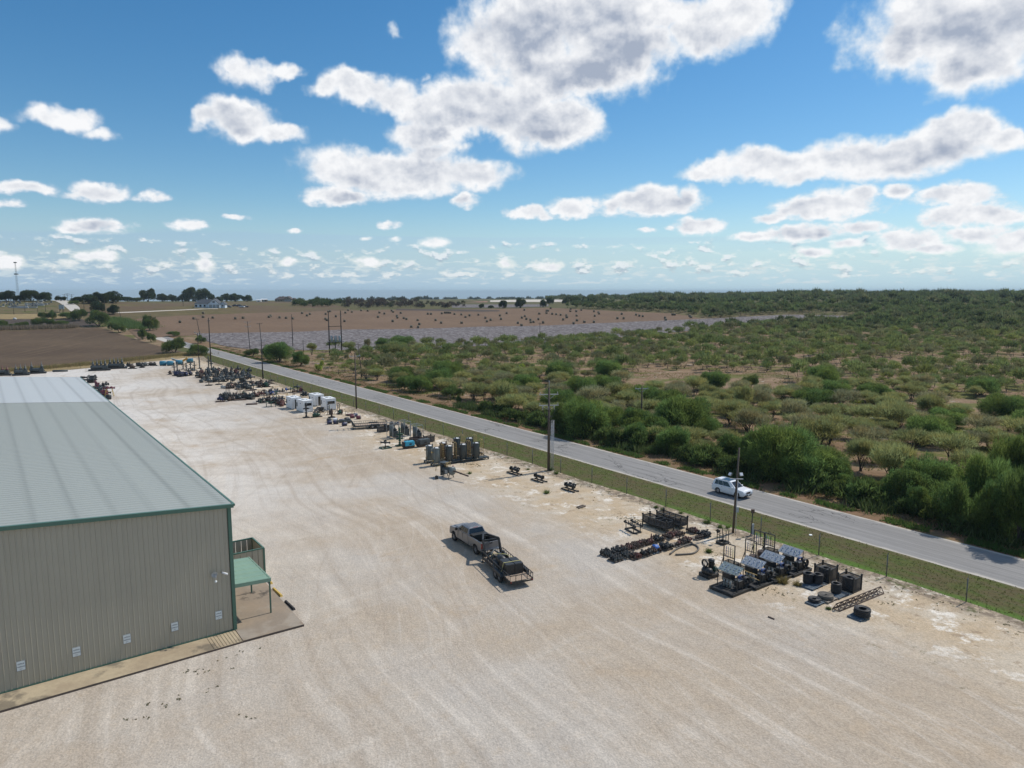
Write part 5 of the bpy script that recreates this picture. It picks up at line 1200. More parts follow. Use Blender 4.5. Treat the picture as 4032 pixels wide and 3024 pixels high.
def trailer(loc, rz, name_label, mat, L=6.4, tongue=2.7, planks=True, neck_z=1.62):
    """gooseneck flat trailer; local +X forward, tail at x = 0, neck ahead of x = L"""
    t = thing('gooseneck_trailer', name_label, 'trailer', loc, rz); w = 1.03; dz = 0.62
    b = MB()
    for y in (-w, w): b.bar((0, y, dz - 0.08), (L, y, dz - 0.08), 0.08, 0.18)
    for k in range(9): b.bar((L * k / 8, -w, dz - 0.09), (L * k / 8, w, dz - 0.09), 0.06, 0.12)
    b.build('chassis', mat, t)
    n = 13
    for k in range(n):
        y = -w + 0.06 + (2 * w - 0.12) * (k + 0.5) / n; b = MB(); b.box((L / 2, y, dz + 0.02), (L - 0.1, (2 * w - 0.12) / n - 0.015, 0.04)); b.build('plank', 'deck_wood', t)
    for sg in (-1, 1):
        b = MB(); side_rails(b, 0.0, L, sg * (w + 0.0), dz + 0.04, dz + 0.52, 15); b.build('side_rail', mat, t)
    for x, nm in ((0.0, 'tail_rail'), (L, 'front_rail')):
        b = MB(); b.bar((x, -w, dz + .52), (x, w, dz + .52), 0.055); 
        for k in range(5): y = -w + 2 * w * k / 4; b.bar((x, y, dz + .04), (x, y, dz + .52), 0.04)
        b.build(nm, mat, t)
    # neck: two risers that bend forward and meet over the hitch
    b = MB()
    for sg in (-1, 1):
        y0 = sg * 0.78
        b.hexa([(L - .45, y0 - .07, dz - .1), (L + .05, y0 - .07, dz - .1), (L + .05, y0 + .07, dz - .1), (L - .45, y0 + .07, dz - .1)], [(L + .15, y0 - .06, neck_z - .25), (L + .42, y0 - .06, neck_z - .25), (L + .42, y0 + .06, neck_z - .25), (L + .15, y0 + .06, neck_z - .25)])
        b.hexa([(L + .15, y0 - .06, neck_z - .25), (L + .42, y0 - .06, neck_z - .25), (L + .42, y0 + .06, neck_z - .25), (L + .15, y0 + .06, neck_z - .25)], [(L + .30, y0 - .06, neck_z + .02), (L + .55, y0 - .06, neck_z), (L + .55, y0 + .06, neck_z), (L + .30, y0 + .06, neck_z + .02)])
        b.bar((L + .42, y0, neck_z - .05), (L + tongue, sg * 0.16, neck_z - .05), 0.15, 0.24)
    b.bar((L + .42, -0.84, neck_z - .05), (L + .42, 0.84, neck_z - .05), 0.1, 0.12); b.bar((L + 1.5, -0.44, neck_z - .05), (L + 1.5, 0.44, neck_z - .05), 0.08); b.box((L + tongue, 0, neck_z - .08), (0.3, 0.42, 0.24)); b.build('gooseneck', mat, t)
    b = MB(); b.cyl((L + tongue, 0, neck_z - .9 + .25), (L + tongue, 0, neck_z), 0.07, 10); b.build('coupler', mat, t)
    for sg in (-1, 1):
        b = MB(); b.cyl((L + .1, sg * 0.92, 0.05), (L + .1, sg * 0.92, 1.0), 0.055); b.box((L + .1, sg * .92, .03), (.22, .22, .04)); b.build('jack', mat, t)
    # tandem axles
    tm_, rm_ = wheel_meshes(0.38, 0.24, 0.21, 8)
    for x in (1.75, 2.62):
        for sg in (-1, 1): add_wheel(t, tm_, rm_, x, sg * 1.20, 0.38, sg)
    for sg in (-1, 1):
        b = MB(); b.hexa([(1.28, sg * 1.20 - .15, .62), (3.1, sg * 1.20 - .15, .62), (3.1, sg * 1.20 + .15, .62), (1.28, sg * 1.20 + .15, .62)], [(1.42, sg * 1.20 - .15, .86), (2.95, sg * 1.20 - .15, .86), (2.95, sg * 1.20 + .15, .86), (1.42, sg * 1.20 + .15, .86)]); b.build('fender', mat, t, bevel=.03)
        b = MB(); b.box((-0.03, sg * .95, .58), (.03, .1, .08)); b.build('taillight', 'red_lens', t)
    b = MB(); b.cyl((1.75, -1.1, .38), (1.75, 1.1, .38), .05); b.cyl((2.62, -1.1, .38), (2.62, 1.1, .38), .05); b.build('axle', mat, t)
    return t
tr_r = Vector((*at('TR', 1365, 1300, .0), 0)); 
# truck heading from the wheel contact points
fw = Vector((*at('TR', 388, 565), 0)); rw = Vector((*at('TR', 772, 806), 0)); hd = (fw - rw).normalized(); yaw = math.atan2(hd.y, hd.x)
left = Vector((-hd.y, hd.x, 0)); tr0 = rw - left * 0.88 - hd * 1.28      # rear bumper centre on the ground
pickup((tr0.x, tr0.y, 0), yaw)
pa = Vector((*at('TR', 1365, 1300, 0.62), 0)); pb = Vector((*at('TR', 880, 850, 0.62), 0)); hd2 = (pb - pa).normalized(); yaw2 = math.atan2(hd2.y, hd2.x); left2 = Vector((-hd2.y, hd2.x, 0))
t0_ = pa - left2 * 1.03
TRL = trailer((t0_.x, t0_.y, 0), yaw2, 'black gooseneck trailer with wooden deck carrying a black pump skid', 'black_steel', L=6.3, tongue=1.9, neck_z=1.98)
def tloc(x, y, z): return t0_ + hd2 * x + left2 * y + Vector((0, 0, z))
paint('dark_machine', (0.030, 0.033, 0.035), 0.45, 0.25, 0.35, 5.0, 0.35, (0.12, 0.10, 0.085))
paint('grey_machine', (0.058, 0.070, 0.072), 0.5, 0.15, 0.3, 3.0, 0.3, (0.16, 0.13, 0.105))
paint('brown_steel', (0.085, 0.058, 0.045), 0.75, 0.1, 0.35, 3.0, 0.4, (0.16, 0.10, 0.07))
paint('navy_paint', (0.018, 0.025, 0.075), 0.45, 0.1, 0.25, 4.0, 0.25)
paint('blue_paint', (0.02, 0.09, 0.34), 0.4, 0, 0.2, 4.0, 0.2)
paint('cyan_paint', (0.045, 0.35, 0.50), 0.4, 0, 0.15, 2.0, 0.15)
paint('machine_green', (0.022, 0.075, 0.048), 0.45, 0.1, 0.25, 3.0, 0.25, (0.15, 0.13, 0.1))
paint('red_brown', (0.12, 0.045, 0.038), 0.6, 0.1, 0.35, 4.0, 0.3)
paint('strap_yellow', (0.62, 0.55, 0.22), 0.8, 0, 0.1, 4.0, 0.1)
def flange_pipe(b, p, q, r, fr=1.5, n=10, fl=0.05):
    p, q = Vector(p), Vector(q); d = (q - p).normalized(); b.cyl(p, q, r, n)
    for e, s in ((p, 1), (q, -1)): b.cyl(e, e + d * s * fl, r * fr, n)
def handwheel(b, c, R0, axis='Z', r0=0.012):
    b.torus(c, R0, r0, axis, 12, 4)
    for k in range(3):
        a = 2 * math.pi * k / 3; x, y = R0 * math.cos(a), R0 * math.sin(a); p = (x, y, 0) if axis == 'Z' else ((0, x, y) if axis == 'X' else (y, 0, x))
        b.bar(c, (c[0] + p[0], c[1] + p[1], c[2] + p[2]), r0 * 1.6)
# load on the trailer: twin black boxes and a pump unit, strapped down
ld = thing('pump_skid', 'black pump unit with hoses lashed on the front half of the trailer', 'pump', tloc(4.2, 0, 0.665), yaw2)
b = MB(); b.box((0, 0.05, 0.06), (2.9, 1.5, 0.12)); b.build('skid', 'black_steel', ld)
b = MB(); b.lathe([(0.05, -.55), (.36, -.5), (.36, .45), (.2, .55)], (-.55, .25, .5), 'X', 14); b.build('motor', 'dark_machine', ld)
b = MB(); b.box((0.2, -.2, .42), (.8, .7, .6)); b.cyl((.2, -.2, .7), (.2, -.2, 1.0), .14); b.build('pump_head', 'dark_machine', ld, bevel=.03)
b = MB(); b.tube([(1.2, -.5, .2), (1.3, .2, .75), (.9, .6, .6), (.5, .7, .2)], .09, 8); b.tube([(1.0, .1, .2), (1.5, .5, .4), (1.25, .75, .2)], .1, 8); b.build('hose', 'grey_machine', ld)
b = MB(); b.tube([(-1.3, -.6, .2), (-.9, -.7, .65), (-.3, -.2, .85), (.4, .6, .75), (.9, .75, .3)], .03, 5); b.build('strap', 'strap_yellow', ld)
for k, (xx, lb) in enumerate(((0.0, 'left hand black steel box behind the pump on the trailer'), (1, 'right hand black steel box behind the pump on the trailer'))):
    o = thing('equipment_box', lb, 'box', tloc(2.15, 0.38 - 0.80 * k, 0.665), yaw2, 'pair of black boxes on the trailer')
    b = MB(); b.box((0, 0, 0.42), (1.55, 0.76, 0.84)); b.build('body', 'dark_machine', o, bevel=0.02)
    b = MB(); b.box((0, 0, .862), (1.5, .72, .04)); b.build('lid', 'dark_machine', o, bevel=.01)
st = thing('tie_down_strap', 'yellow ratchet strap across the two black boxes on the trailer', 'strap', tloc(1.95, 0, 0.665), yaw2)
b = MB(); b.bar((0, -1.0, .1), (0, -.82, .90), .06, .012); b.bar((0, -.82, .90), (0, .78, .90), .06, .012); b.bar((0, .78, .90), (0, 1.0, .1), .06, .012); b.build('webbing', 'strap_yellow', st)

def suv(loc, rz):
    t = thing('white_suv', 'clean white SUV with dark sunroof driving along the road', 'car', loc, rz)
    W2 = 0.92; WR, WF, ar = 0.93, 3.63, 0.385     # local +X forward, rear at 0, length 4.62
    yf = lambda x, z: W2 - 0.05 * (z - 0.6) - 0.008 * (x - 2.0)
    pts = [(0.16, 0.34), (WR - ar, 0.30)] + arch(WR, ar, 0.36)[::-1][1:-1] + [(WR + ar, 0.28), (WF - ar, 0.28)] + arch(WF, ar, 0.36)[::-1][1:-1] + [(WF + ar, 0.30), (4.52, 0.36), (4.60, 0.55), (4.60, 0.80), (4.48, 0.98), (3.45, 1.10), (0.18, 1.12), (0.06, 0.95), (0.03, 0.55)]
    b = MB(); prism(b, pts, yf); b.build('body', 'white_car_paint', t, bevel=0.045)
    b = MB(); b.hexa([(3.2, -.60, 1.08), (4.42, -.52, .985), (4.42, .52, .985), (3.2, .60, 1.08)], [(3.25, -.50, 1.13), (4.30, -.42, 1.035), (4.30, .42, 1.035), (3.25, .50, 1.13)]); b.build('hood', 'white_car_paint', t, bevel=.03)
    b = MB(); A, B = frustum(b, (0.06, 3.42, 0.865, 0.835, 1.06), (0.30, 2.55, 0.70, 0.68, 1.73)); b.build('cabin', 'white_car_paint', t, bevel=0.07)
    b = MB(); pane(b, A, B, 0, 0.08, 0.92, 0.08, 0.93); b.build('windshield', 'dark_glass', t)
    b = MB(); pane(b, A, B, 2, 0.10, 0.90, 0.28, 0.90); b.build('rear_window', 'dark_glass', t)
    for k in (1, 3):
        for u0, u1 in (((0.20, 0.50), (0.515, 0.74), (0.755, 0.90)) if k == 1 else ((0.10, 0.245), (0.26, 0.485), (0.50, 0.80))):
            b = MB(); pane(b, A, B, k, u0, u1, 0.10, 0.86); b.build('side_window', 'dark_glass', t)
    b = MB(); b.box((1.65, 0, 1.74), (1.15, 1.0, 0.03)); b.build('sunroof', 'dark_glass', t, bevel=.008)
    for sg in (-1, 1):
        b = MB(); b.bar((.5, sg * .64, 1.78), (2.4, sg * .62, 1.77), .05, .04); b.build('roof_rail', 'chrome', t)
        b = MB(); b.box((4.36, sg * .66, .80), (.26, .26, .11)); b.build('headlight', 'clear_lens', t)
        b = MB(); b.box((.10, sg * .72, .98), (.12, .30, .14)); b.build('taillight', 'red_lens', t)
        b = MB(); b.box((3.02, sg * 1.0, 1.16), (.16, .2, .15)); b.build('mirror', 'white_car_paint', t, bevel=.04)
        b = MB(); b.box((2.28, sg * .885, .36), (2.0, .06, .09)); b.build('sill', 'black_plastic', t)
        for xx in (1.5, 2.6):
            b = MB(); b.box((xx, sg * .905, .95), (.2, .03, .03)); b.build('door_handle', 'chrome', t)
        for cx_ in (WR, WF):
            b = MB(); pr = arch(cx_, ar + .045, .36); pi_ = arch(cx_, ar - .005, .36); yy = sg * (W2 - .035); 
            for q in range(len(pr) - 1): b.hexa([(pr[q][0], yy - .02, pr[q][1]), (pr[q + 1][0], yy - .02, pr[q + 1][1]), (pi_[q + 1][0], yy - .02, pi_[q + 1][1]), (pi_[q][0], yy - .02, pi_[q][1])], [(pr[q][0], yy + .05, pr[q][1]), (pr[q + 1][0], yy + .05, pr[q + 1][1]), (pi_[q + 1][0], yy + .05, pi_[q + 1][1]), (pi_[q][0], yy + .05, pi_[q][1])])
            b.build('wheel_arch', 'black_plastic', t)
    b = MB(); b.box((4.585, 0, .72), (.05, .78, .24)); b.build('grille', 'black_plastic', t)
    b = MB(); b.bar((4.62, -.42, .82), (4.62, -.2, .62), .04); b.bar((4.62, .42, .82), (4.62, .2, .62), .04); b.bar((4.62, -.2, .62), (4.62, .2, .62), .04); b.build('grille_trim', 'chrome', t)
    b = MB(); b.box((4.56, 0, .40), (.12, 1.3, .16)); b.build('front_bumper', 'black_plastic', t, bevel=.03)
    b = MB(); b.box((0.06, 0, .45), (.14, 1.5, .22)); b.build('rear_bumper', 'black_plastic', t, bevel=.03)
    b = MB(); b.box((4.645, 0, .50), (.012, .30, .15)); b.build('number_plate', 'sign_white', t)
    b = MB(); b.box((2.3, 0, .32), (4.0, 1.3, .14)); b.build('floor_pan', 'black_plastic', t)
    tm_, rm_ = wheel_meshes(0.355, 0.22, 0.235, 5)
    for x in (WR, WF):
        for sg in (-1, 1): add_wheel(t, tm_, rm_, x, sg * 0.80, 0.355, sg)
    return t
sr = Vector((*at('SU', 500, 1010), 0)); sf = Vector((*at('SU', 848, 1082), 0)); ca = (sr + sf) / 2
hd3 = Vector((-S_D[0], -S_D[1], 0)); hd3 = (hd3 * 0.9 + (sf - sr).normalized() * 0.1).normalized(); left3 = Vector((-hd3.y, hd3.x, 0))
so = ca + left3 * 0.9 - hd3 * 2.28
suv((so.x, so.y, -0.004), math.atan2(hd3.y, hd3.x))
# the trailer parked among the equipment
q0 = Vector((*at('K3', 1500, 700, .6), 0)); q1 = Vector((*at('K3', 1085, 725, .6), 0)); hd4 = (q1 - q0).normalized(); l4 = Vector((-hd4.y, hd4.x, 0))
qb = q0 - l4 * 1.03 * (1 if True else 0)
trailer((q0.x - l4.x * 1.03, q0.y - l4.y * 1.03, 0), math.atan2(hd4.y, hd4.x), 'empty grey gooseneck trailer parked beside the white cabins', 'grey_machine', L=(q1 - q0).length, tongue=2.8)
# ------------------------------------------------------------------ yard equipment
YA = R(36.0)            # the rows stand square to the fence: local x points to the fence, y along it
paint('gauge_panel_paint', (0.34, 0.37, 0.40), 0.36, 0.25, 0.12, 2.0, 0.25)
paint('gauge_panel_green', (0.26, 0.31, 0.30), 0.36, 0.25, 0.12, 2.0, 0.25)
paint('hose_black', (0.022, 0.022, 0.023), 0.55, 0, 0.3, 6.0, 0.35, (0.11, 0.095, 0.08))
paint('hose_grey', (0.12, 0.11, 0.095), 0.8, 0, 0.25, 4.0, 0.5, (0.24, 0.20, 0.15))
paint('hose_blue', (0.02, 0.06, 0.20), 0.5, 0, 0.2, 6.0, 0.2)
paint('pallet_wood', (0.30, 0.255, 0.205), 0.9, 0, 0.3, 4.0, 0.4, (0.14, 0.12, 0.10), rnd=0.2)
paint('pallet_blue', (0.085, 0.12, 0.155), 0.85, 0, 0.3, 4.0, 0.4, (0.2, 0.19, 0.17), rnd=0.15)
paint('dark_wood', (0.13, 0.105, 0.085), 0.9, 0, 0.3, 4.0, 0.3, rnd=0.2)
paint('pale_cylinder', (0.36, 0.37, 0.35), 0.4, 0.1, 0.15, 4.0, 0.25)
paint('vessel_grey', (0.135, 0.16, 0.158), 0.45, 0.1, 0.12, 1.2, 0.25, (0.22, 0.19, 0.15))
paint('vessel_dark', (0.050, 0.062, 0.064), 0.45, 0.1, 0.15, 1.2, 0.25, (0.12, 0.105, 0.09))
paint('vessel_rust', (0.075, 0.055, 0.045), 0.7, 0.1, 0.3, 1.2, 0.35, (0.15, 0.09, 0.06))
paint('ladder_yellow', (0.55, 0.39, 0.16), 0.55, 0, 0.15, 3.0, 0.35)
paint('green_hydrant', (0.025, 0.085, 0.050), 0.45, 0.1, 0.25, 3.0, 0.2)
paint('mesh_steel', (0.045, 0.047, 0.048), 0.6, 0.2, 0.3, 4.0, 0.3)
paint('tarp_blue', (0.02, 0.12, 0.42), 0.5, 0, 0.2, 6.0, 0.1)
paint('plate_grey', (0.19, 0.20, 0.20), 0.5, 0.3, 0.2, 3.0, 0.3)
paint('light_grey', (0.33, 0.34, 0.33), 0.6, 0.1, 0.2, 3.0, 0.3)
paint('maroon_paint', (0.13, 0.028, 0.045), 0.5, 0.1, 0.25, 4.0, 0.25)
def screen_mat():
    m, nt, b = new_mat('wire_screen'); p = objcoord(); finish(nt, b, (0.05, 0.05, 0.052), 0.6, 0.2)
    tr = nt.nodes.new('ShaderNodeBsdfTransparent'); mx = nt.nodes.new('ShaderNodeMixShader'); x, y, z = sep(p)
    g = emax(emax(sstep(Ex.m('PINGPONG', x, 0.03), 0.014, 0.012), sstep(Ex.m('PINGPONG', y, 0.03), 0.014, 0.012)), sstep(Ex.m('PINGPONG', z, 0.03), 0.014, 0.012))
    mx.inputs[0].default_value = 0.78; o = nt.nodes['Material Output']; nt.links.new(tr.outputs[0], mx.inputs[1]); nt.links.new(b.outputs[0], mx.inputs[2]); nt.links.new(mx.outputs[0], o.inputs[0])
screen_mat()
def frame_box(b, x0, x1, y0, y1, z, w=0.08, h=0.12):
    for y in (y0, y1): b.bar((x0, y, z), (x1, y, z), w, h)
    for x in (x0, x1): b.bar((x, y0, z), (x, y1, z), w, h)
# --- gauge skids -----------------------------------------------------------------
gauge_me = None
def gauge_skid(loc, label, pmat):
    global gauge_me
    t = thing('gauge_skid', label, 'control skid', (*loc, 0), YA, 'row of four gauge skids')
    b = MB(); frame_box(b, -1.35, 1.35, -1.12, 1.12, 0.12, 0.1, 0.22); b.bar((-.35, -1.12, .12), (-.35, 1.12, .12), .08, .16); b.bar((.75, -1.12, .12), (.75, 1.12, .12), .08, .16); b.build('skid_frame', 'black_steel', t)
    b = MB(); b.box((-.2, 0, .14), (2.1, 2.1, .05)); b.build('deck', 'bed_liner', t)
    # slanted instrument roof
    b = MB(); lo, hi = (-.62, 1.56), (.22, 2.02)
    b.hexa([(lo[0], -.97, lo[1]), (hi[0], -.97, hi[1]), (hi[0], .97, hi[1]), (lo[0], .97, lo[1])], [(lo[0] - .01, -.97, lo[1] + .03), (hi[0] - .01, -.97, hi[1] + .03), (hi[0] - .01, .97, hi[1] + .03), (lo[0] - .01, .97, lo[1] + .03)]); pn_ = b.build('gauge_panel', pmat, t)
    if gauge_me is None:
        g = MB(); g.lathe([(.062, 0), (.062, .045), (.05, .05)], n=12); gauge_me = g.mesh('gauge', 'chrome')
    ang = math.atan2(hi[1] - lo[1], hi[0] - lo[0])
    for k in range(14):
        u = (.24, .50, .74)[k % 3] + 0.02 * math.sin(k * 5); v = -.80 + 1.62 * (k // 3) / 4.2 + 0.05 * math.cos(k * 3)
        g = link('gauge', gauge_me, pn_, (lo[0] + (hi[0] - lo[0]) * u - .012, v, lo[1] + (hi[1] - lo[1]) * u + .028)); g.rotation_euler = (0, -ang, 0)
    for k in range(8):
        u = (.14, .38, .62, .88)[k % 4]; v = -.72 + 1.5 * k / 7; g = MB(); g.box((lo[0] + (hi[0] - lo[0]) * u - .01, v, lo[1] + (hi[1] - lo[1]) * u + .035), (.14, .02, .03), Matrix.Rotation(-ang, 3, 'Y')); g.build('nameplate', 'sign_ink', pn_)
    for x, y, z in ((lo[0] + .04, -.95, lo[1]), (lo[0] + .04, .95, lo[1]), (hi[0] - .04, -.95, hi[1]), (hi[0] - .04, .95, hi[1])):
        b = MB(); b.bar((x, y, .2), (x, y, z + .01), .05); b.build('post', 'black_steel', t)
    for k in range(3):
        b = MB(); x, y = -.28 + .0 * k, -.1 + .3 * k; b.cyl((x, y, .2), (x, y, .82), .09, 10); b.ball((x, y, .82), .09, .7, 8); b.build('accumulator', 'pale_cylinder', t)
    b = MB(); b.box((.15, -.55, .62), (.5, .5, .6)); b.build('tank', 'dark_machine', t, bevel=.02)
    b = MB(); b.box((.2, .45, .9), (.7, .8, .7)); b.cyl((.1, .1, 1.1), (.1, .8, 1.1), .16); b.build('pump', 'dark_machine', t, bevel=.03)
    b = MB(); b.bar((-.5, -.6, .95), (-.5, .6, .95), .05); b.bar((-.45, -.8, .55), (-.45, .5, .62), .04); b.build('manifold', 'ladder_yellow' if 'second' in label else 'grey_machine', t)
    for y in (-.72, -.2):
        b = MB()
        for q in range(4): b.torus((.95, y - .06 * q + .09, .66), .36 + .015 * (q % 2), .045, 'Y', 16, 5)
        b.cyl((.95, y - .16, .66), (.95, y + .16, .66), .10); b.bar((.95, y, .66), (.95, y, .2), .08); b.build('hose_reel', 'hose_blue' if y > -.5 else 'hose_black', t)
    b = MB(); b.tube([(.6, -.3, .8), (.8, .1, .35), (1.1, .5, .3), (1.2, .9, .25)], .03, 6); b.tube([(.3, .8, .9), (.7, .95, .4), (1.15, .6, .3)], .03, 6); b.build('hose', 'hose_blue', t)
    return t
gl = ('green tinted gauge skid nearest the camera in the row of four', 'second gauge skid, with dark bare deck in front', 'third gauge skid, with a darker grey panel', 'gauge skid at the fence end of the row of four')
B1 = Vector((*at('K27', 905, 1410), 0)); C1 = Vector((*at('K27', 1365, 1235), 0)); A1 = Vector((*at('K27', 400, 1190), 0))
ex = (C1 - B1).normalized(); 
pk = [Vector((*at('K70', x, y, 1.56), 0)) for x, y in ((570, 655), (825, 582), (1035, 515), (1240, 447))]
for i in range(4):
    c0 = (A1 + C1) / 2 + (pk[i] - pk[0]); gauge_skid((c0.x, c0.y), gl[i], ('gauge_panel_green', 'gauge_panel_paint', 'gauge_panel_paint', 'gauge_panel_paint')[i])
# --- hose reel skid ---------------------------------------------------------------
c0 = at('K27', 390, 930); t = thing('hose_reel_skid', 'black skid with a hose ring and round pump heads, left of the gauge skids', 'pump skid', (*c0, 0), R(30))
b = MB(); b.box((0, 0, .16), (1.25, 1.15, .32)); b.build('skid', 'black_steel', t, bevel=.02)
for k, (x, y) in enumerate(((-.28, -.28), (-.30, .10))):
    b = MB(); b.lathe([(.1, .3), (.34, .38), (.36, .6), (.26, .82), (.08, .88)], (x, y, 0), n=14); b.build('drum', 'dark_machine', t)
b = MB(); b.torus((-.38, .15, 1.18), .30, .07, 'X', 18, 6); b.torus((-.32, .15, 1.18), .28, .06, 'X', 18, 6); b.bar((-.35, .15, .8), (-.35, .15, 1.4), .05); b.build('hose_ring', 'hose_black', t)
b = MB(); b.lathe([(.2, .3), (.26, .7), (.24, 1.2), (.28, 1.24), (.28, 1.42), (.1, 1.5)], (.3, .05, 0), n=14); b.box((.48, .2, 1.05), (.2, .2, .5)); b.build('pump_tower', 'dark_machine', t)
b = MB(); b.ball((.45, -.28, .62), .24, 1.1); b.build('bladder', 'machine_green', t)
b = MB(); b.tube([(-.3, .2, 1.5), (.1, 0, 1.35), (.4, -.2, 1.2), (.35, -.5, .6), (.0, -.7, .35), (-.2, -.62, .5)], .04, 6); b.build('hose', 'hose_grey', t)
# --- tall test racks -----------------------------------------------------------------
def test_rack(loc, label, h, basket=True, mat='mesh_steel'):
    t = thing('test_rack', label, 'rack', (*loc, 0), R(-52), 'tall test racks')
    b = MB()
    for x in (-.55, .55): b.bar((x, 0, 0), (x, 0, h), .07)
    b.bar((-.55, 0, h), (.55, 0, h), .07); b.bar((-.55, 0, h * .55), (.55, 0, h * .55), .06); b.torus((0, 0, h + .06), .11, .03, 'Y', 10, 4); b.bar((-.55, 0, h * .5), (-.55, -.7, 0), .05); b.bar((.55, 0, h * .5), (.55, -.7, 0), .05); b.build('frame', mat, t)
    for k in range(4):
        b = MB(); x = -.33 + .22 * k; b.cyl((x, .02, h * .52), (x, .02, h * .9), .025, 6)
        for q in range(4): b.box((x + .04, .03, h * (.56 + .09 * q)), (.08, .06, .03))
        b.build('test_pipe', ('hose_blue', 'light_grey', 'mesh_steel', 'strap_yellow')[k], t)
    if basket:
        b = MB(); frame_box(b, -.55, .55, .05, .75, .06, .06, .08); frame_box(b, -.55, .55, .05, .75, .85, .05, .05)
        for x, y in ((-.55, .75), (.55, .75), (-.55, .05), (.55, .05)): b.bar((x, y, 0), (x, y, .85), .05)
        b.build('basket_frame', mat, t)
        b = MB()
        for y in (.06, .75): b.quad((-.55, y, .08), (.55, y, .08), (.55, y, .84), (-.55, y, .84))
        for x in (-.55, .55): b.quad((x, .06, .08), (x, .75, .08), (x, .75, .84), (x, .06, .84))
        b.build('wire_mesh', 'wire_screen', t)
    else:
        b = MB(); b.lathe([(.30, .05), (.42, .1), (.42, .7), (.36, .8)], (0, .5, 0), n=14); b.build('tub', 'brown_steel', t)
    return t
test_rack(at('K27', 820, 850), 'test rack with wire basket standing alone left of the others', 2.55)
test_rack(at('K27', 1290, 690), 'lowest of three test racks behind the gauge skids, with a brown tub', 2.3, False)
test_rack(at('K27', 1475, 590), 'tallest test rack in the middle behind the gauge skids', 2.75, False)
test_rack(at('K27', 1690, 560), 'right hand test rack behind the gauge skids, with a blue hose', 2.4)
t = thing('walk_grating', 'steel grating lying on the ground beside the lone test rack', 'grating', (*at('K27', 1090, 740), 0.0), R(-50))
b = MB(); frame_box(b, -.5, .5, -.35, .35, .04, .05, .06)
for k in range(7): b.bar((-.4 + .13 * k, -.35, .04), (-.4 + .13 * k, .35, .04), .025)
b.build('bars', 'mesh_steel', t)
t = thing('post_frame', 'small square frame with upright posts and a round gauge near the light pole', 'frame', (*at('K23', 2010, 700), 0), YA)
b = MB(); frame_box(b, -.45, .45, -.4, .4, .12, .12, .22); b.build('base', 'black_steel', t)
for k, (x, y) in enumerate(((-.4, -.36), (.4, -.36), (.4, .36), (-.4, .36), (0, .36), (0, -.36))):
    b = MB(); b.bar((x, y, .2), (x, y, 1.15 + .12 * (k % 3)), .05); b.build('post', 'mesh_steel', t)
b = MB(); b.bar((-.4, -.36, .9), (.4, -.36, .9), .03); b.bar((-.4, .36, .9), (.4, .36, .9), .03); b.bar((-.4, -.36, .9), (-.4, .36, .9), .03); b.bar((.4, -.36, .9), (.4, .36, .9), .03); b.build('rail', 'mesh_steel', t)
b = MB(); b.cyl((-.42, .30, 1.25), (-.36, .30, 1.25), .19, 14); b.build('gauge_head', 'dark_machine', t)
# --- wire baskets with hose, coils, pallets ---------------------------------------------
def coil(b, c, R0, layers, rings, r0=.045, seed=0):
    for l in range(layers):
        for q in range(rings): b.torus((c[0] + .02 * math.sin(l * 3 + q + seed), c[1] + .02 * math.cos(l * 5 + q), c[2] + r0 + l * r0 * 1.7), R0 - q * r0 * 1.7, r0, 'Z', 22, 5, .018)
def hose_coil(loc, z, label, R0, layers, rings, mat='hose_black', r0=.045):
    b = MB(); coil(b, (0, 0, 0), R0, layers, rings, r0, R0 * 10); o = b.build('hose_coil', mat, None, (*loc, z)); o.rotation_euler = (0, 0, R0 * 7); return tag(o, label, 'hose', 'coiled hoses')
def pallet(loc, label, mat='pallet_wood', sx=1.2, sy=1.05, rz=YA, g='pallets', h=.13):
    t = thing('pallet', label, 'pallet', (*loc, 0), rz, g); n = 7
    for k in range(n): b = MB(); b.box((0, -sy / 2 + sy * (k + .5) / n, h - .0125), (sx, sy / n * .74, .025)); b.build('board', mat, t)
    for k in range(3): b = MB(); b.box((-sx / 2 + .05 + (sx - .1) * k / 2, 0, (h - .025) / 2), (.09, sy, h - .027)); b.build('runner', mat, t)
    return t
def mesh_crate(loc, rz, label, sx, sy, h, zf=0.08, g=None, ears=True, cross=0, mat='black_steel'):
    t = thing('mesh_crate', label, 'crate', (*loc, 0), rz, g); b = MB(); frame_box(b, -sx, sx, -sy, sy, zf, .09, .12); frame_box(b, -sx, sx, -sy, sy, h, .07, .07)
    for x in (-sx, sx):
        for y in (-sy, sy): b.bar((x, y, 0), (x, y, h + .12), .1)
    nx = max(1, int(sx * 2 / .8))
    for k in range(1, nx): x = -sx + 2 * sx * k / nx; b.bar((x, -sy, zf), (x, -sy, h), .05); b.bar((x, sy, zf), (x, sy, h), .05)
    for k in range(cross): x = -sx + 2 * sx * (k + 1.6) / (cross + 2); b.bar((x, -sy, h), (x, sy, h), .06)
    b.build('frame', mat, t)
    if ears:
        for x in (-sx, sx):
            for y in (-sy, sy):
                if (x < 0) == (y > 0) or True: b = MB(); b.cyl((x, y - .05, h + .14), (x, y + .05, h + .14), .11, 10); b.build('lifting_lug', mat, t)
    for (p, q) in (((-sx, -sy), (sx, -sy)), ((sx, -sy), (sx, sy)), ((sx, sy), (-sx, sy)), ((-sx, sy), (-sx, -sy))):
        b = MB(); b.quad((*p, zf), (*q, zf), (*q, h), (*p, h)); b.build('wire_panel', 'wire_screen', t)
    b = MB(); b.box((0, 0, zf + .02), (sx * 2 - .1, sy * 2 - .1, .03)); b.build('floor', mat, t)
    return t
c1 = Vector((*at('KR', 1165, 435), 0)); c2 = Vector((*at('KR', 1585, 610), 0))
ey = Vector((S_D[0], S_D[1], 0)); exv = Vector((T_D[0], T_D[1], 0))
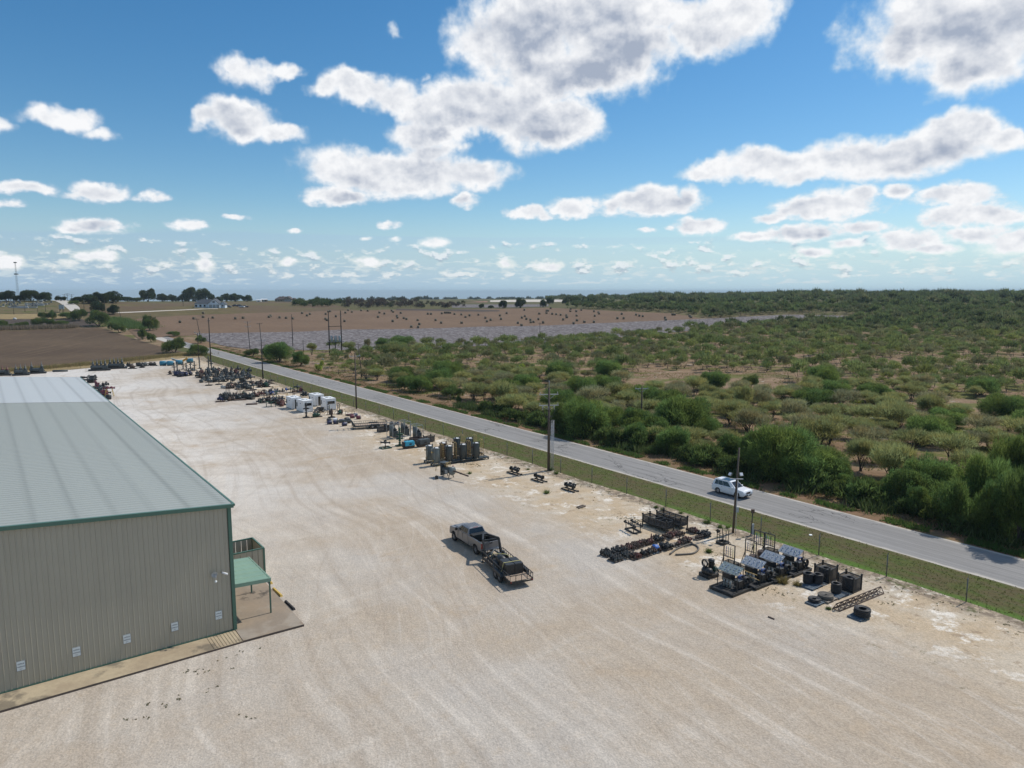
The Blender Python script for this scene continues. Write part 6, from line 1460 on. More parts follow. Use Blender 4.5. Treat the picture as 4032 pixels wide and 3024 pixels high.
for cc, lb, lc in ((c1, 'wire mesh crate full of black hose, further from the camera', 'black hose coiled inside the farther mesh crate'), (c2, 'wire mesh crate full of black hose beside the lattice mast', 'black hose heaped inside the nearer mesh crate')):
    ct = cc + exv * .62 + ey * .66; mesh_crate((ct.x, ct.y), YA, lb, .62, .66, 1.15, g='mesh crates with hose')
    b = MB(); coil(b, (0, 0, 0), .52, 12, 4, .045, cc.x); o = b.build('hose_coil', 'hose_black', None, (ct.x, ct.y, .13)); tag(o, lc, 'hose', 'coiled hoses')
pp = at('KR', 870, 490); pallet(pp, 'pale blue pallet under two stacks of hose before the farther crate', 'pallet_blue', 1.5, 1.1)
o1 = Vector((*at('KR', 800, 440), 0)); o2 = Vector((*at('KR', 970, 445), 0))
hose_coil((o1.x, o1.y), .14, 'left of two tall hose stacks on the pale blue pallet', .38, 11, 2); hose_coil((o2.x, o2.y), .14, 'right of two tall hose stacks on the pale blue pallet', .36, 10, 2)
pp = at('KR', 1330, 640); pallet(pp, 'pale blue pallet under a single hose stack at the foot of the nearer crate', 'pallet_blue', 1.5, 1.0); hose_coil(at('KR', 1285, 610), .14, 'single tall hose stack at the foot of the nearer crate', .36, 10, 2)
pp = at('KR', 1110, 710); pallet(pp, 'wooden pallet under a wide flat hose coil', 'pallet_wood', 1.35, 1.25, h=.16); hose_coil(pp, .17, 'wide grey hose coil lying flat on a wooden pallet', .55, 3, 6, 'hose_grey', .05)
pp = at('KR', 920, 780); pallet(pp, 'pale blue pallet under a low flat hose coil, left end', 'pallet_blue', 1.2, 1.0); hose_coil(at('KR', 910, 765), .14, 'low black hose coil on the leftmost pale blue pallet', .43, 3, 4)
pp = at('KR', 1680, 1020); pallet(pp, 'weathered pallet under the big hose coil in front of the mast', 'pallet_blue', 1.3, 1.1); hose_coil(at('KR', 1745, 1010), .14, 'big dark hose coil nearest the camera, in front of the mast', .55, 7, 4)
# lattice mast
m0 = Vector((*at('KR', 1290, 900), .0)); m1 = Vector((*at('KR', 2065, 590), .0)); md = (m1 - m0); ml = md.length; mrz = math.atan2(md.y, md.x)
t = thing('lattice_mast', 'long dark lattice mast lying on the ground', 'mast', (m0.x, m0.y, 0), mrz)
for y, z in ((-.28, .05), (.28, .05), (0, .52)): b = MB(); b.cyl((0, y, z), (ml, y, z), .045, 8); b.build('chord', 'brown_steel', t)
nseg = 8
for k in range(nseg + 1):
    x = ml * k / nseg; x2 = min(ml, x + ml / nseg * .5)
    b = MB(); b.bar((x, -.28, .05), (x, 0, .52), .045); b.bar((x, .28, .05), (x, 0, .52), .045); b.bar((x, -.28, .05), (x, .28, .05), .045); b.build('strut', 'brown_steel', t)
    if k < nseg: b = MB(); b.bar((x, -.28, .05), (x + ml / nseg, 0, .52), .04); b.bar((x + ml / nseg, .28, .05), (x, 0, .52), .04); b.build('brace', 'brown_steel', t)
# --- long mesh baskets -------------------------------------------------------------------
e1 = Vector((*at('K23', 1190, 548), 0)); a1 = Vector((*at('K23', 845, 425), 0)); dd = (a1 - e1).normalized(); nn = Vector((-dd.y, dd.x, 0)) * -1
for (cx_, cy_), lb in ((P('K23', 1190, 548), 'nearer of two long dark mesh baskets'), (P('K23', 1395, 500), 'farther of two long dark mesh baskets')):
    e = Vector((*px(cx_, cy_), 0)); ctr = e + dd * 1.62 + nn * .55; mesh_crate((ctr.x, ctr.y), math.atan2(dd.y, dd.x), lb, 1.62, .55, 1.05, .36, 'long mesh baskets', True, 3)
# pipe manifold on a stand
t = thing('valve_manifold', 'stand carrying two rows of pipe valves left of the long mesh baskets', 'manifold', (*at('K23', 710, 520), 0), R(-66))
b = MB(); frame_box(b, -.8, .8, -.45, .45, .07, .1, .14); b.build('base', 'dark_machine', t)
for x in (-.7, .7):
    for y in (-.4, .4): b = MB(); b.bar((x, y, .1), (x, y, .72), .06); b.build('leg', 'dark_machine', t)
for y in (-.4, .4):
    b = MB(); flange_pipe(b, (-1.0, y, .78), (1.0, y, .78), .07, 1.8, 8)
    for k in range(4): x = -.75 + .5 * k; b.ball((x, y, .78), .13); b.cyl((x, y, .78), (x, y, 1.0), .05, 8); b.box((x, y, 1.0), (.22, .04, .04))
    b.build('pipe_run', 'dark_machine', t)
b = MB(); b.cyl((-.3, -.4, .78), (-.3, .4, .78), .06, 8); b.cyl((.4, -.4, .78), (.4, .4, .78), .06, 8); b.build('cross_pipe', 'dark_machine', t)
# --- big looped hose -------------------------------------------------------------------------
hp = [at('K23', x, y) for x, y in ((1245, 868), (1330, 800), (1440, 750), (1540, 722), (1600, 730), (1645, 755), (1660, 790), (1630, 830), (1570, 858), (1470, 868), (1325, 876))]
hs_ = []
for k in range(len(hp) - 1):
    p0, p1, p2, p3 = (np.array(hp[max(0, min(len(hp) - 1, k + j))]) for j in (-1, 0, 1, 2))
    for q in range(4):
        u = q / 4; hs_.append(.5 * ((2 * p1) + (p2 - p0) * u + (2 * p0 - 5 * p1 + 4 * p2 - p3) * u * u + (3 * p1 - p0 - 3 * p2 + p3) * u ** 3))
b = MB(); b.tube([(q[0], q[1], .085) for q in hs_ + [np.array(hp[-1])]], .085, 9); tag(b.build('looped_hose', 'hose_grey'), 'thick grey hose lying in a loop on the white sand', 'hose')
b = MB(); pq = [at('K225', 95, 665), at('K225', 205, 630)]; pq2 = [at('K225', 125, 680), at('K225', 240, 640)]
for (p_, q_), lb in ((pq, 'upper of two short timber posts lying on the sand'), (pq2, 'lower of two short timber posts lying on the sand')):
    b = MB(); L_ = math.dist(p_, q_); b.box((L_ / 2, 0, .08), (L_, .16, .16)); o = b.build('timber_post', 'dark_wood', None, (*p_, 0)); o.rotation_euler = (0, 0, math.atan2(q_[1] - p_[1], q_[0] - p_[0])); tag(o, lb, 'post', 'two timber posts on the sand')
p_, q_ = at('KR', 110, 1018), at('KR', 215, 1062); b = MB(); L_ = math.dist(p_, q_); b.box((L_ / 2, 0, .05), (L_, .08, .08)); o = b.build('steel_bar', 'brown_steel', None, (*p_, 0)); o.rotation_euler = (0, 0, math.atan2(q_[1] - p_[1], q_[0] - p_[0])); tag(o, 'thin dark bar lying alone on the gravel', 'bar')
# --- pallets of valves -----------------------------------------------------------------------
VAL = []
def valve_mesh(seed, mat, wheel=True):
    g = random.Random(seed); b = MB(); r = g.uniform(.09, .14); b.M = Matrix.Rotation(g.uniform(-.4, .4), 4, 'X')
    flange_pipe(b, (-.22, 0, r * 1.5), (.22, 0, r * 1.5), r * .7, 1.9, 9, .05); b.ball((0, 0, r * 1.5), r * 1.25, 1.05, 9); b.cyl((0, 0, r * 1.5), (0, 0, r * 3.6), r * .42, 7); b.cyl((0, 0, r * 2.6), (0, 0, r * 2.9), r * .8, 8)
    me = b.mesh('valve_body', mat); w = None
    if wheel: c = MB(); c.M = b.M; handwheel(c, (0, 0, r * 3.7), r * 1.15, 'Z', .014); w = c.mesh('handwheel', g.choice(['light_grey', 'mesh_steel', 'red_brown']))
    return me, w
for k, (mt, wh_) in enumerate((('dark_machine', 1), ('brown_steel', 0), ('red_brown', 0), ('grey_machine', 1), ('brown_steel', 0), ('navy_paint', 0), ('dark_machine', 0), ('vessel_rust', 0))): VAL.append((valve_mesh(k, mt, wh_), mt))
def fitting(loc, z, kind, label, cat='valve', sc=1.0, rz=None, group=None, name='pipe_valve'):
    (me, w), mt = VAL[kind]; rz = random.uniform(0, 6.28) if rz is None else rz
    if w is None: o = link(name, me, None, (*loc, z), rz); o.scale = (sc,) * 3; return tag(o, label, cat, group)
    t = thing(name, label, cat, (*loc, z), rz, group); t.scale = (sc,) * 3; link('valve_body', me, t); link('handwheel', w, t); return t
near_row = [(370, 650, 'frontmost pallet of valves in the near row', 'dark_wood'), (580, 590, 'second pallet of valves in the near row', 'pallet_wood'), (690, 610, 'third pallet, with grey handwheels', 'dark_wood'), (880, 560, 'fourth pallet of the near row', 'pallet_wood'), (1040, 505, 'pallet with the blue cover', 'pallet_blue'), (1240, 450, 'pallet of dark valves right of the blue cover', 'dark_wood'), (1430, 385, 'half empty grey pallet of the near row', 'pallet_wood'), (1580, 340, 'pallet of rusty valves under the looped hose', 'pallet_wood'), (1790, 270, 'almost bare grey pallet by the hose', 'pallet_wood')]
back_row = [(230, 560, 'frontmost pallet of valves in the back row', 'dark_wood'), (420, 510, 'second pallet of the back row', 'dark_wood'), (580, 465, 'third pallet of the back row', 'pallet_wood'), (740, 415, 'pallet of brown valves in the back row', 'pallet_wood'), (920, 360, 'pallet of red brown valves in the back row', 'dark_wood'), (1100, 310, 'pallet with a purple wheel in the back row', 'pallet_wood'), (1300, 260, 'pallet lined with white sheet in the back row', 'pallet_wood'), (1450, 215, 'pallet of rusty red valves in the back row', 'pallet_wood'), (1720, 165, 'pallet near the basket end of the back row', 'pallet_wood'), (1910, 235, 'pallet of black pipe fittings at the fence end', 'pallet_blue')]
for row_, rn in ((near_row, 'near'), (back_row, 'back')):
    for i, (x, y, lb, mt) in enumerate(row_):
        c = at('PAL', x, y); pallet(c, lb, mt, 1.05, 1.0, R(37), 'pallets of valves')
        nv = 3 if ('bare' in lb or 'half' in lb) else (6 if rn == 'near' and i in (3,) else 9)
        for k in range(nv):
            lx, ly = (-.34 + .34 * (k % 3) + random.uniform(-.05, .05)), (-.32 + .32 * (k // 3) + random.uniform(-.05, .05)); ca, sa = math.cos(R(37)), math.sin(R(37))
            kd = random.choice((3, 0, 6, 3) if i < 2 else (1, 2, 4, 7, 1, 7) if 'r' in rn[:1] or i % 2 == 0 or 'brown' in lb or 'rust' in lb else (0, 6, 1, 4))
            if 'black' in lb or 'dark' in lb: kd = random.choice((0, 6))
            w_ = {0: 'black valve with a handwheel', 1: 'rusty brown valve body', 2: 'reddish valve body', 3: 'grey valve with a handwheel', 4: 'brown valve body', 5: 'navy valve body', 6: 'black valve body', 7: 'rust coloured valve body'}[kd]
            fitting((c[0] + lx * ca - ly * sa, c[1] + lx * sa + ly * ca), .13, kd, w_ + ' on the ' + lb.replace('pallet of valves', 'pallet').replace(' of the near row', '').replace(' in the near row', ' of the near row'), 'valve', random.uniform(.8, 1.15), None, 'valves laid out on pallets')
b = MB()
for k in range(40):
    pass
cvx = at('PAL', 1060, 475); b = MB(); b.lathe([(.42, 0), (.40, .18), (.30, .34), (.16, .42), (.02, .43)], n=14)
for i_ in range(len(b.v)): x, y, z = b.v[i_]; f = 1 + .22 * mnoise.noise(Vector((x * 5, y * 5, z * 5))); b.v[i_] = (x * f, y * f, z * f)
tag(b.build('blue_cover', 'tarp_blue', None, (*cvx, .14)), 'crumpled bright blue plastic cover on a pallet of valves', 'cover')
t = thing('handwheel_valve', 'valve with a large purple handwheel standing among the back row pallets', 'valve', (*at('PAL', 990, 330), .13)); b = MB(); b.cyl((0, 0, 0), (0, 0, .5), .08, 8); b.ball((0, 0, .2), .16); b.build('valve_body', 'brown_steel', t); b = MB(); b.lathe([(.02, -.02), (.2, -.02), (.22, 0), (.2, .02), (.02, .02)], (0, 0, .55), 'X', 14); b.build('handwheel', 'maroon_paint', t)
# --- pipe spools on skids -----------------------------------------------------------------------
def spool_skid(loc, rz, label, extra):
    t = thing('pipe_spool_skid', label, 'pipe spool', (*loc, 0), rz, 'black pipe spools on skids'); b = MB()
    for y in (-.35, .35): b.bar((-1.25, y, .06), (1.2, y, .06), .12, .12)
    for x in (-1.1, 0, 1.0): b.bar((x, -.5, .13), (x, .5, .13), .1, .06)
    b.build('skid', 'black_steel', t)
    b = MB(); flange_pipe(b, (-.85, 0, .62), (.75, 0, .62), .17, 1.55, 14, .12); b.cyl((-.3, 0, .62), (.35, 0, .62), .20, 14); b.cyl((-.55, 0, .62), (-.55, .0, .95), .09, 8); b.build('pipe', 'dark_machine', t)
    b = MB()
    for x in (-.55, .45): b.bar((x, -.2, .15), (x, .0, .5), .08); b.bar((x, .2, .15), (x, 0, .5), .08)
    b.build('saddle', 'black_steel', t)
    if extra: b = MB(); flange_pipe(b, (-.6, .42, .72), (.55, .42, .72), .09, 1.6, 10); b.ball((-.3, .42, .78), .14); b.ball((.25, .42, .78), .14); b.build('side_pipe', 'dark_machine', t); b = MB(); b.cyl((.7, 0, .62), (.7, 0, 1.0), .08, 8); b.ball((.7, 0, .62), .2); b.build('valve', 'dark_machine', t)
for (x, y, lb, e_) in ((430, 575, 'left of three black pipe spools, with extra side pipe', True), (1060, 760, 'middle black pipe spool, bare and open ended', False), (1850, 1000, 'right of three black pipe spools, with valves behind', True)):
    spool_skid(at('MP', x, y - 20), R(-52), lb, e_)
# --- vessel lying down with a long pipe ------------------------------------------------------------
v0 = Vector((*at('VS', 870, 1240), 0)); t = thing('lying_vessel', 'grey pressure vessel lying on its side with a long pipe sticking out', 'vessel', (v0.x, v0.y, 0), R(-42))
b = MB(); b.lathe([(.05, -1.0), (.40, -.95), (.44, -.8), (.44, .72), (.40, .78)], (0, 0, 1.0), 'X', 18); b.build('shell', 'vessel_dark', t)
b = MB(); b.lathe([(.56, .72), (.60, .78), (.56, .86), (.50, .95), (.30, 1.02), (.05, 1.05)], (0, 0, 1.0), 'X', 20); b.build('lid', 'vessel_grey', t)
b = MB(); b.bar((1.0, 0, 1.05), (3.75, 0, .82), .13, .16); b.ball((2.4, 0, .93), .13); b.build('long_pipe', 'brown_steel', t)
for x in (-.6, .5):
    for y in (-.3, .3): b = MB(); b.bar((x, y * .8, .75), (x, y * 1.5, 0), .08); b.build('leg', 'vessel_dark', t)
b = MB(); b.hexa([(-1.05, -.5, .2), (-.85, -.5, .2), (-.85, .5, .2), (-1.05, .5, .2)], [(-1.05, -.5, 1.9), (-.85, -.5, 1.9), (-.85, .5, 1.9), (-1.05, .5, 1.9)]); b.box((-.7, 0, 1.92), (1.1, 1.0, .06)); b.build('end_frame', 'vessel_dark', t)
b = MB()
for y in (-.35, .0, .35): b.bar((-.25 + .2, y, 1.4), (-.05, y, 2.0), .045)
b.bar((-.05, -.35, 2.0), (-.05, .35, 2.0), .045); b.bar((-.05, -.35, 1.7), (-.05, .35, 1.7), .045); b.tube([(-.3, -.35, 1.5), (-.3, -.35, 2.0), (.2, -.35, 2.0), (.2, -.35, 1.45)], .025, 6); b.build('ladder', 'ladder_yellow', t)
b = MB(); b.tube([(-1.0, -.6, 1.55), (-1.5, -.8, 1.3), (-1.6, -.8, .75)], .045, 6); b.tube([(-1.0, .3, 1.0), (-1.5, .1, .9), (-1.55, .1, .4)], .06, 6); b.build('outlet_pipe', 'ladder_yellow', t)
b = MB(); b.ball((.55, .35, 1.5), .13); b.build('red_cap', 'red_paint', t)
b = MB(); b.box((.1, -.5, .85), (.5, .04, .45)); b.build('name_board', 'light_grey', t)
o = thing('counter_block', 'dark square block on the gravel left of the lying vessel', 'block', (*at('VS', 545, 1290), 0), R(20)); b = MB(); b.box((0, 0, .22), (.36, .3, .44)); b.build('block', 'dark_machine', o, bevel=.02); b = MB(); b.torus((0, 0, .46), .08, .02, 'X', 10, 5); b.build('lifting_eye', 'dark_machine', o)
# --- filter vessels on wheeled skids --------------------------------------------------------------
def filter_vessel(loc, label, mat, h, lid='light_grey'):
    t = thing('filter_vessel', label, 'vessel', (*loc, 0), YA, 'tall filter vessels')
    b = MB(); frame_box(b, -.55, 2.0, -.5, .5, .32, .12, .14); b.box((1.0, 0, .40), (1.6, .9, .05)); b.build('skid', mat, t)
    for x, y in ((-.5, -.45), (-.5, .45), (1.9, -.45), (1.9, .45)): b = MB(); b.bar((x, y, .3), (x, y, .06), .09); b.cyl((x, y - .05, .12), (x, y + .05, .12), .12, 10); b.build('caster', 'black_steel', t)
    b = MB(); b.lathe([(.30, .38), (.46, .44), (.46, h - .12), (.44, h - .08)], n=20); b.build('shell', mat, t)
    b = MB(); b.lathe([(.50, h - .10), (.53, h - .06), (.53, h + .02), (.46, h + .05), (.2, h + .08), (.02, h + .09)], n=20); b.build('lid', mat, t)
    b = MB(); b.lathe([(.36, h + .055), (.34, h + .075), (.02, h + .10)], (.04, -.04, 0), n=16); b.build('cover_plate', lid, t)
    for a in (-2.4, -.5): 
        b = MB(); x, y = .50 * math.cos(a), .50 * math.sin(a); b.box((x, y, (h + .6) / 2), (.12, .12, h - .1)); b.box((x, y, h + .1), (.1, .1, .4)); b.build('davit_post', mat, t)
    b = MB(); b.bar((.34, -.43, h + .25), (-.35, -.30, h + .28), .05); b.build('davit_arm', mat, t)
    b = MB()
    for y in (-.2, .2): b.tube([(.72, y, .4), (.72, y, h + .0), (.74, y, h + .38), (1.0, y, h + .52), (1.18, y, h + .3), (1.2, y, .4)], .025, 6)
    for k in range(7): z = .6 + (h - .7) * k / 7; b.bar((1.2, -.2, z), (1.2, .2, z), .035)
    b.build('ladder', 'ladder_yellow', t)
    b = MB(); b.cyl((-.45, 0, h - .5), (-.66, 0, h - .5), .09, 10); b.cyl((-.66, 0, h - .5), (-.70, 0, h - .5), .15, 12); b.cyl((-.42, -.1, .8), (-.62, -.1, .8), .1, 10); b.build('nozzle', 'ladder_yellow' if mat == 'vessel_grey' else 'brown_steel', t)
    b = MB(); b.tube([(.4, .3, .6), (.8, .35, .6), (1.0, .35, .9), (1.3, .3, .9), (1.6, .1, .5)], .07, 8); b.ball((1.0, .35, .95), .16); b.build('piping', 'vessel_rust', t)
    return t
rowA = [((528, 850), 'palest filter vessel at the front left corner of the group', 'vessel_grey', 2.5), ((880, 800), 'second filter vessel of the front row', 'vessel_dark', 2.55), ((1260, 745), 'third filter vessel of the front row, with white lid', 'vessel_dark', 2.5), ((1610, 710), 'filter vessel at the fence end of the front row', 'vessel_dark', 2.55)]
rowB = [((345, 770), 'left filter vessel of the back row', 'vessel_grey', 2.45), ((720, 700), 'second filter vessel of the back row, with open davit', 'vessel_rust', 2.5), ((1090, 640), 'tallest filter vessel of the back row', 'vessel_dark', 2.9), ((1440, 600), 'last filter vessel of the back row, by the fence', 'vessel_dark', 2.7)]
for (x, y), lb, mt, h in rowA + rowB: filter_vessel(at('VS', x, y, .38), lb, mt, h, 'white_paint')
# --- generators ------------------------------------------------------------------------------
def generator(loc, rz, label, mat, L=1.9, Wd=1.0, H_=1.15):
    t = thing('generator', label, 'generator', (*loc, 0), rz); b = MB()
    b.hexa([(-L / 2 + .08, -Wd / 2 + .08, .16), (L / 2 - .08, -Wd / 2 + .08, .16), (L / 2 - .08, Wd / 2 - .08, .16), (-L / 2 + .08, Wd / 2 - .08, .16)], [(-L / 2, -Wd / 2, .42), (L / 2, -Wd / 2, .42), (L / 2, Wd / 2, .42), (-L / 2, Wd / 2, .42)]); b.build('base_pan', 'black_plastic', t, bevel=.04)
    b = MB(); b.hexa([(-L / 2 + .25, -Wd / 2, .425), (L / 2, -Wd / 2, .425), (L / 2, Wd / 2, .425), (-L / 2 + .25, Wd / 2, .425)], [(-L / 2 + .32, -Wd / 2 + .10, H_), (L / 2 - .07, -Wd / 2 + .10, H_), (L / 2 - .07, Wd / 2 - .10, H_), (-L / 2 + .32, Wd / 2 - .10, H_)]); b.build('hood', mat, t, bevel=.08)
    b = MB(); b.box((-L / 2 + .13, 0, .75), (.22, Wd * .9, .62)); b.build('control_end', 'black_plastic', t, bevel=.05)
    b = MB(); b.box((.2, -Wd / 2 - .0, .72), (.36, .06, .2)); b.build('vent', 'black_plastic', t)
    b = MB(); b.torus((.1, 0, H_ + .06), .08, .02, 'Y', 10, 5); b.cyl((-.3, .2, H_), (-.3, .2, H_ + .14), .05, 8); b.build('lifting_eye', 'mesh_steel', t)
    b = MB(); b.box((0, -.3, .08), (L * .8, .12, .16)); b.box((0, .3, .08), (L * .8, .12, .16)); b.build('runner', 'dark_wood', t)
    return t
def mid(c, p, q, off):
    a, b_ = Vector((*at(c, *p), 0)), Vector((*at(c, *q), 0)); d = (b_ - a).normalized(); n = Vector((-d.y, d.x, 0)); m = (a + b_) / 2 + n * off; return (m.x, m.y), math.atan2(d.y, d.x)
l_, r_ = mid('GN', (985, 1060), (1340, 1020), .45); generator(l_, r_, 'bright blue generator with black base on the gravel', 'cyan_paint')
l_, r_ = mid('GN', (1450, 1010), (1850, 950), .5); generator(l_, r_, 'dark grey enclosed generator right of the bright blue one', 'grey_machine', 2.2, 1.05, 1.2)
# --- valve trees ---------------------------------------------------------------------------------
TREE_ME = {}
def valve_tree(loc, label, mat, h, arms=1, group=None, rz=None, base='black_steel', sc=1.0):
    key = (mat, round(h, 1), arms)
    if key not in TREE_ME:
        b = MB(); frame_box(b, -.55, .55, -.45, .45, .07, .14, .14); b.bar((-.55, 0, .07), (.55, 0, .07), .14); me_b = b.mesh('base', base)
        b = MB(); z = .1; prof = [(.10, z)]
        while z < h - .2: prof += [(.10, z + .12), (.24, z + .14), (.24, z + .24), (.13, z + .27), (.20, z + .38), (.20, z + .5), (.11, z + .56)]; z += .56
        prof += [(.08, h)]; b.lathe(prof, n=10); me_s = b.mesh('stack', mat)
        b = MB()
        for k in range(arms):
            zz = h * (.62 if k == 0 else .40); s = 1 if k == 0 else -1; flange_pipe(b, (-.55, 0, zz), (.55, 0, zz), .09, 1.8, 9, .07); b.ball((.34 * s, 0, zz), .17); b.ball((-.34 * s, 0, zz), .15); handwheel(b, (.75, 0, zz), .17, 'X'); b.cyl((.55, 0, zz), (.75, 0, zz), .03, 6)
        handwheel(b, (0, 0, h + .04), .18); me_a = b.mesh('wing_valves', mat); TREE_ME[key] = (me_b, me_s, me_a)
    t = thing('valve_tree', label, 'valve tree', (*loc, 0), random.uniform(0, 3.1) if rz is None else rz, group); t.scale = (sc,) * 3
    for nm, me in zip(('base', 'stack', 'wing_valves'), TREE_ME[key]): link(nm, me, t)
    return t
valve_tree(at('GN', 855, 950), 'tall dark green valve tree on a green stand behind the bright blue generator', 'green_hydrant', 3.0, 2, None, R(30), 'machine_green')
t = thing('valve_stand', 'low green stand carrying a sideways valve with an orange neck', 'valve', (*at('GN', 390, 1020), 0), YA)
b = MB(); frame_box(b, -.75, .75, -.65, .65, .08, .14, .16); b.bar((0, -.65, .08), (0, .65, .08), .12); b.build('base', 'machine_green', t)
b = MB(); b.cyl((0, 0, .1), (0, 0, .62), .08, 8); b.build('neck', 'red_brown', t)
b = MB(); flange_pipe(b, (-.75, .1, 1.0), (.75, -.1, .8), .12, 1.6, 10, .08); b.ball((0, 0, .9), .24); b.box((0, 0, 1.15), (.35, .25, .3)); b.tube([(-.7, .1, 1.0), (-.95, .15, 1.1), (-1.05, .15, .9), (-.95, .15, .8)], .02, 5); b.build('valve_body', 'dark_machine', t)
# --- tank racks: open frames with vertical tubes -------------------------------------------------------
def tank_rack(loc, label, n, mat, L=2.2, h=2.5):
    t = thing('tube_rack', label, 'rack', (*loc, 0), R(-54), 'open frames with standing tubes'); b = MB(); frame_box(b, -L / 2, L / 2, -.6, .6, .1, .12, .16); frame_box(b, -L / 2, L / 2, -.6, .6, h, .06, .06)
    for x in (-L / 2, L / 2):
        for y in (-.6, .6): b.bar((x, y, .1), (x, y, h), .07)
    b.torus((0, 0, h + .1), .1, .025, 'X', 10, 5); b.bar((-L / 2, 0, h), (L / 2, 0, h), .05); b.build('frame', 'light_grey' if mat != 'brown_steel' else 'mesh_steel', t)
    for k in range(n):
        x = -L / 2 + .3 + (L * .55) * k / max(1, n - 1); b = MB(); b.cyl((x, -.15, .2), (x, -.15, h * .82), .14, 10); b.ball((x, -.15, h * .82), .14, .7, 8); b.build('tube', mat, t)
    b = MB(); b.box((L / 2 - .42, .05, .75), (.6, .8, 1.1)); b.build('cabinet', 'grey_machine', t, bevel=.03)
    b = MB(); b.tube([(L / 2 - .4, 0, 1.3), (L / 2 - .5, .2, 1.7), (0, .3, 1.75), (-.4, .2, 1.5)], .07, 6); b.ball((L / 2 - .45, .1, 1.5), .28); b.build('valve_cluster', 'dark_machine', t)
    return t
tank_rack(at('GN', 640, 690), 'tube rack nearest the yard with pale tubes', 4, 'vessel_grey'); tank_rack(at('GN', 1010, 610), 'middle tube rack with dark tubes', 3, 'vessel_dark'); tank_rack(at('GN', 1400, 740), 'tube rack with a row of six tubes by the fence', 6, 'vessel_grey')
for (x, y), lb in (((290, 490), 'small mesh crate left of the tube racks'), ((520, 440), 'mesh crate with blue fittings beside the tube racks'), ((1790, 810), 'mesh crate behind the dark grey generator')):
    mesh_crate(at('GN', x, y), YA, lb, .7, .6, .85, g='mesh crates by the tube racks', mat='mesh_steel')
for k in range(6): fitting(at('GN', 420 + 70 * k, 360 - 10 * (k % 2) + 60), .75 if k > 1 else .12, (3, 5, 0, 5, 3, 5)[k], 'blue and grey fitting heaped on the crates by the tube racks', 'fitting', 1.5, None, 'fittings heaped on the mesh crates', 'pipe_fitting')
b = MB(); frame_box(b, -.9, .9, -.7, .7, .45, .12, .9); o = b.build('steel_bin', 'vessel_rust', None, (*at('GN', 1390, 850), 0)); o.rotation_euler = (0, 0, YA); tag(o, 'open brown steel bin between the generators and the tube rack', 'bin')
# --- white cabins -----------------------------------------------------------------------------------
def cabin(loc, rz, label, door, Lx=3.35, Wy=2.05, h=2.45):
    t = thing('white_cabin', label, 'cabin', (*loc, 0), rz, 'white cabins'); ins = .05
    b = MB(); b.box((0, 0, h / 2 + .06), (Lx - .1, Wy - .1, h - .2)); b.build('wall', 'white_paint', t, bevel=.02)
    b = MB(); b.hexa([(-Lx / 2, -Wy / 2, h - .12), (Lx / 2, -Wy / 2, h - .12), (Lx / 2, Wy / 2, h - .12), (-Lx / 2, Wy / 2, h - .12)], [(-Lx / 2 + .02, -Wy / 2 + .02, h), (Lx / 2 - .02, -Wy / 2 + .02, h), (Lx / 2 - .02, Wy / 2 - .02, h), (-Lx / 2 + .02, Wy / 2 - .02, h)]); b.build('roof', 'white_paint', t, bevel=.03)
    for x in (-1, 1):
        for y in (-1, 1): b = MB(); b.box((x * (Lx / 2 - .06), y * (Wy / 2 - .06), h / 2), (.14, .14, h - .15)); b.build('corner_post', 'white_paint', t)
    b = MB(); frame_box(b, -Lx / 2 + .05, Lx / 2 - .05, -Wy / 2 + .05, Wy / 2 - .05, .07, .12, .14); b.build('skid', 'light_grey', t)
    fx = -Lx / 2        # the end that faces the camera
    if door:
        b = MB(); b.box((fx + .03, .12, 1.14), (.06, .74, 1.9)); b.build('doorway', 'dark_glass', t)
        b = MB(); b.bar((fx - .02, .52, .2), (fx - .02, .52, 2.1), .06); b.bar((fx - .02, -.28, .2), (fx - .02, -.28, 2.1), .06); b.bar((fx - .02, -.28, 2.12), (fx - .02, .52, 2.12), .06); b.build('door_frame', 'white_paint', t)
        b = MB(); b.box((fx - .30, .60, 1.14), (.62, .05, 1.9)); b.build('door', 'white_paint', t)
    else:
        b = MB(); b.box((fx + .025, 0, 1.62), (.07, 1.5, .60)); b.build('window', 'dark_glass', t)
        b = MB()
        for z in (1.30, 1.94): b.bar((fx - .02, -.78, z), (fx - .02, .78, z), .05)
        for y in (-.78, .78): b.bar((fx - .02, y, 1.27), (fx - .02, y, 1.97), .05)
        b.build('window_frame', 'white_paint', t)
    b = MB(); b.box((Lx / 2 - .3, Wy / 2 - .0, 1.4), (.3, .06, .8)); b.build('side_vent', 'mesh_steel', t)
    b = MB(); b.box((-.2, Wy / 2 - .035, 1.75), (.34, .012, .16)); b.build('name_plate', 'hose_blue', t)
    b = MB(); b.box((.3, .2, h + .02), (.9, .5, .03)); b.box((-.4, -.3, h + .02), (.5, .25, .03)); b.build('roof_litter', 'plate_grey', t)
    return t
for (p, q, s), lb, dr in (((( 365, 685), (180, 615), 0), 'white cabin with open dark doorway, at the left', True), (((705, 780), (520, 725), 0), 'white cabin with long dark window, nearest the camera', False), (((1040, 590), (820, 520), 0), 'white cabin with open door, at the back', True), (((1370, 715), (1185, 640), 0), 'white cabin with long dark window, at the right', False)):
    a, e = Vector((*at('SH', *p), 0)), Vector((*at('SH', *q), 0)); d = (e - a).normalized(); n = Vector((d.y, -d.x, 0)); c = a + d * 1.675 + n * 1.02
    cabin((c.x, c.y), math.atan2(d.y, d.x), lb, dr)
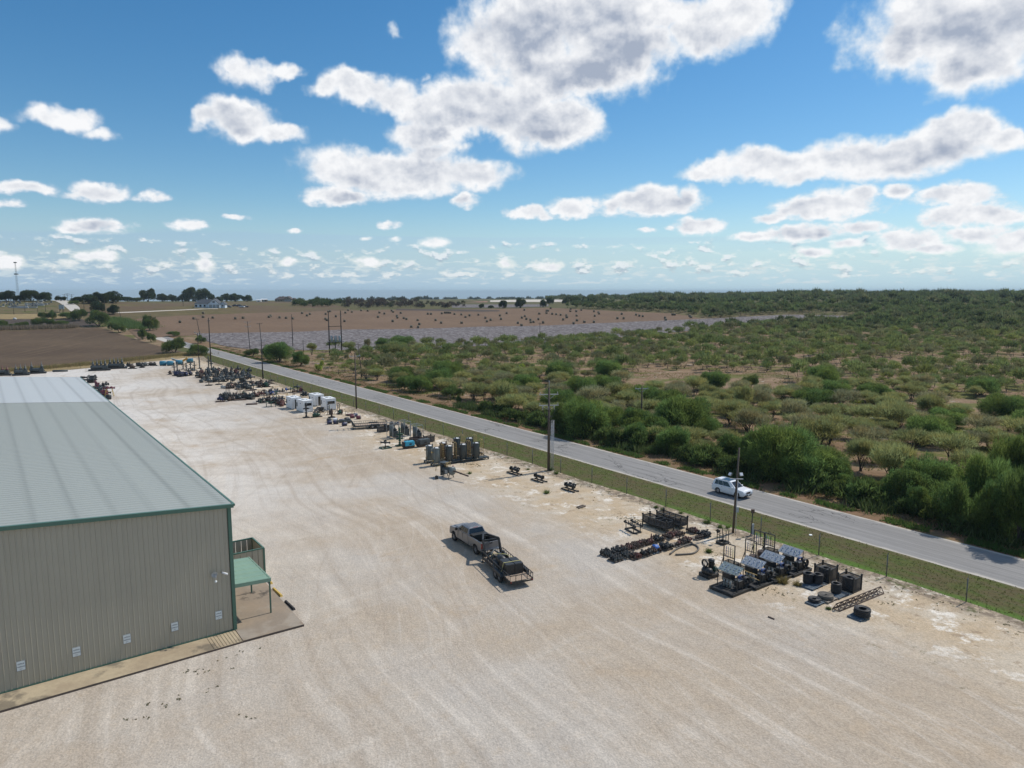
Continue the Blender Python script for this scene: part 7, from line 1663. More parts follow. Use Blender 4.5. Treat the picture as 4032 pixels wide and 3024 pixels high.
# things around the cabins and the parked trailer
valve_tree(at('SH', 785, 920), 'dark valve tree in front of the cabin window', 'dark_machine', 2.9, 1, 'valve trees', .5)
valve_tree(at('SH', 1520, 915), 'short brown valve tree on a low base before the right cabin', 'brown_steel', 1.5, 0, 'valve trees', .5)
def lump(loc, label, mat, seed, sx=1.2, sy=.7, h=.8, cat='pump', name='pump_block', rz=None, g=None):
    gq = random.Random(seed); t = thing(name, label, cat, (*loc, 0), gq.uniform(0, 3) if rz is None else rz, g)
    b = MB(); frame_box(b, -sx / 2, sx / 2, -sy / 2, sy / 2, .06, .1, .12); b.build('base', 'black_steel', t)
    b = MB(); b.lathe([(.06, -sx * .42), (sy * .36, -sx * .36), (sy * .36, sx * .2), (sy * .2, sx * .36)], (0, 0, h * .5), 'X', 12)
    for k in range(3): x = gq.uniform(-.4, .4) * sx; y = gq.uniform(-.25, .25) * sy; b.box((x, y, h * .45), (sx * .22, sy * .4, h * gq.uniform(.4, .8))); b.cyl((x, y, h * .4), (x, y, h * gq.uniform(.8, 1.05)), .09, 8)
    b.build('housing', mat, t, bevel=.02); b = MB(); flange_pipe(b, (-sx * .3, sy * .3, h * .55), (sx * .45, sy * .34, h * .6), .07, 1.7, 8); b.build('pipe', 'dark_machine', t); return t
lump(at('SH', 1080, 900), 'green pump unit on a dark base between the near cabin and the trailer', 'machine_green', 3, 2.0, .8, .9, rz=YA); lump(at('SH', 1760, 810), 'green pump unit under the right hand hose rack', 'machine_green', 5, 1.6, .8, .8)
for (x, y), lb in (((1430, 830), 'hose rack with a rolled black hose, left of the pair before the right cabin'), ((1720, 800), 'hose rack with a rolled black hose, right of the pair before the right cabin')):
    t = test_rack(at('SH', x, y), lb, 2.0, False); 
t = thing('dark_hopper', 'dark hopper with a tan tarpaulin beside the near cabin', 'hopper', (*at('SH', 1200, 760), 0), R(-50)); b = MB(); frame_box(b, -.6, .6, -.5, .5, .1, .1, .12)
for x in (-.6, .6):
    for y in (-.5, .5): b.bar((x, y, .1), (x, y, 1.0), .06)
b.build('frame', 'mesh_steel', t); b = MB(); b.hexa([(-.3, -.3, .3), (.3, -.3, .3), (.3, .3, .3), (-.3, .3, .3)], [(-.6, -.5, 1.05), (.6, -.5, 1.05), (.6, .5, 1.05), (-.6, .5, 1.05)]); b.build('bowl', 'dark_machine', t); b = MB(); b.hexa([(-.3, -1.6, .02), (.5, -1.6, .02), (.6, -.4, 1.06), (-.6, -.4, 1.06)], [(-.3, -1.62, .05), (.5, -1.62, .05), (.6, -.4, 1.10), (-.6, -.4, 1.10)]); b.build('tarpaulin', 'hose_grey', t)
t = thing('open_cage', 'low open cage of thin rails behind the parked trailer', 'cage', (*at('SH', 2050, 850), 0), YA); b = MB(); frame_box(b, -.7, .7, -.6, .6, .08, .1, .14); frame_box(b, -.7, .7, -.6, .6, .85, .05, .05)
for x in (-.7, .7):
    for y in (-.6, .6): b.bar((x, y, .1), (x, y, .85), .05)
b.build('frame', 'mesh_steel', t); b = MB(); b.box((0, 0, .2), (1.2, 1.0, .12)); b.build('floor', 'red_brown', t)
dl = ['navy drum motor with pale end, lowest left by the trailer neck', 'navy drum motor behind the lowest left one', 'white topped drum motor by the trailer neck', 'dark drum motor beside the white topped one', 'navy drum motor under the trailer neck', 'white and navy drum motor nearest the camera', 'dark drum motor beside the trailer leg', 'maroon drum motor behind the trailer rail', 'navy drum motor behind the trailer rail', 'second maroon drum motor behind the trailer rail', 'dark drum motor at the end of the trailer neck']
for i, ((x, y), mt) in enumerate(zip(((1455, 1110), (1450, 1040), (1620, 1030), (1640, 1100), (1810, 1060), (1890, 1160), (2000, 1080), (2120, 930), (2200, 890), (2300, 960), (1960, 1010)), ('navy_paint', 'dark_machine', 'white_paint', 'navy_paint', 'navy_paint', 'navy_paint', 'dark_machine', 'maroon_paint', 'navy_paint', 'maroon_paint', 'dark_machine'))):
    t = thing('drum_motor', dl[i], 'motor', (*at('SH', x, y), 0), YA + random.uniform(-.3, .3), 'drum motors round the parked trailer'); b = MB(); b.lathe([(.30, -.42), (.33, -.36), (.33, .36), (.30, .42)], (0, 0, .36), 'X', 14); b.build('drum', mt, t); b = MB(); b.lathe([(.335, .30), (.36, .32), (.36, .42), (.30, .44)], (0, 0, .36), 'X', 14, False); b.build('end_ring', 'light_grey', t); b = MB(); b.box((0, 0, .04), (.8, .5, .08)); b.build('cradle', 'dark_wood', t)
# ------------------------------------------------------------------ fences, poles, far things
paint('pole_wood', (0.085, 0.066, 0.050), 0.85, 0, 0.25, 1.5, 0.3, (0.16, 0.13, 0.10)); paint('pole_dark', (0.020, 0.017, 0.015), 0.8, 0, 0.25, 1.5, 0.1)
paint('galvanised', (0.13, 0.135, 0.135), 0.5, 0.4, 0.15, 3.0, 0.2); paint('conduit', (0.48, 0.49, 0.50), 0.45, 0.1, 0.1, 3.0, 0.15); paint('insulator', (0.30, 0.31, 0.32), 0.25, 0, 0.1, 6.0, 0)
paint('transformer_grey', (0.33, 0.37, 0.38), 0.5, 0.1, 0.1, 2.0, 0.15); paint('crossarm_pale', (0.42, 0.43, 0.42), 0.7, 0, 0.15, 2.0, 0.2)
paint('fence_wood', (0.10, 0.085, 0.07), 0.9, 0, 0.25, 3.0, 0.2)
# yard fence: galvanised posts every 6.2 m, fine wires between
fn = thing('yard_fence', 'thin wire fence with tall galvanised posts along the roadside of the yard', 'fence', (0, 0, 0))
b = MB(); b.cyl((0, 0, 0), (0, 0, 1.95), .045, 7); b.bar((0, 0, 1.95), (T_D[0] * .12, T_D[1] * .12, 2.15), .03); pm = b.mesh('post', 'galvanised')
for k in range(38):
    s_ = 15.9 + 6.22 * k
    if s_ < 262: link('post', pm, fn, (*W(s_, 60.35), 0))
b = MB()
for z in (.5, 1.0, 1.5, 1.9): b.bar((*W(9.7, 60.35), z), (*W(262, 60.35), z), .006)
b.build('wire', 'galvanised', fn)
fb = thing('back_fence', 'low wire fence with thin posts along the back of the yard', 'fence', (0, 0, 0)); b = MB(); b.cyl((0, 0, 0), (0, 0, 1.9), .04, 6); pm2 = b.mesh('post', 'fence_wood')
for x, y in ((1215, 710), (1250, 700), (1445, 690), (1070, 700), (880, 735), (700, 760), (490, 770), (435, 765), (340, 765), (220, 775), (60, 785)): link('post', pm2, fb, (*at('K1', x, y + 14), 0))
# pasture fence over the road
pf = thing('pasture_fence', 'old pasture fence of wooden posts and thin steel posts beyond the road', 'fence', (0, 0, 0)); b = MB(); b.cyl((0, 0, 0), (0, 0, 1.35), .09, 7); pw = b.mesh('wooden_post', 'fence_wood'); b = MB(); b.cyl((0, 0, 0), (0, 0, 1.15), .022, 5); pt_ = b.mesh('steel_post', 'galvanised')
for k in range(64):
    s_ = 40 + 4.0 * k; link('wooden_post' if k % 4 == 0 else 'steel_post', pw if k % 4 == 0 else pt_, pf, (*W(s_, 81.6), 0))
b = MB()
for z in (.4, .75, 1.1): b.bar((*W(40, 81.6), z), (*W(292, 81.6), z), .008)
b.build('wire', 'galvanised', pf)
def tapered(b, h, r, lean=(0, 0)): b.cyl((0, 0, -.5), (lean[0], lean[1], h), r, 10, r * .68)
def util_pole(base, top_v, label, arms=(), mat='pole_wood', r=.15, lean=(0, 0), rz=R(36), group=None, terrain=False):
    """base: photo pixel of the foot; top_v: photo row of its tip"""
    p = near_pxt(*base) if terrain else (*px(*base), 0.0); d = px_ray(base[0], top_v); dist = math.hypot(p[0], p[1]); h = CAM_H + d[2] / math.hypot(d[0], d[1]) * dist - p[2]
    t = thing('utility_pole', label, 'utility pole', p, rz, group); b = MB(); tapered(b, h, r, lean); b.build('shaft', mat, t)
    for (dz_, w, am) in arms:
        f = (h - dz_) / h; b = MB(); c = (lean[0] * f, lean[1] * f, h - dz_); b.bar((c[0] - w / 2, c[1] + .14, c[2]), (c[0] + w / 2, c[1] + .14, c[2]), .1, .12)
        b.bar((c[0] - w / 3, c[1] + .14, c[2] - .05), (c[0], c[1] + .12, c[2] - .7), .04); b.bar((c[0] + w / 3, c[1] + .14, c[2] - .05), (c[0], c[1] + .12, c[2] - .7), .04); a_ = b.build('crossarm', am, t)
        for k in (-1, 0, 1) if w > 1.5 else (-1, 1):
            b = MB(); x = c[0] + k * w * .46; b.cyl((x, c[1] + .14, c[2] + .06), (x, c[1] + .14, c[2] + .2), .03, 6); b.ball((x, c[1] + .14, c[2] + .24), .07, 1.2, 7); b.build('insulator', 'insulator', a_)
    return t, h
K_ = 1.8228
t, h = util_pole((1185 * K_, 1016 * K_), 838 * K_, 'tall pole with two pale crossarms and grey conduits up its side', ((.9, 2.6, 'crossarm_pale'), (2.4, 2.7, 'crossarm_pale')), r=.2, rz=R(8))
b = MB(); b.cyl((0, 0, h), (0, 0, h + .85), .035, 6); b.ball((0, 0, h + .9), .09); b.build('top_pin', 'insulator', t)
for k in range(4): b = MB(); b.cyl((0.29 + .12 * k, -.12 - .02 * k, 0), (0.29 + .12 * k, -.12 - .02 * k, h * .615), .034, 8); b.build('conduit', 'conduit', t)
for k in range(3): b = MB(); x = -.9 + .8 * k; b.cyl((x, -.05, h - 2.75), (x, -.05, h - 2.5), .08, 8); b.cyl((x, -.05, h - 3.0), (x + .04, -.1, h - 2.75), .05, 6); b.build('fuse_switch', 'insulator', t)
b = MB(); b.tube([(-.9, 0, h - 2.9), (-.7, 0, h - 3.6), (-.1, 0, h - 4.0), (.6, 0, h - 3.7), (.9, 0, h - 3.0)], .03, 5); b.box((0, .0, h - 3.95), (1.0, .08, .08)); b.build('cable_loop', 'black_rubber', t)
b = MB()
for k in range(3): b.tube([(-.3 + .3 * k, -.2, h - 3.9), (.0 + .2 * k, -.25, h - 4.8), (.34 + .12 * k, -.2, h * .62)], .025, 5)
b.build('cable', 'black_rubber', t)
t, h = util_pole((1583 * K_, 1151 * K_), 967 * K_, 'leaning wooden light pole with flood lamps in front of the white car', (), r=.125, rz=R(-5), lean=(.28, 0))
b = MB(); b.bar((-.55, -.2, h * .645), (.75, -.2, h * .645), .08); b.build('lamp_arm', 'conduit', t)
for x, az_, nm in ((.52, .3, 'flood_lamp'), (-.55, -1.0, 'flood_lamp')):
    b = MB(); M_ = Matrix.Rotation(az_, 3, 'Z') @ Matrix.Rotation(-.6, 3, 'X'); b.box((x, -.25, h * .70), (.34, .12, .34), M_); lf = b.build(nm, 'light_grey', t); b = MB(); b.box((x, -.25, h * .70), (.29, .15, .29), M_); b.build('lens', 'clear_lens', lf)
b = MB(); b.cyl((.24, -.1, 0), (.26, -.1, h * .63), .035, 6); b.build('conduit', 'conduit', t); b = MB(); b.box((.30, -.16, 2.5), (.26, .2, .55)); b.build('meter_box', 'transformer_grey', t)
util_pole((770 * K_, 883 * K_), 762 * K_, 'dark pole with one pale crossarm right of the white cabins', ((.7, 2.5, 'crossarm_pale'),), r=.17)
util_pole((568 * K_, 819 * K_), 732 * K_, 'dark pole with pale crossarm behind the crowded equipment rows', ((.5, 2.6, 'crossarm_pale'),), 'pole_dark', .17)
util_pole((456 * K_, 790 * K_), 686 * K_, 'tallest black pole at the back corner of the yard', ((1.0, 0.8, 'galvanised'),), 'pole_dark', .2)
t, h = util_pole((430 * K_, 783 * K_), 719 * K_, 'thin black lamp pole left of the tallest black pole', (), 'pole_dark', .12); b = MB(); b.bar((-.8, 0, h), (.8, 0, h), .08); b.box((-.8, 0, h + .15), (.35, .3, .3)); b.box((.8, 0, h + .15), (.35, .3, .3)); b.build('lamp_head', 'light_grey', t)
util_pole((1385 * K_, 918 * K_), 834 * K_, 'lone wooden pole with one pale crossarm rising from the thicket', ((.5, 2.5, 'crossarm_pale'),), r=.16, rz=R(10)); 
util_pole(P('KB', 1163, 740), P('KB', 0, 445)[1], 'leaning pole with a thin dark crossarm in the pasture', ((.5, 2.4, 'pole_wood'),), 'pole_wood', .15, (-.9, .2), R(10))
util_pole(P('KB', 560, 475), P('KB', 0, 192)[1], 'plain black pole in front of the cotton field', (), 'pole_dark', .17)
util_pole(P('KB', 188, 500), P('KB', 0, 255)[1], 'pole with double crossarm left of the roadside bushes', ((.3, 2.4, 'crossarm_pale'), (2.1, 2.4, 'crossarm_pale')), 'pole_dark', .15, (-.6, 0)); util_pole(P('KB', 290, 500), P('KB', 0, 268)[1], 'pole with single dark crossarm behind the roadside bushes', ((.3, 2.4, 'pole_wood'),), 'pole_dark', .15, (-.5, 0))
util_pole(P('KB', 652, 520), P('KB', 0, 415)[1], 'short black post by the pale track', (), 'pole_dark', .12); 
util_pole(P('K1', 1745, 500), P('K1', 0, 340)[1], 'leaning pole with crossarm at the road bend', ((.4, 2.4, 'pole_wood'),), 'pole_dark', .16, (-1.3, 0.3), 0.3, None, True)
for (bx, by, ty, l, arm) in ((1050, 330, 258, 'short leaning pole at the green cane', 0), (918, 300, 178, 'tall pole by the farm drive', 0), (733, 262, 186, 'pole on the slope right of the road', 0), (1596, 235, 135, 'dark pole left of the white house', 0), (1310, 345, 300, 'short pole at the stubble field edge', 0), (527, 275, 205, 'left pole of the pair by the road sign', 0), (549, 312, 240, 'right pole of the pair by the road sign', 0)):
    util_pole(P('K1', bx, by), P('K1', 0, ty)[1], l, (), 'pole_dark', .14, ((-.5, 0) if 'lean' in l else (0, 0)), 0.2, 'poles on the hill', True)
for (bx, by, ty, l) in ((1128, 440, 345, 'left of three poles on the skyline'), (1180, 430, 330, 'middle and tallest of three poles on the skyline'), (1254, 462, 345, 'right of three poles on the skyline'), (1022, 410, 362, 'shortest distant pole left of the skyline three')):
    util_pole(P('KH', bx, by), P('KH', 0, ty)[1], l, ((.4, 3.4, 'pole_dark'), (1.6, 2.4, 'pole_dark')), 'pole_dark', .16, (0, 0), 0.5, 'poles on the hill', True)
for (bx, by, ty, l) in ((244, 700, 562, 'left pole on the cemetery slope'), (437, 650, 545, 'second pole on the cemetery slope'), (796, 660, 490, 'third pole on the cemetery slope'), (660, 655, 575, 'short post with a square sign on the cemetery slope')):
    util_pole(P('KH', bx, by), P('KH', 0, ty)[1], l, (), 'pole_dark', .13, (0, 0), 0.5, 'poles on the hill', True)
for (c, bx, by, ty, l) in (('C23', 1345, 560, 380, 'pole at the near edge of the cotton field'), ('C24', 1112, 450, 345, 'pole at the far corner of the cotton field'), ('KD', 614, 262, 220, 'small pole on the right part of the cotton field'), ('KD', 1312, 250, 185, 'faint pole in the far scrub'), ('KD', 1862, 240, 165, 'faint pole at the far right in the scrub'), ('KC', 595, 768, 705, 'short wooden post in the middle of the pasture')):
    util_pole(P(c, bx, by), P(c, 0, ty)[1], l, ((.4, 1.6, 'pole_dark'),) if c == 'C23' else (), 'pole_dark', .14, (0, 0), 0.2, None, True)
# transformer rack
l_, r_ = Vector((*at('KHF', 466, 1182), 0)), Vector((*at('KHF', 693, 1172), 0)); ctr = (l_ + r_) / 2; dd = (r_ - l_); wd2 = dd.length / 2
t = thing('transformer_rack', 'two tall black poles carrying three grey transformers on a platform', 'transformer rack', (ctr.x, ctr.y, 0), math.atan2(dd.y, dd.x)); dist = ctr.length
hh = lambda y: (1177 - y) / 4.74 / FPX * dist * 1.03
for x, ty in ((-wd2, 425), (wd2, 395)): b = MB(); b.cyl((x, 0, -.5), (x, 0, hh(ty)), .24, 10, .18); b.build('pole', 'pole_dark', t)
b = MB(); b.cyl((0, 0, 0), (0, 0, hh(950)), .16, 8); b.build('middle_post', 'pole_dark', t)
b = MB(); b.bar((-wd2 - .4, 0, hh(669)), (wd2 + .3, 0, hh(669)), .2); b.build('cross_beam', 'pole_dark', t)
b = MB(); b.box((0, 0, hh(940)), (wd2 * 2 + 1.6, 1.2, .18)); b.box((-.1, .4, hh(940) - .2), (wd2 * 2 + .6, .12, .25)); b.build('platform', 'galvanised', t)
for x in (-.62, .02, .72):
    X = x * wd2; tt = thing('transformer', ('left' if x < -.1 else 'middle' if x < .5 else 'right') + ' grey transformer can on the pole platform', 'transformer', (0, 0, 0)); Mw = Matrix.Translation((ctr.x, ctr.y, 0)) @ Matrix.Rotation(math.atan2(dd.y, dd.x), 4, 'Z'); tt.location = Mw @ Vector((X, 0, hh(935) + .08)); tt.rotation_euler = (0, 0, math.atan2(dd.y, dd.x)); tt['group'] = 'transformers on the platform'
    th = hh(842) - hh(935); b = MB(); b.lathe([(.40, 0), (.42, .05), (.42, th - .1), (.36, th)], n=14); b.build('tank', 'transformer_grey', tt)
    for k in (-1, 1): b = MB(); b.cyl((k * .2, 0, th - .05), (k * .2, 0, th + .3), .05, 7); b.build('bushing', 'insulator', tt)
    b = MB(); b.box((.44, -.1, th * .5), (.08, .3, th * .9)); b.build('cooling_fin', 'light_grey', tt)
b = MB(); b.bar((wd2 - .5, 0, hh(488)), (wd2 + .5, 0, hh(488)), .1); b.build('crossarm', 'crossarm_pale', t)
# a little control post with a box by the fence
t = thing('control_post', 'slim post with a rusty box on top and grey box below, by the light pole', 'post', (*at('K70', 708, 158), 0), R(-10)); b = MB(); b.cyl((0, 0, 0), (.1, 0, 2.35), .05, 8); b.build('post', 'black_steel', t); b = MB(); b.box((.1, 0, 2.5), (.32, .26, .36)); b.build('rusty_box', 'brown_steel', t); b = MB(); b.box((.16, -.06, .65), (.2, .2, 1.1)); b.build('grey_box', 'transformer_grey', t)
o = thing('litter', 'small white scrap of paper lying on the grass verge', 'litter', (*at('K70', 1360, 160), 0)); b = MB(); b.box((0, 0, .05), (.28, .2, .03), Matrix.Rotation(.3, 3, 'X')); b.build('paper', 'sign_white', o)

# hay bales
paint('tank_blue', (0.03, 0.19, 0.29), 0.5, 0, 0.2, 2.0, 0.3)
paint('hay', (0.155, 0.130, 0.090), 0.95, 0, 0.3, 4.0, 0.4, (0.075, 0.065, 0.05), rnd=0.2)
b = MB(); b.lathe([(.55, -.72), (.82, -.70), (.88, -.6), (.88, .6), (.82, .70), (.55, .72)], (0, 0, .84), 'X', 16); BALE = b.mesh('round_hay_bale', 'hay')
bales = [('K7', x, y) for x, y in ((40,610),(283,548),(447,522),(616,532),(1005,548),(1141,538),(1592,520),(1618,502),(1775,530),(1890,538),(2005,548),(2168,452))]
bales += [('KB', x, y) for x, y in ((641,182),(685,203),(709,190),(846,190),(868,168),(884,166),(845,232),(858,243),(935,210),(1010,253),(1018,178),(1043,157),(1074,171),(1156,158),(1213,161),(1303,216),(1314,177),(1357,186),(1420,160),(1433,171),(1501,180),(1431,253),(1466,208),(1471,221),(1526,226),(1551,235),(1593,302),(1647,243),(1663,279),(1651,306),(1736,188),(1763,189))]
bales += [('C23', x, y) for x, y in ((126,263),(166,255),(190,255),(212,255),(232,255),(285,271),(369,277),(420,308),(472,290),(581,280),(50,349),(118,381),(372,382),(668,320),(687,364),(735,346),(850,290),(862,335),(932,261),(1152,220),(1122,317),(1158,298),(1179,334),(1228,346),(1232,375),(1268,371),(1073,383),(1117,412),(1327,337),(1338,267),(1387,380),(1428,258),(1430,230),(1448,230),(1480,197),(1500,269),(1550,274),(1604,281),(1637,341),(1676,287),(1680,313),(1724,236),(1728,207),(1765,388),(1798,237),(1802,291),(1807,352),(1861,220),(1898,370),(2019,238),(2018,372),(2028,295),(2075,250),(2082,266))]
bales += [('C24', x, y) for x, y in ((98,326),(151,270),(176,326),(330,280),(371,293),(413,299),(691,320),(699,343),(783,277),(808,279),(998,296),(1013,312))]
for c, x, y in bales:
    u, v = P(c, x, y); p = pxt(u, v + 4.2); o = link('round_hay_bale', BALE, None, (p[0], p[1], p[2] + .05), random.uniform(-.35, .35)); o.scale = (1, 1, random.uniform(.92, 1.02)); tag(o, 'brown round hay bale lying in the stubble field', 'hay bale', 'round hay bales in the stubble field')
o = link('round_hay_bale', BALE, None, pxt(*P('K7', 447, 503)), .1); o.location.z += 1.2; tag(o, 'upper bale of the pair stacked near the drive', 'hay bale', 'round hay bales in the stubble field')

# white house with a dark hipped roof
paint('house_white', (0.66, 0.72, 0.78), 0.7, 0, 0.05, 1.0, 0.1); paint('slate_roof', (0.060, 0.070, 0.085), 0.8, 0, 0.2, 1.0, 0.15); paint('brown_roof', (0.075, 0.058, 0.055), 0.8, 0, 0.2, 1.0, 0.15); paint('tan_wall', (0.32, 0.26, 0.20), 0.8, 0, 0.1, 1.0, 0.2)
def house(base_px, w_px, label, wallm, roofm, rz, garage=True):
    p = near_pxt(*base_px); dist = math.hypot(p[0], p[1]); Wm = w_px / FPX * dist; t = thing('house', label, 'house', p, rz); hw = Wm * .11
    def block(x0, x1, y0, y1, h, rh, gable, nm):
        b = MB(); b.box(((x0 + x1) / 2, (y0 + y1) / 2, h / 2 - .3), (x1 - x0, y1 - y0, h + .6)); 
        if gable == 'x':
            b.poly([(x0, y0, h), (x1, y0, h), ((x0 + x1) / 2, y0, h + rh)]); b.poly([(x1, y1, h), (x0, y1, h), ((x0 + x1) / 2, y1, h + rh)])
        b.build('wall', wallm, t); r = MB(); o_ = .5
        if gable == 'x':   # ridge runs in y, gable faces the camera
            xm = (x0 + x1) / 2; k = o_ * rh / ((x1 - x0) / 2)
            for sg, xa in ((-1, x0), (1, x1)):
                xe = xa + sg * o_; a_ = [(xe, y0 - o_, h - k), (xm, y0 - o_, h + rh), (xm, y1 + o_, h + rh), (xe, y1 + o_, h - k)]; r.hexa([(q[0], q[1], q[2] + .02) for q in a_] if sg < 0 else [(q[0], q[1], q[2] + .02) for q in a_[::-1]], [(q[0], q[1], q[2] + .2) for q in a_] if sg < 0 else [(q[0], q[1], q[2] + .2) for q in a_[::-1]])
        else:              # hip
            ym = (y0 + y1) / 2; q = (y1 - y0) * .45; A_ = [(x0 - o_, y0 - o_, h), (x1 + o_, y0 - o_, h), (x1 + o_, y1 + o_, h), (x0 - o_, y1 + o_, h)]; B_ = [(x0 + q, ym - .1, h + rh), (x1 - q, ym - .1, h + rh), (x1 - q, ym + .1, h + rh), (x0 + q, ym + .1, h + rh)]; r.hexa(A_, B_)
        return r.build('roof', roofm, t)
    L2 = Wm / 2
    block(-L2, L2 * .35, 0, Wm * .38, 3.0, 3.4, 'hip', 'main'); rf = block(-L2 * .05, L2 * .72, -Wm * .12, Wm * .25, 3.0, 3.6, 'x', 'front'); block(L2 * .68, L2, Wm * .02, Wm * .25, 2.8, 1.8, 'x', 'side')
    if garage:
        for k in range(3): b = MB(); x = L2 * (.02 + .24 * k); b.box((x + L2 * .1, -Wm * .12 - .02, 1.2), (L2 * .19, .1, 2.4)); b.build('garage_door', 'light_grey', t)
    for k in range(3): b = MB(); x = -L2 * (.9 - .28 * k); b.box((x, -.03, 1.5), (1.4, .12, 1.5)); wn = b.build('window', 'dark_glass', t); b = MB(); b.bar((x - .75, -.1, .7), (x + .75, -.1, .7), .12); b.build('sill', wallm, wn)
    b = MB(); b.box((L2 * .84, Wm * .02 - .04, 1.6), (1.2, .12, 1.2)); b.build('window', 'dark_glass', t); b = MB(); b.box((L2 * .33, -Wm * .12 - .03, 4.4), (1.6, .1, 1.0)); b.build('gable_vent', 'dark_glass', t)
    b = MB(); b.box((-L2 * .3, Wm * .2, 6.4), (.9, .9, 1.6)); b.build('chimney', wallm, t)
    return t
house(P('K7', 560, 362), 105, 'white house with dark roof and garage doors on the rise', 'house_white', 'slate_roof', R(6))
house(P('K7', 1870, 256), 76, 'tan brick house with brown roof on the skyline', 'tan_wall', 'brown_roof', 0.0)
house(P('K7', 330, 225), 30, 'pale house half hidden behind the hilltop oaks', 'house_white', 'slate_roof', 0.2, False)
def shed(c, x, y, w, h, label, wm, rm):
    p = att(c, x, y); dist = math.hypot(p[0], p[1]); sc = CROP[c][2]; Wm, Hm = w / sc / FPX * dist, h / sc / FPX * dist; t = thing('shed', label, 'shed', p, 0.05); b = MB(); b.box((0, Wm * .3, Hm * .35 - .3), (Wm, Wm * .6, Hm * .7 + .6)); b.build('wall', wm, t)
    b = MB(); b.hexa([(-Wm / 2 - .2, -.2, Hm * .7 + .02), (Wm / 2 + .2, -.2, Hm * .7 + .02), (Wm / 2 + .2, Wm * .6, Hm * .7 + .02), (-Wm / 2 - .2, Wm * .6, Hm * .7 + .02)], [(-Wm / 2 - .2, Wm * .28, Hm), (Wm / 2 + .2, Wm * .28, Hm), (Wm / 2 + .2, Wm * .32, Hm), (-Wm / 2 - .2, Wm * .32, Hm)]); b.build('roof', rm, t)
    b = MB(); b.box((0, -.05, Hm * .3), (Wm * .3, .12, Hm * .55)); b.build('door', 'light_grey', t)
shed('K7', 1497, 254, 95, 45, 'dark shed with white roof edge by the skyline', 'mesh_steel', 'white_paint'); shed('K7', 1405, 252, 75, 32, 'low white shed beside the dark one', 'white_paint', 'white_paint')
shed('C24', 980, 66, 88, 24, 'long white barn on the far horizon', 'white_paint', 'white_paint'); shed('C24', 628, 70, 36, 12, 'small white shed left of the long barn', 'white_paint', 'white_paint'); shed('C24', 847, 62, 14, 9, 'tiny white shed between the other two barns', 'white_paint', 'white_paint')
def far_car(c, x, y, label, mat, rz):
    p = att(c, x, y); t = thing('parked_car', label, 'car', p, rz, 'cars parked by the white house'); b = MB(); b.box((0, 0, .75), (4.6, 1.8, .7)); b.build('body', mat, t, bevel=.12); b = MB(); b.hexa([(-1.7, -.85, 1.1), (1.0, -.85, 1.1), (1.0, .85, 1.1), (-1.7, .85, 1.1)], [(-1.3, -.65, 1.65), (.4, -.65, 1.65), (.4, .65, 1.65), (-1.3, .65, 1.65)]); b.build('cabin', 'dark_glass', t)
    for xx in (-1.4, 1.4):
        for yy in (-.85, .85): b = MB(); b.cyl((xx, yy - .1, .33), (xx, yy + .1, .33), .33, 12); b.build('wheel', 'tyre', t)
for x, y, l, m in ((810, 360, 'small grey car next to the white house', 'light_grey'), (885, 358, 'silver car right of the small grey one', 'silver_paint'), (1005, 340, 'dark car furthest back by the house', 'navy_paint'), (1075, 340, 'grey car among those parked behind', 'grey_machine'), (1120, 360, 'white car parked right of the house', 'white_car_paint'), (1182, 356, 'black car at the right end of the parked ones', 'black_plastic')): far_car('K7', x, y, l, m, random.uniform(-.5, .5))
# lattice radio tower on the far left skyline
p = att('KH', 322, 440); dist = math.hypot(p[0], p[1]); ht = (440 + 100) / 4.424 / FPX * dist; t = thing('radio_tower', 'thin lattice radio tower on the left skyline', 'tower', p)
b = MB()
for k in range(3): a = 2.1 * k; b.bar((1.0 * math.cos(a), 1.0 * math.sin(a), -1), (.3 * math.cos(a), .3 * math.sin(a), ht), .07)
b.build('legs', 'galvanised', t); b = MB()
for k in range(26): z = ht * k / 26; w = 1.0 - .65 * k / 26; b.bar((w, 0, z), (-w * .5, w * .85, z + ht / 26), .04); b.bar((-w * .5, w * .85, z), (-w * .5, -w * .85, z + ht / 26), .04); b.bar((-w * .5, -w * .85, z), (w, 0, z + ht / 26), .04)
b.build('lattice', 'galvanised', t)
for z_, w_ in ((.99, 1.5), (.69, 2.0)): b = MB(); b.box((0, 0, ht * z_), (w_, w_, .8)); b.build('antenna_ring', 'galvanised', t)
t['category'] = 'radio tower'
# cemetery stones
paint('stone_grey', (0.20, 0.20, 0.195), 0.8, 0, 0.2, 1.0, 0.2, rnd=0.3); paint('stone_white', (0.46, 0.45, 0.43), 0.8, 0, 0.1, 1.0, 0.1)
b = MB(); b.box((0, 0, .1), (1.5, .7, .2)); b.box((0, 0, .65), (1.2, .3, .95)); GS = b.mesh('gravestone', 'stone_grey'); b = MB(); b.box((0, 0, .12), (1.2, 2.6, .24)); GL = b.mesh('grave_ledger', 'stone_white')
for k in range(84):
    u, v = rs_.uniform(-20, 205), 1187 + 24 * rs_.uniform() ** 1.3
    if u > 205 - (v - 1187) * -.3: continue
    p = pxt(u, v); w_ = k % 4 == 0; o = link('grave_ledger' if w_ else 'gravestone', GL if w_ else GS, None, p, rs_.uniform(-.2, .2)); o.scale = (rs_.uniform(.55, 1.0),) * 3; tag(o, 'flat pale grave slab on the cemetery slope' if w_ else 'small grey gravestone on the cemetery slope', 'grave slab' if w_ else 'gravestone', 'grave slabs on the slope' if w_ else 'gravestones on the slope')
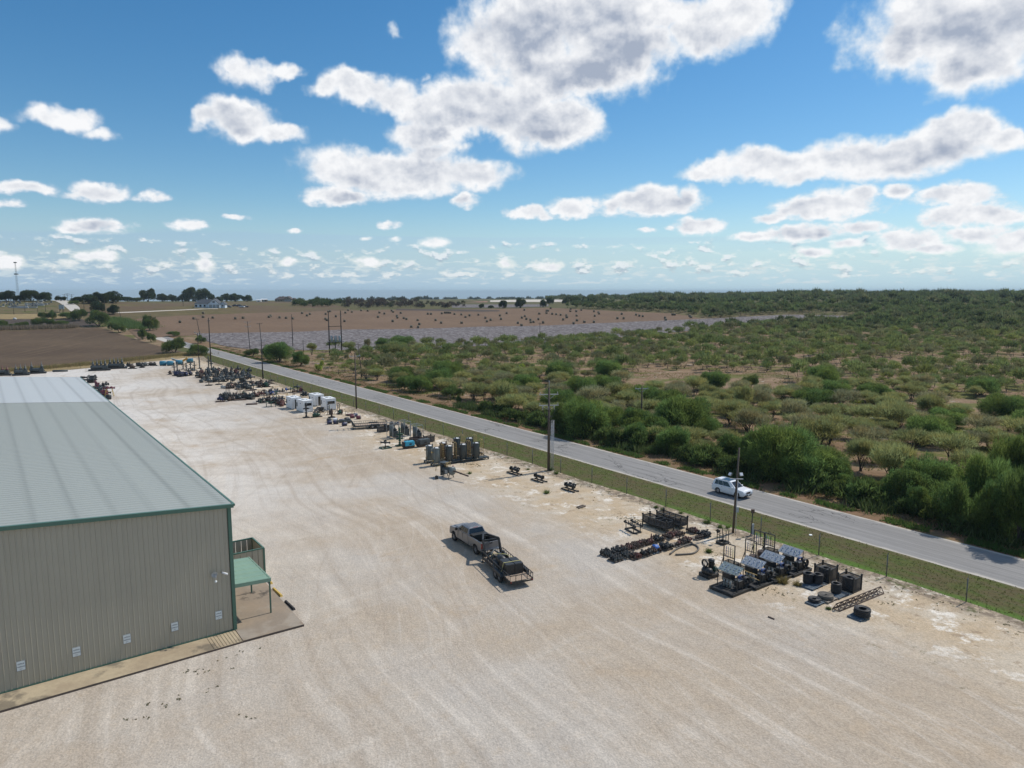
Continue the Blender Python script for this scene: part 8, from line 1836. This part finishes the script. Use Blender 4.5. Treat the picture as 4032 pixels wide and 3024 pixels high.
for k, (x, y) in enumerate(((310, 568), (320, 588), (475, 582), (545, 520), (720, 525), (600, 545))): p = att('KH', x, y); b = MB(); b.box((0, 0, .3), (13 if y > 530 else 9, .5, .8)); tag(b.build('boundary_kerb', 'stone_white', None, p), 'long white kerb across the cemetery slope, ' + ('left upper', 'left lower', 'middle', 'upper middle', 'upper right', 'low centre')[k], 'kerb', 'white kerbs on the cemetery slope')
t = thing('road_sign', 'small grey box sign on posts beside the hill road', 'sign', att('KH', 1078, 660)); b = MB(); b.box((0, 0, 3.4), (3.2, .5, 2.8)); b.build('panel', 'transformer_grey', t); b = MB(); b.bar((-1.3, 0, 0), (-1.3, 0, 2), .2); b.bar((1.3, 0, 0), (1.3, 0, 2), .2); b.build('leg', 'pole_dark', t)
o = thing('white_rock', 'pale rock on the tan meadow at the left', 'rock', att('KH', 260, 790)); b = MB(); b.ball((0, 0, .4), 1.0, .8, 8); b.build('rock', 'stone_white', o)

# ------------------------------------------------------------------ crowded rows at the far end of the yard
def sub(parent, nm, mb, mat): mb.build(nm, mat, parent)
ROWPROTO = {}
def row_item(kind, mat, seed=0):
    """parts for a kind of far equipment, shared by all its copies"""
    key = (kind, mat, seed)
    if key in ROWPROTO: return ROWPROTO[key]
    g = random.Random(seed * 7 + 3); parts = []
    if kind == 'valve':        # sideways gate valve on its flanges
        b = MB(); flange_pipe(b, (-.55, 0, .45), (.55, 0, .45), .17, 1.7, 9, .08); b.ball((0, 0, .48), .30, 1.1, 9); parts.append(('body', b.mesh('body', mat))); b = MB(); b.cyl((0, 0, .6), (0, .1, 1.0), .10, 7); b.box((0, .08, .85), (.4, .3, .12)); parts.append(('bonnet', b.mesh('bonnet', mat)))
        b = MB(); handwheel(b, (0, .12, 1.08), .24, 'Z', .02); parts.append(('handwheel', b.mesh('handwheel', 'mesh_steel')))
    elif kind == 'pump':
        b = MB(); frame_box(b, -.75, .75, -.4, .4, .07, .1, .14); parts.append(('base', b.mesh('base', 'black_steel'))); b = MB(); b.lathe([(.1, -.6), (.3, -.5), (.3, .1), (.18, .5)], (0, 0, .42), 'X', 10)
        for k in range(3): x = g.uniform(-.5, .5); b.box((x, g.uniform(-.2, .2), .55), (.3, .35, g.uniform(.4, .7))); b.cyl((x, 0, .5), (x, 0, g.uniform(.9, 1.15)), .08, 7)
        parts.append(('housing', b.mesh('housing', mat))); b = MB(); flange_pipe(b, (-.4, .3, .5), (.8, .25, .55), .09, 1.7, 8); parts.append(('pipe', b.mesh('pipe', 'dark_machine')))
    elif kind == 'stand':      # valve on a square foot
        b = MB(); frame_box(b, -.55, .55, -.5, .5, .06, .12, .12); b.cyl((0, 0, .05), (0, 0, .75), .07, 7); parts.append(('stand', b.mesh('stand', 'black_steel'))); b = MB(); flange_pipe(b, (-.75, 0, .98), (.75, 0, .98), .15, 1.7, 9, .08); b.ball((0, 0, 1.0), .27); b.cyl((0, 0, 1.1), (0, 0, 1.45), .1, 7); parts.append(('valve', b.mesh('valve', mat)))
    elif kind == 'drum':
        b = MB(); b.lathe([(.36, 0), (.42, .05), (.42, .62), (.36, .66)], n=12); parts.append(('drum', b.mesh('drum', mat))); b = MB(); b.lathe([(.2, .66), (.2, .72), (.05, .72)], n=10); parts.append(('cap', b.mesh('cap', 'mesh_steel')))
    elif kind == 'frame':
        b = MB(); frame_box(b, -.7, .7, -.5, .5, .85, .08, .1); parts.append(('top', b.mesh('top', mat)))
        for x, y in ((-.65, -.45), (.65, -.45), (-.65, .45), (.65, .45)): b = MB(); b.bar((x, y, 0), (x, y, .82), .08); parts.append(('leg', b.mesh('leg', mat)))
        b = MB(); b.ball((-.2, 0, 1.1), .25); flange_pipe(b, (-.5, .1, 1.08), (.6, .1, 1.08), .13, 1.6, 8); parts.append(('load', b.mesh('load', 'dark_machine')))
    ROWPROTO[key] = parts; return parts
def row_put(kind, mat, loc, label, cat, group, name, sc=1.0, rz=None, seed=0):
    t = thing(name, label, cat, (*loc, 0), random.uniform(0, 6.28) if rz is None else rz, group); t.scale = (sc,) * 3
    for nm, me in row_item(kind, mat, seed): link(nm, me, t)
    return t
CG = 'equipment crowded at the far end of the yard'
desc = {'valve': 'gate valve', 'pump': 'pump unit', 'stand': 'valve on a square stand', 'drum': 'drum', 'frame': 'loaded frame table'}
cname = {'dark_machine': 'black', 'grey_machine': 'grey', 'brown_steel': 'brown', 'vessel_dark': 'slate grey', 'navy_paint': 'navy blue', 'red_brown': 'rusty red', 'vessel_rust': 'dark rusty', 'light_grey': 'pale grey', 'maroon_paint': 'maroon', 'machine_green': 'dark green', 'blue_paint': 'blue'}
def put_list(c, items, where):
    for (x, y, kind, mat, *ex) in items:
        sc = ex[0] if ex else 1.0; row_put(kind, mat, at(c, x, y), f'{cname[mat]} {desc[kind]} {ex[1] if len(ex) > 1 else where}', {'valve': 'valve', 'pump': 'pump', 'stand': 'valve', 'drum': 'drum', 'frame': 'table'}[kind], CG, {'valve': 'gate_valve', 'pump': 'pump_unit', 'stand': 'valve_stand', 'drum': 'drum', 'frame': 'frame_table'}[kind], sc, None, random.randint(0, 2))
# block of valves behind the black pole
poly_rows = [(372, 900, 1540, 9), (395, 880, 1545, 10), (415, 870, 1550, 10), (438, 880, 1555, 10), (460, 900, 1560, 9), (482, 930, 1500, 8), (350, 960, 1420, 6)]
for y, xa, xb, n in poly_rows:
    for k in range(n):
        x = xa + (xb - xa) * (k + random.uniform(.25, .75)) / n; mt = random.choice(('dark_machine', 'vessel_dark', 'grey_machine', 'vessel_dark', 'red_brown' if y < 400 else 'dark_machine', 'vessel_dark', 'brown_steel')); kd = random.choice(('valve', 'valve', 'valve', 'pump'))
        row_put(kd, mt, at('K2', x, y + random.uniform(-6, 6)), f'{cname[mt]} {desc[kd]} in the dense block of valves behind the black pole', 'valve' if kd == 'valve' else 'pump', CG, 'gate_valve' if kd == 'valve' else 'pump_unit', random.uniform(1.15, 1.5), None, random.randint(0, 2))
for x, l in ((1020, 'first'), (1145, 'second'), (1290, 'third'), (1415, 'fourth'), (1545, 'last')): row_put('stand', 'vessel_dark', at('K2', x, 530 - (x - 1020) * .085), f'{l} valve on a square stand along the front of the dense block', 'valve', CG, 'valve_stand', 1.35, R(10))
row_put('drum', 'grey_machine', at('K2', 927, 495), 'single grey drum left of the dense valve block', 'drum', CG, 'drum', 1.3)
for (x, y), l, h_ in (((590, 365), 'valve tree at the left end of the row of trees', 2.6), ((627, 350), 'second valve tree from the left', 2.6), ((700, 330), 'third valve tree in the row of trees', 2.3), ((740, 345), 'fourth valve tree in the row of trees', 2.3), ((792, 320), 'valve tree with a reddish top', 2.2), ((842, 342), 'sixth valve tree in the row', 2.6), ((905, 320), 'thick valve tree left of the black pole', 3.4), ((1018, 325), 'tall valve tree beside the black pole', 4.0), ((1052, 325), 'valve tree hugging the black pole', 2.8)):
    valve_tree(at('K2', x, y), l, 'vessel_dark' if h_ != 2.2 else 'grey_machine', h_, 1, 'row of valve trees at the back', None, 'black_steel', 1.0)
put_list('K2', ((540, 392, 'pump', 'brown_steel', 1.2), (620, 412, 'pump', 'navy_paint', 1.5), (680, 420, 'pump', 'navy_paint', 1.5), (740, 412, 'pump', 'navy_paint', 1.4), (790, 405, 'pump', 'navy_paint', 1.2), (650, 385, 'valve', 'dark_machine', 1.2), (770, 370, 'valve', 'vessel_dark', 1.2), (820, 360, 'valve', 'grey_machine', 1.2), (870, 400, 'valve', 'vessel_dark', 1.2), (880, 430, 'valve', 'vessel_dark', 1.2)), 'in the front line before the valve trees')
l1 = ((450, 275, 'left cyan tank at the back fence'), (540, 275, 'cyan tank next to the first one'), (650, 262, 'teal tank behind the valve trees'), (785, 240, 'cyan tank behind the valve trees'))
for x, y, l in l1:
    t = thing('cyan_tank', l, 'tank', (*at('K2', x, y + 8), 0), R(20), 'cyan tanks at the back fence'); b = MB(); b.lathe([(.5, -1.05), (.72, -.9), (.72, .9), (.5, 1.05)], (0, 0, .85), 'X', 14); b.build('shell', 'tank_blue', t); b = MB(); b.box((0, 0, .1), (1.8, .9, .2)); b.build('cradle', 'black_steel', t)
for x, y, l, m, a_ in ((600, 245, 'white tilted hood sheet behind the cyan tanks', 'light_grey', .35), (715, 245, 'yellow tilted hood sheet behind the valve trees', 'yellow_paint', -.55)):
    t = thing('tilted_hood', l, 'hood', (*at('K2', x, y + 14), 0), R(15)); b = MB(); M_ = Matrix.Rotation(a_, 3, 'Y'); b.box((0, 0, 1.5), (2.6, 1.3, .12), M_); b.box((0, .6, 1.2), (2.2, .08, .6), M_); b.build('sheet', m, t); b = MB(); b.bar((-.6, 0, 0), (-.6, 0, 1.3), .1); b.bar((.6, 0, 0), (.6, 0, 1.3), .1); b.build('prop', 'black_steel', t)
put_list('K2b', ((265, 360, 'drum', 'light_grey', 1.05, 'at the left end of the second row'), (350, 372, 'drum', 'light_grey', 1.05, 'second from the left end of the second row'), (430, 335, 'valve', 'dark_machine'), (480, 335, 'valve', 'dark_machine'), (530, 330, 'valve', 'red_brown'), (625, 315, 'valve', 'brown_steel'), (670, 310, 'valve', 'dark_machine'), (745, 312, 'valve', 'dark_machine'), (740, 400, 'pump', 'vessel_dark', 1.2), (830, 345, 'pump', 'vessel_dark', 1.2), (900, 370, 'valve', 'dark_machine', 1.3), (960, 350, 'pump', 'dark_machine', 1.6, 'with the highest top in the second row'), (1040, 385, 'pump', 'vessel_dark', 1.2), (1165, 410, 'stand', 'vessel_dark', 1.2, 'standing alone in the second row'), (1110, 250, 'valve', 'dark_machine'), (1160, 262, 'pump', 'brown_steel'), (1250, 250, 'pump', 'dark_machine'), (1370, 235, 'pump', 'brown_steel', 1.2), (1340, 335, 'pump', 'brown_steel', 1.2), (1400, 320, 'valve', 'dark_machine'), (1520, 320, 'pump', 'machine_green', 1.3), (1580, 310, 'pump', 'dark_machine', 1.2), (1550, 240, 'valve', 'dark_machine'), (1620, 230, 'valve', 'dark_machine'), (1705, 225, 'stand', 'dark_machine', .9, 'at the fence end of the second row'), (1720, 382, 'stand', 'dark_machine', .5, 'tiny, alone on the weedy sand')), 'in the second row past the dense valve block')
put_list('K2b', ((210, 740, 'valve', 'navy_paint', 1.2), (300, 690, 'pump', 'dark_machine', 1.5), (360, 660, 'pump', 'vessel_dark', 1.5), (430, 640, 'valve', 'vessel_dark', 1.2), (500, 640, 'valve', 'grey_machine', 1.2), (400, 735, 'valve', 'grey_machine'), (470, 735, 'valve', 'brown_steel'), (545, 715, 'pump', 'brown_steel'), (600, 630, 'valve', 'dark_machine', 1.1), (660, 625, 'valve', 'red_brown', 1.1), (730, 690, 'pump', 'vessel_dark', 1.3), (800, 640, 'pump', 'brown_steel', 1.2), (860, 620, 'valve', 'machine_green', 1.3), (930, 640, 'valve', 'vessel_dark', 1.2), (980, 680, 'pump', 'dark_machine', 1.3), (1050, 680, 'pump', 'vessel_dark', 1.4), (1110, 670, 'valve', 'grey_machine', 1.2), (1150, 620, 'pump', 'dark_machine', 1.3), (1220, 610, 'pump', 'red_brown', 1.2), (1290, 600, 'valve', 'brown_steel'), (1340, 580, 'valve', 'red_brown', 1.1), (1410, 575, 'valve', 'red_brown', 1.1), (1490, 560, 'valve', 'vessel_dark', 1.2), (1560, 565, 'valve', 'light_grey', 1.1), (1640, 560, 'valve', 'navy_paint', 1.1), (1690, 540, 'pump', 'dark_machine', 1.4), (1730, 565, 'valve', 'blue_paint', 1.0), (1800, 510, 'valve', 'navy_paint', 1.1), (1860, 500, 'valve', 'grey_machine', 1.1)), 'in the third row, left of the white cabins')
put_list('K2b', ((1320, 800, 'valve', 'vessel_dark', 1.0), (1380, 790, 'valve', 'machine_green', 1.0), (1440, 785, 'stand', 'vessel_dark', .9), (1590, 740, 'pump', 'brown_steel', 1.3, 'round topped, before the cluttered frame'), (1680, 890, 'frame', 'machine_green', 1.3, 'on thin legs left of the white cabins'), (1800, 880, 'frame', 'dark_machine', 1.3, 'on thin legs nearest the white cabins'), (1740, 790, 'pump', 'navy_paint', 1.3), (1850, 790, 'pump', 'dark_machine', 1.3), (1920, 830, 'pump', 'red_brown', 1.2), (2000, 850, 'pump', 'red_brown', 1.2), (1990, 885, 'drum', 'red_brown', 1.0), (1920, 720, 'valve', 'brown_steel'), (2010, 720, 'valve', 'grey_machine')), 'in the short row by the white cabins')
put_list('SH', ((205, 200, 'stand', 'blue_paint', .9), (330, 190, 'stand', 'machine_green', .9), (530, 160, 'stand', 'vessel_dark', 1.2), (620, 180, 'pump', 'maroon_paint', 1.2), (700, 320, 'valve', 'dark_machine', 1.3), (770, 320, 'valve', 'dark_machine', 1.2), (440, 200, 'valve', 'brown_steel', 1.0), (100, 200, 'valve', 'dark_machine', 1.0), (40, 330, 'frame', 'yellow_paint', 1.2)) if False else ((205, 200, 'stand', 'blue_paint', .9), (330, 190, 'stand', 'machine_green', .9), (530, 160, 'stand', 'vessel_dark', 1.2), (620, 180, 'pump', 'maroon_paint', 1.2), (700, 320, 'valve', 'dark_machine', 1.3), (770, 320, 'valve', 'dark_machine', 1.2), (440, 200, 'valve', 'brown_steel', 1.0), (100, 200, 'valve', 'dark_machine', 1.0)), 'behind the white cabins')
def plain_table(c, x, y, label, top, L, Wd, h, mat, rz=YA, mt2=None):
    t = thing('work_table', label, 'table', (*at(c, x, y), 0), rz); b = MB(); b.box((0, 0, h), (L, Wd, .12)); b.build('top', mat, t)
    for sx in (-1, 1):
        for sy in (-1, 1): b = MB(); b.bar((sx * (L / 2 - .1), sy * (Wd / 2 - .1), 0), (sx * (L / 2 - .1), sy * (Wd / 2 - .1), h - .05), .1); b.build('leg', mt2 or mat, t)
    return t
plain_table('K2b', 1040, 540, 'brown steel table with one tall end in the third row', 0, 2.4, 1.2, .95, 'brown_steel'); plain_table('K2b', 1940, 610, 'long brown trestle table left of the white cabins', 0, 3.4, 1.2, .95, 'tan_wall', YA, 'yellow_paint'); plain_table('SH', 600, 300, 'long brown table behind the white cabins', 0, 3.2, 1.1, .9, 'brown_steel')
for (c, x, y, l, L, Wd) in (('K2b', 200, 755, 'brown steel plate at the front left end of the third row', 1.9, 1.0), ('K2b', 1115, 830, 'single brown steel plate lying on the open gravel', 2.3, 1.2), ('K2b', 780, 705, 'brown plate under the third row pumps', 2.6, 1.1)):
    b = MB(); b.box((0, 0, .11), (L, Wd, .22)); o = b.build('steel_plate', 'brown_steel', None, (*at(c, x, y), 0), .02); o.rotation_euler = (0, 0, R(20)); tag(o, l, 'plate')
# tall rack: pump cluster held up on slim posts
t = thing('raised_rack', 'pump cluster raised on two bundles of slim posts in the third row', 'rack', (*at('K2b', 590, 610), 0), R(30))
for x in (-1.3, 1.1):
    for k in range(4): b = MB(); b.cyl((x - .35 + .3 * k, (k % 2) * .4 - .2, 0), (x - .35 + .3 * k, (k % 2) * .4 - .2, 2.0), .06, 6); b.build('post', 'tan_wall', t)
b = MB(); b.box((-.4, 0, 2.05), (2.6, .9, .12)); b.build('shelf', 'brown_steel', t)
b = MB()
for k in range(4): b.ball((-1.4 + .5 * k, .1 * (k % 2), 2.4), .32); b.cyl((-1.4 + .5 * k, 0, 2.3), (-1.4 + .5 * k, 0, 2.85 + .3 * (k == 0)), .12, 7)
b.build('pump_cluster', 'vessel_rust', t)
t = thing('tripod_stand', 'tall tripod stand with a flared head between the rows', 'stand', (*at('K2b', 1480, 740), 0)); b = MB(); b.cyl((0, 0, .6), (0, 0, 2.3), .07, 7); b.lathe([(.08, 2.2), (.4, 2.5), (.42, 2.56)], n=10); b.build('column', 'brown_steel', t)
for k in range(3): b = MB(); b.bar((0, 0, .9), (.7 * math.cos(2.1 * k), .7 * math.sin(2.1 * k), 0), .08); b.build('leg', 'brown_steel', t)
t = thing('tripod_stand', 'squat green tripod stand left of the trestle table', 'stand', (*at('K2b', 1830, 640), 0)); b = MB(); b.cyl((0, 0, .9), (0, 0, 1.5), .15, 8); b.box((0, 0, 1.5), (.7, .7, .1)); b.build('column', 'machine_green', t)
for k in range(4): b = MB(); b.bar((0, 0, 1.3), (.9 * math.cos(1.57 * k + .4), .9 * math.sin(1.57 * k + .4), 0), .1); b.build('leg', 'machine_green', t)
# machines behind the warehouse
def big_skid(c, x, y, label, mat, n, tall, L=5.0, red=False):
    t = thing('compressor_skid', label, 'compressor', (*at(c, x, y), 0), R(25), 'machine skids behind the warehouse'); b = MB(); b.box((0, 0, .25), (L, 1.8, .5)); b.build('skid', 'black_steel', t, bevel=.04)
    b = MB(); b.lathe([(.4, -L * .4), (.62, -L * .36), (.62, L * .1), (.4, L * .3)], (0, 0, 1.1), 'X', 12); b.box((L * .25, 0, 1.0), (L * .25, 1.2, 1.0)); b.build('engine', mat, t, bevel=.03)
    for k in range(n): b = MB(); X = -L * .28 + L * .55 * k / max(1, n - 1); b.lathe([(.30, 1.2), (.36, 1.4), (.36, tall * .55), (.40, tall * .57), (.40, tall * .62), (.20, tall * .65), (.20, tall * .78), (.09, tall * .8), (.08, tall)], (X, .1 * (k % 2), 0), n=10); b.build('cylinder', 'red_brown' if red else mat, t)
    b = MB(); b.tube([(-L * .4, .7, .6), (-L * .2, .8, 1.5), (L * .2, .8, 1.6), (L * .42, .6, .7)], .09, 7); b.build('pipe', 'dark_machine', t); return t
big_skid('K1', 25, 838, 'machine skid with reddish cylinders at the far left', 'vessel_dark', 3, 3.0, 4.2, True); big_skid('K1', 185, 836, 'machine skid with grey cylinders behind the roof', 'grey_machine', 3, 3.3, 4.2); big_skid('K1', 325, 820, 'machine skid with two tall pointed cylinders', 'vessel_dark', 2, 3.6, 4.6)
big_skid('K1', 868, 795, 'left of two long machine skids at the back fence', 'grey_machine', 4, 3.6, 6.0); big_skid('K1', 1015, 778, 'right of two long machine skids at the back fence', 'vessel_dark', 4, 3.6, 6.0)
put_list('K1', ((1125, 760, 'pump', 'dark_machine', 1.4), (1155, 778, 'pump', 'tan_wall' if False else 'brown_steel', 1.5), (1210, 758, 'pump', 'dark_machine', 1.4), (1240, 768, 'pump', 'dark_machine', 1.6), (1265, 755, 'pump', 'vessel_dark', 1.3), (1310, 750, 'pump', 'brown_steel', 1.2), (1340, 752, 'pump', 'dark_machine', 1.3)), 'lined up before the back fence')
b = MB(); b.cyl((-2.0, 0, .3), (2.0, 0, .3), .3, 12); o = b.build('steel_pipe', 'grey_machine', None, (*at('K1', 525, 805), 0)); o.rotation_euler = (0, 0, R(20)); tag(o, 'short thick grey pipe lying by the back fence', 'pipe')
for (x, y), l in (((790, 878), 'farther of two winch reels beyond the roof corner'), ((785, 900), 'nearer of two winch reels beyond the roof corner')):
    t = thing('winch_reel', l, 'winch', (*at('K1', x, y), 0), R(5)); b = MB(); b.lathe([(.75, -.9), (.75, -.75), (.5, -.7), (.5, .7), (.75, .75), (.75, .9)], (.4, 0, .8), 'X', 16); b.build('drum', 'dark_machine', t); b = MB(); b.cyl((-2.4, 0, .8), (-.4, 0, .8), .22, 10); b.cyl((-2.6, 0, .8), (-1.6, 0, .8), .32, 10); b.cyl((1.2, 0, .8), (1.8, 0, .8), .15, 8); b.build('shaft', 'dark_machine', t); b = MB(); b.box((.4, 0, .12), (2.2, 1.2, .24)); b.build('base', 'brown_steel', t)
put_list('K1', ((850, 950, 'pump', 'maroon_paint', 1.6), (870, 975, 'pump', 'vessel_dark', 1.6), (900, 940, 'pump', 'dark_machine', 1.3), (925, 932, 'valve', 'dark_machine', 1.2), (910, 972, 'drum', 'dark_machine', 1.6), (890, 990, 'pump', 'vessel_dark', 1.4), (915, 1018, 'pump', 'maroon_paint', 1.6), (945, 1045, 'drum', 'dark_machine', 1.5), (835, 935, 'stand', 'maroon_paint', 1.2)), 'along the side of the warehouse')
t = thing('yellow_stand', 'yellow tube stand holding maroon valves beside the warehouse', 'stand', (*at('K1', 955, 1020), 0), R(20))
for sx in (-1, 1):
    for sy in (-1, 1): b = MB(); b.bar((sx * .9, sy * .5, 0), (sx * .6, sy * .35, 1.8), .09); b.build('leg', 'yellow_paint', t)
b = MB(); b.bar((-.8, -.45, .6), (.8, -.45, .6), .06); b.bar((-.7, -.4, 1.2), (.7, -.4, 1.2), .06); b.build('rung', 'yellow_paint', t); b = MB(); flange_pipe(b, (-1.2, 0, 2.0), (1.2, 0, 2.0), .2, 1.5, 9); b.ball((-.3, 0, 2.1), .35); b.ball((.5, 0, 2.1), .3); b.build('valves', 'maroon_paint', t)
# pale debris and rocks in the pasture
for c, x, y, s_, l in (('KE', 1000, 250, 1.1, 'dark heap of brush on the rocky clearing'), ('KE', 870, 262, .8, 'white rock slab left of the dark brush heap'), ('KE', 1040, 310, .6, 'pale stone below the brush heap'), ('KHF', 345, 1258, .4, 'white stone on the bright green grass')):
    p = at(c, x, y); b = MB(); b.ball((0, 0, s_ * .4), s_, .6, 9)
    for i_ in range(len(b.v)): X, Y, Z = b.v[i_]; f = 1 + .5 * mnoise.noise(Vector((X * 1.3 + s_ * 9, Y * 1.3, Z * 1.3))); b.v[i_] = (X * f * 1.4, Y * f, Z * f)
    tag(b.build('boulder', 'fence_wood' if 'dark' in l else 'stone_white', None, (*p, 0)), l, 'rock' if 'dark' not in l else 'brush heap')
# ------------------------------------------------------------------ air
m = bpy.data.materials.new('haze_air'); m.use_nodes = True; nt = m.node_tree; MATS['haze_air'] = m
for n in list(nt.nodes): nt.nodes.remove(n)
o = nt.nodes.new('ShaderNodeOutputMaterial'); v = nt.nodes.new('ShaderNodeVolumePrincipled'); v.inputs['Density'].default_value = 0.00008; v.inputs['Color'].default_value = (0.72, 0.90, 1.0, 1)
nt.links.new(v.outputs[0], o.inputs['Volume'])
b = MB(); b.box((0, 14000, -150), (60000, 62000, 420)); tag(b.build('haze', 'haze_air'), None, None, None, 'stuff')
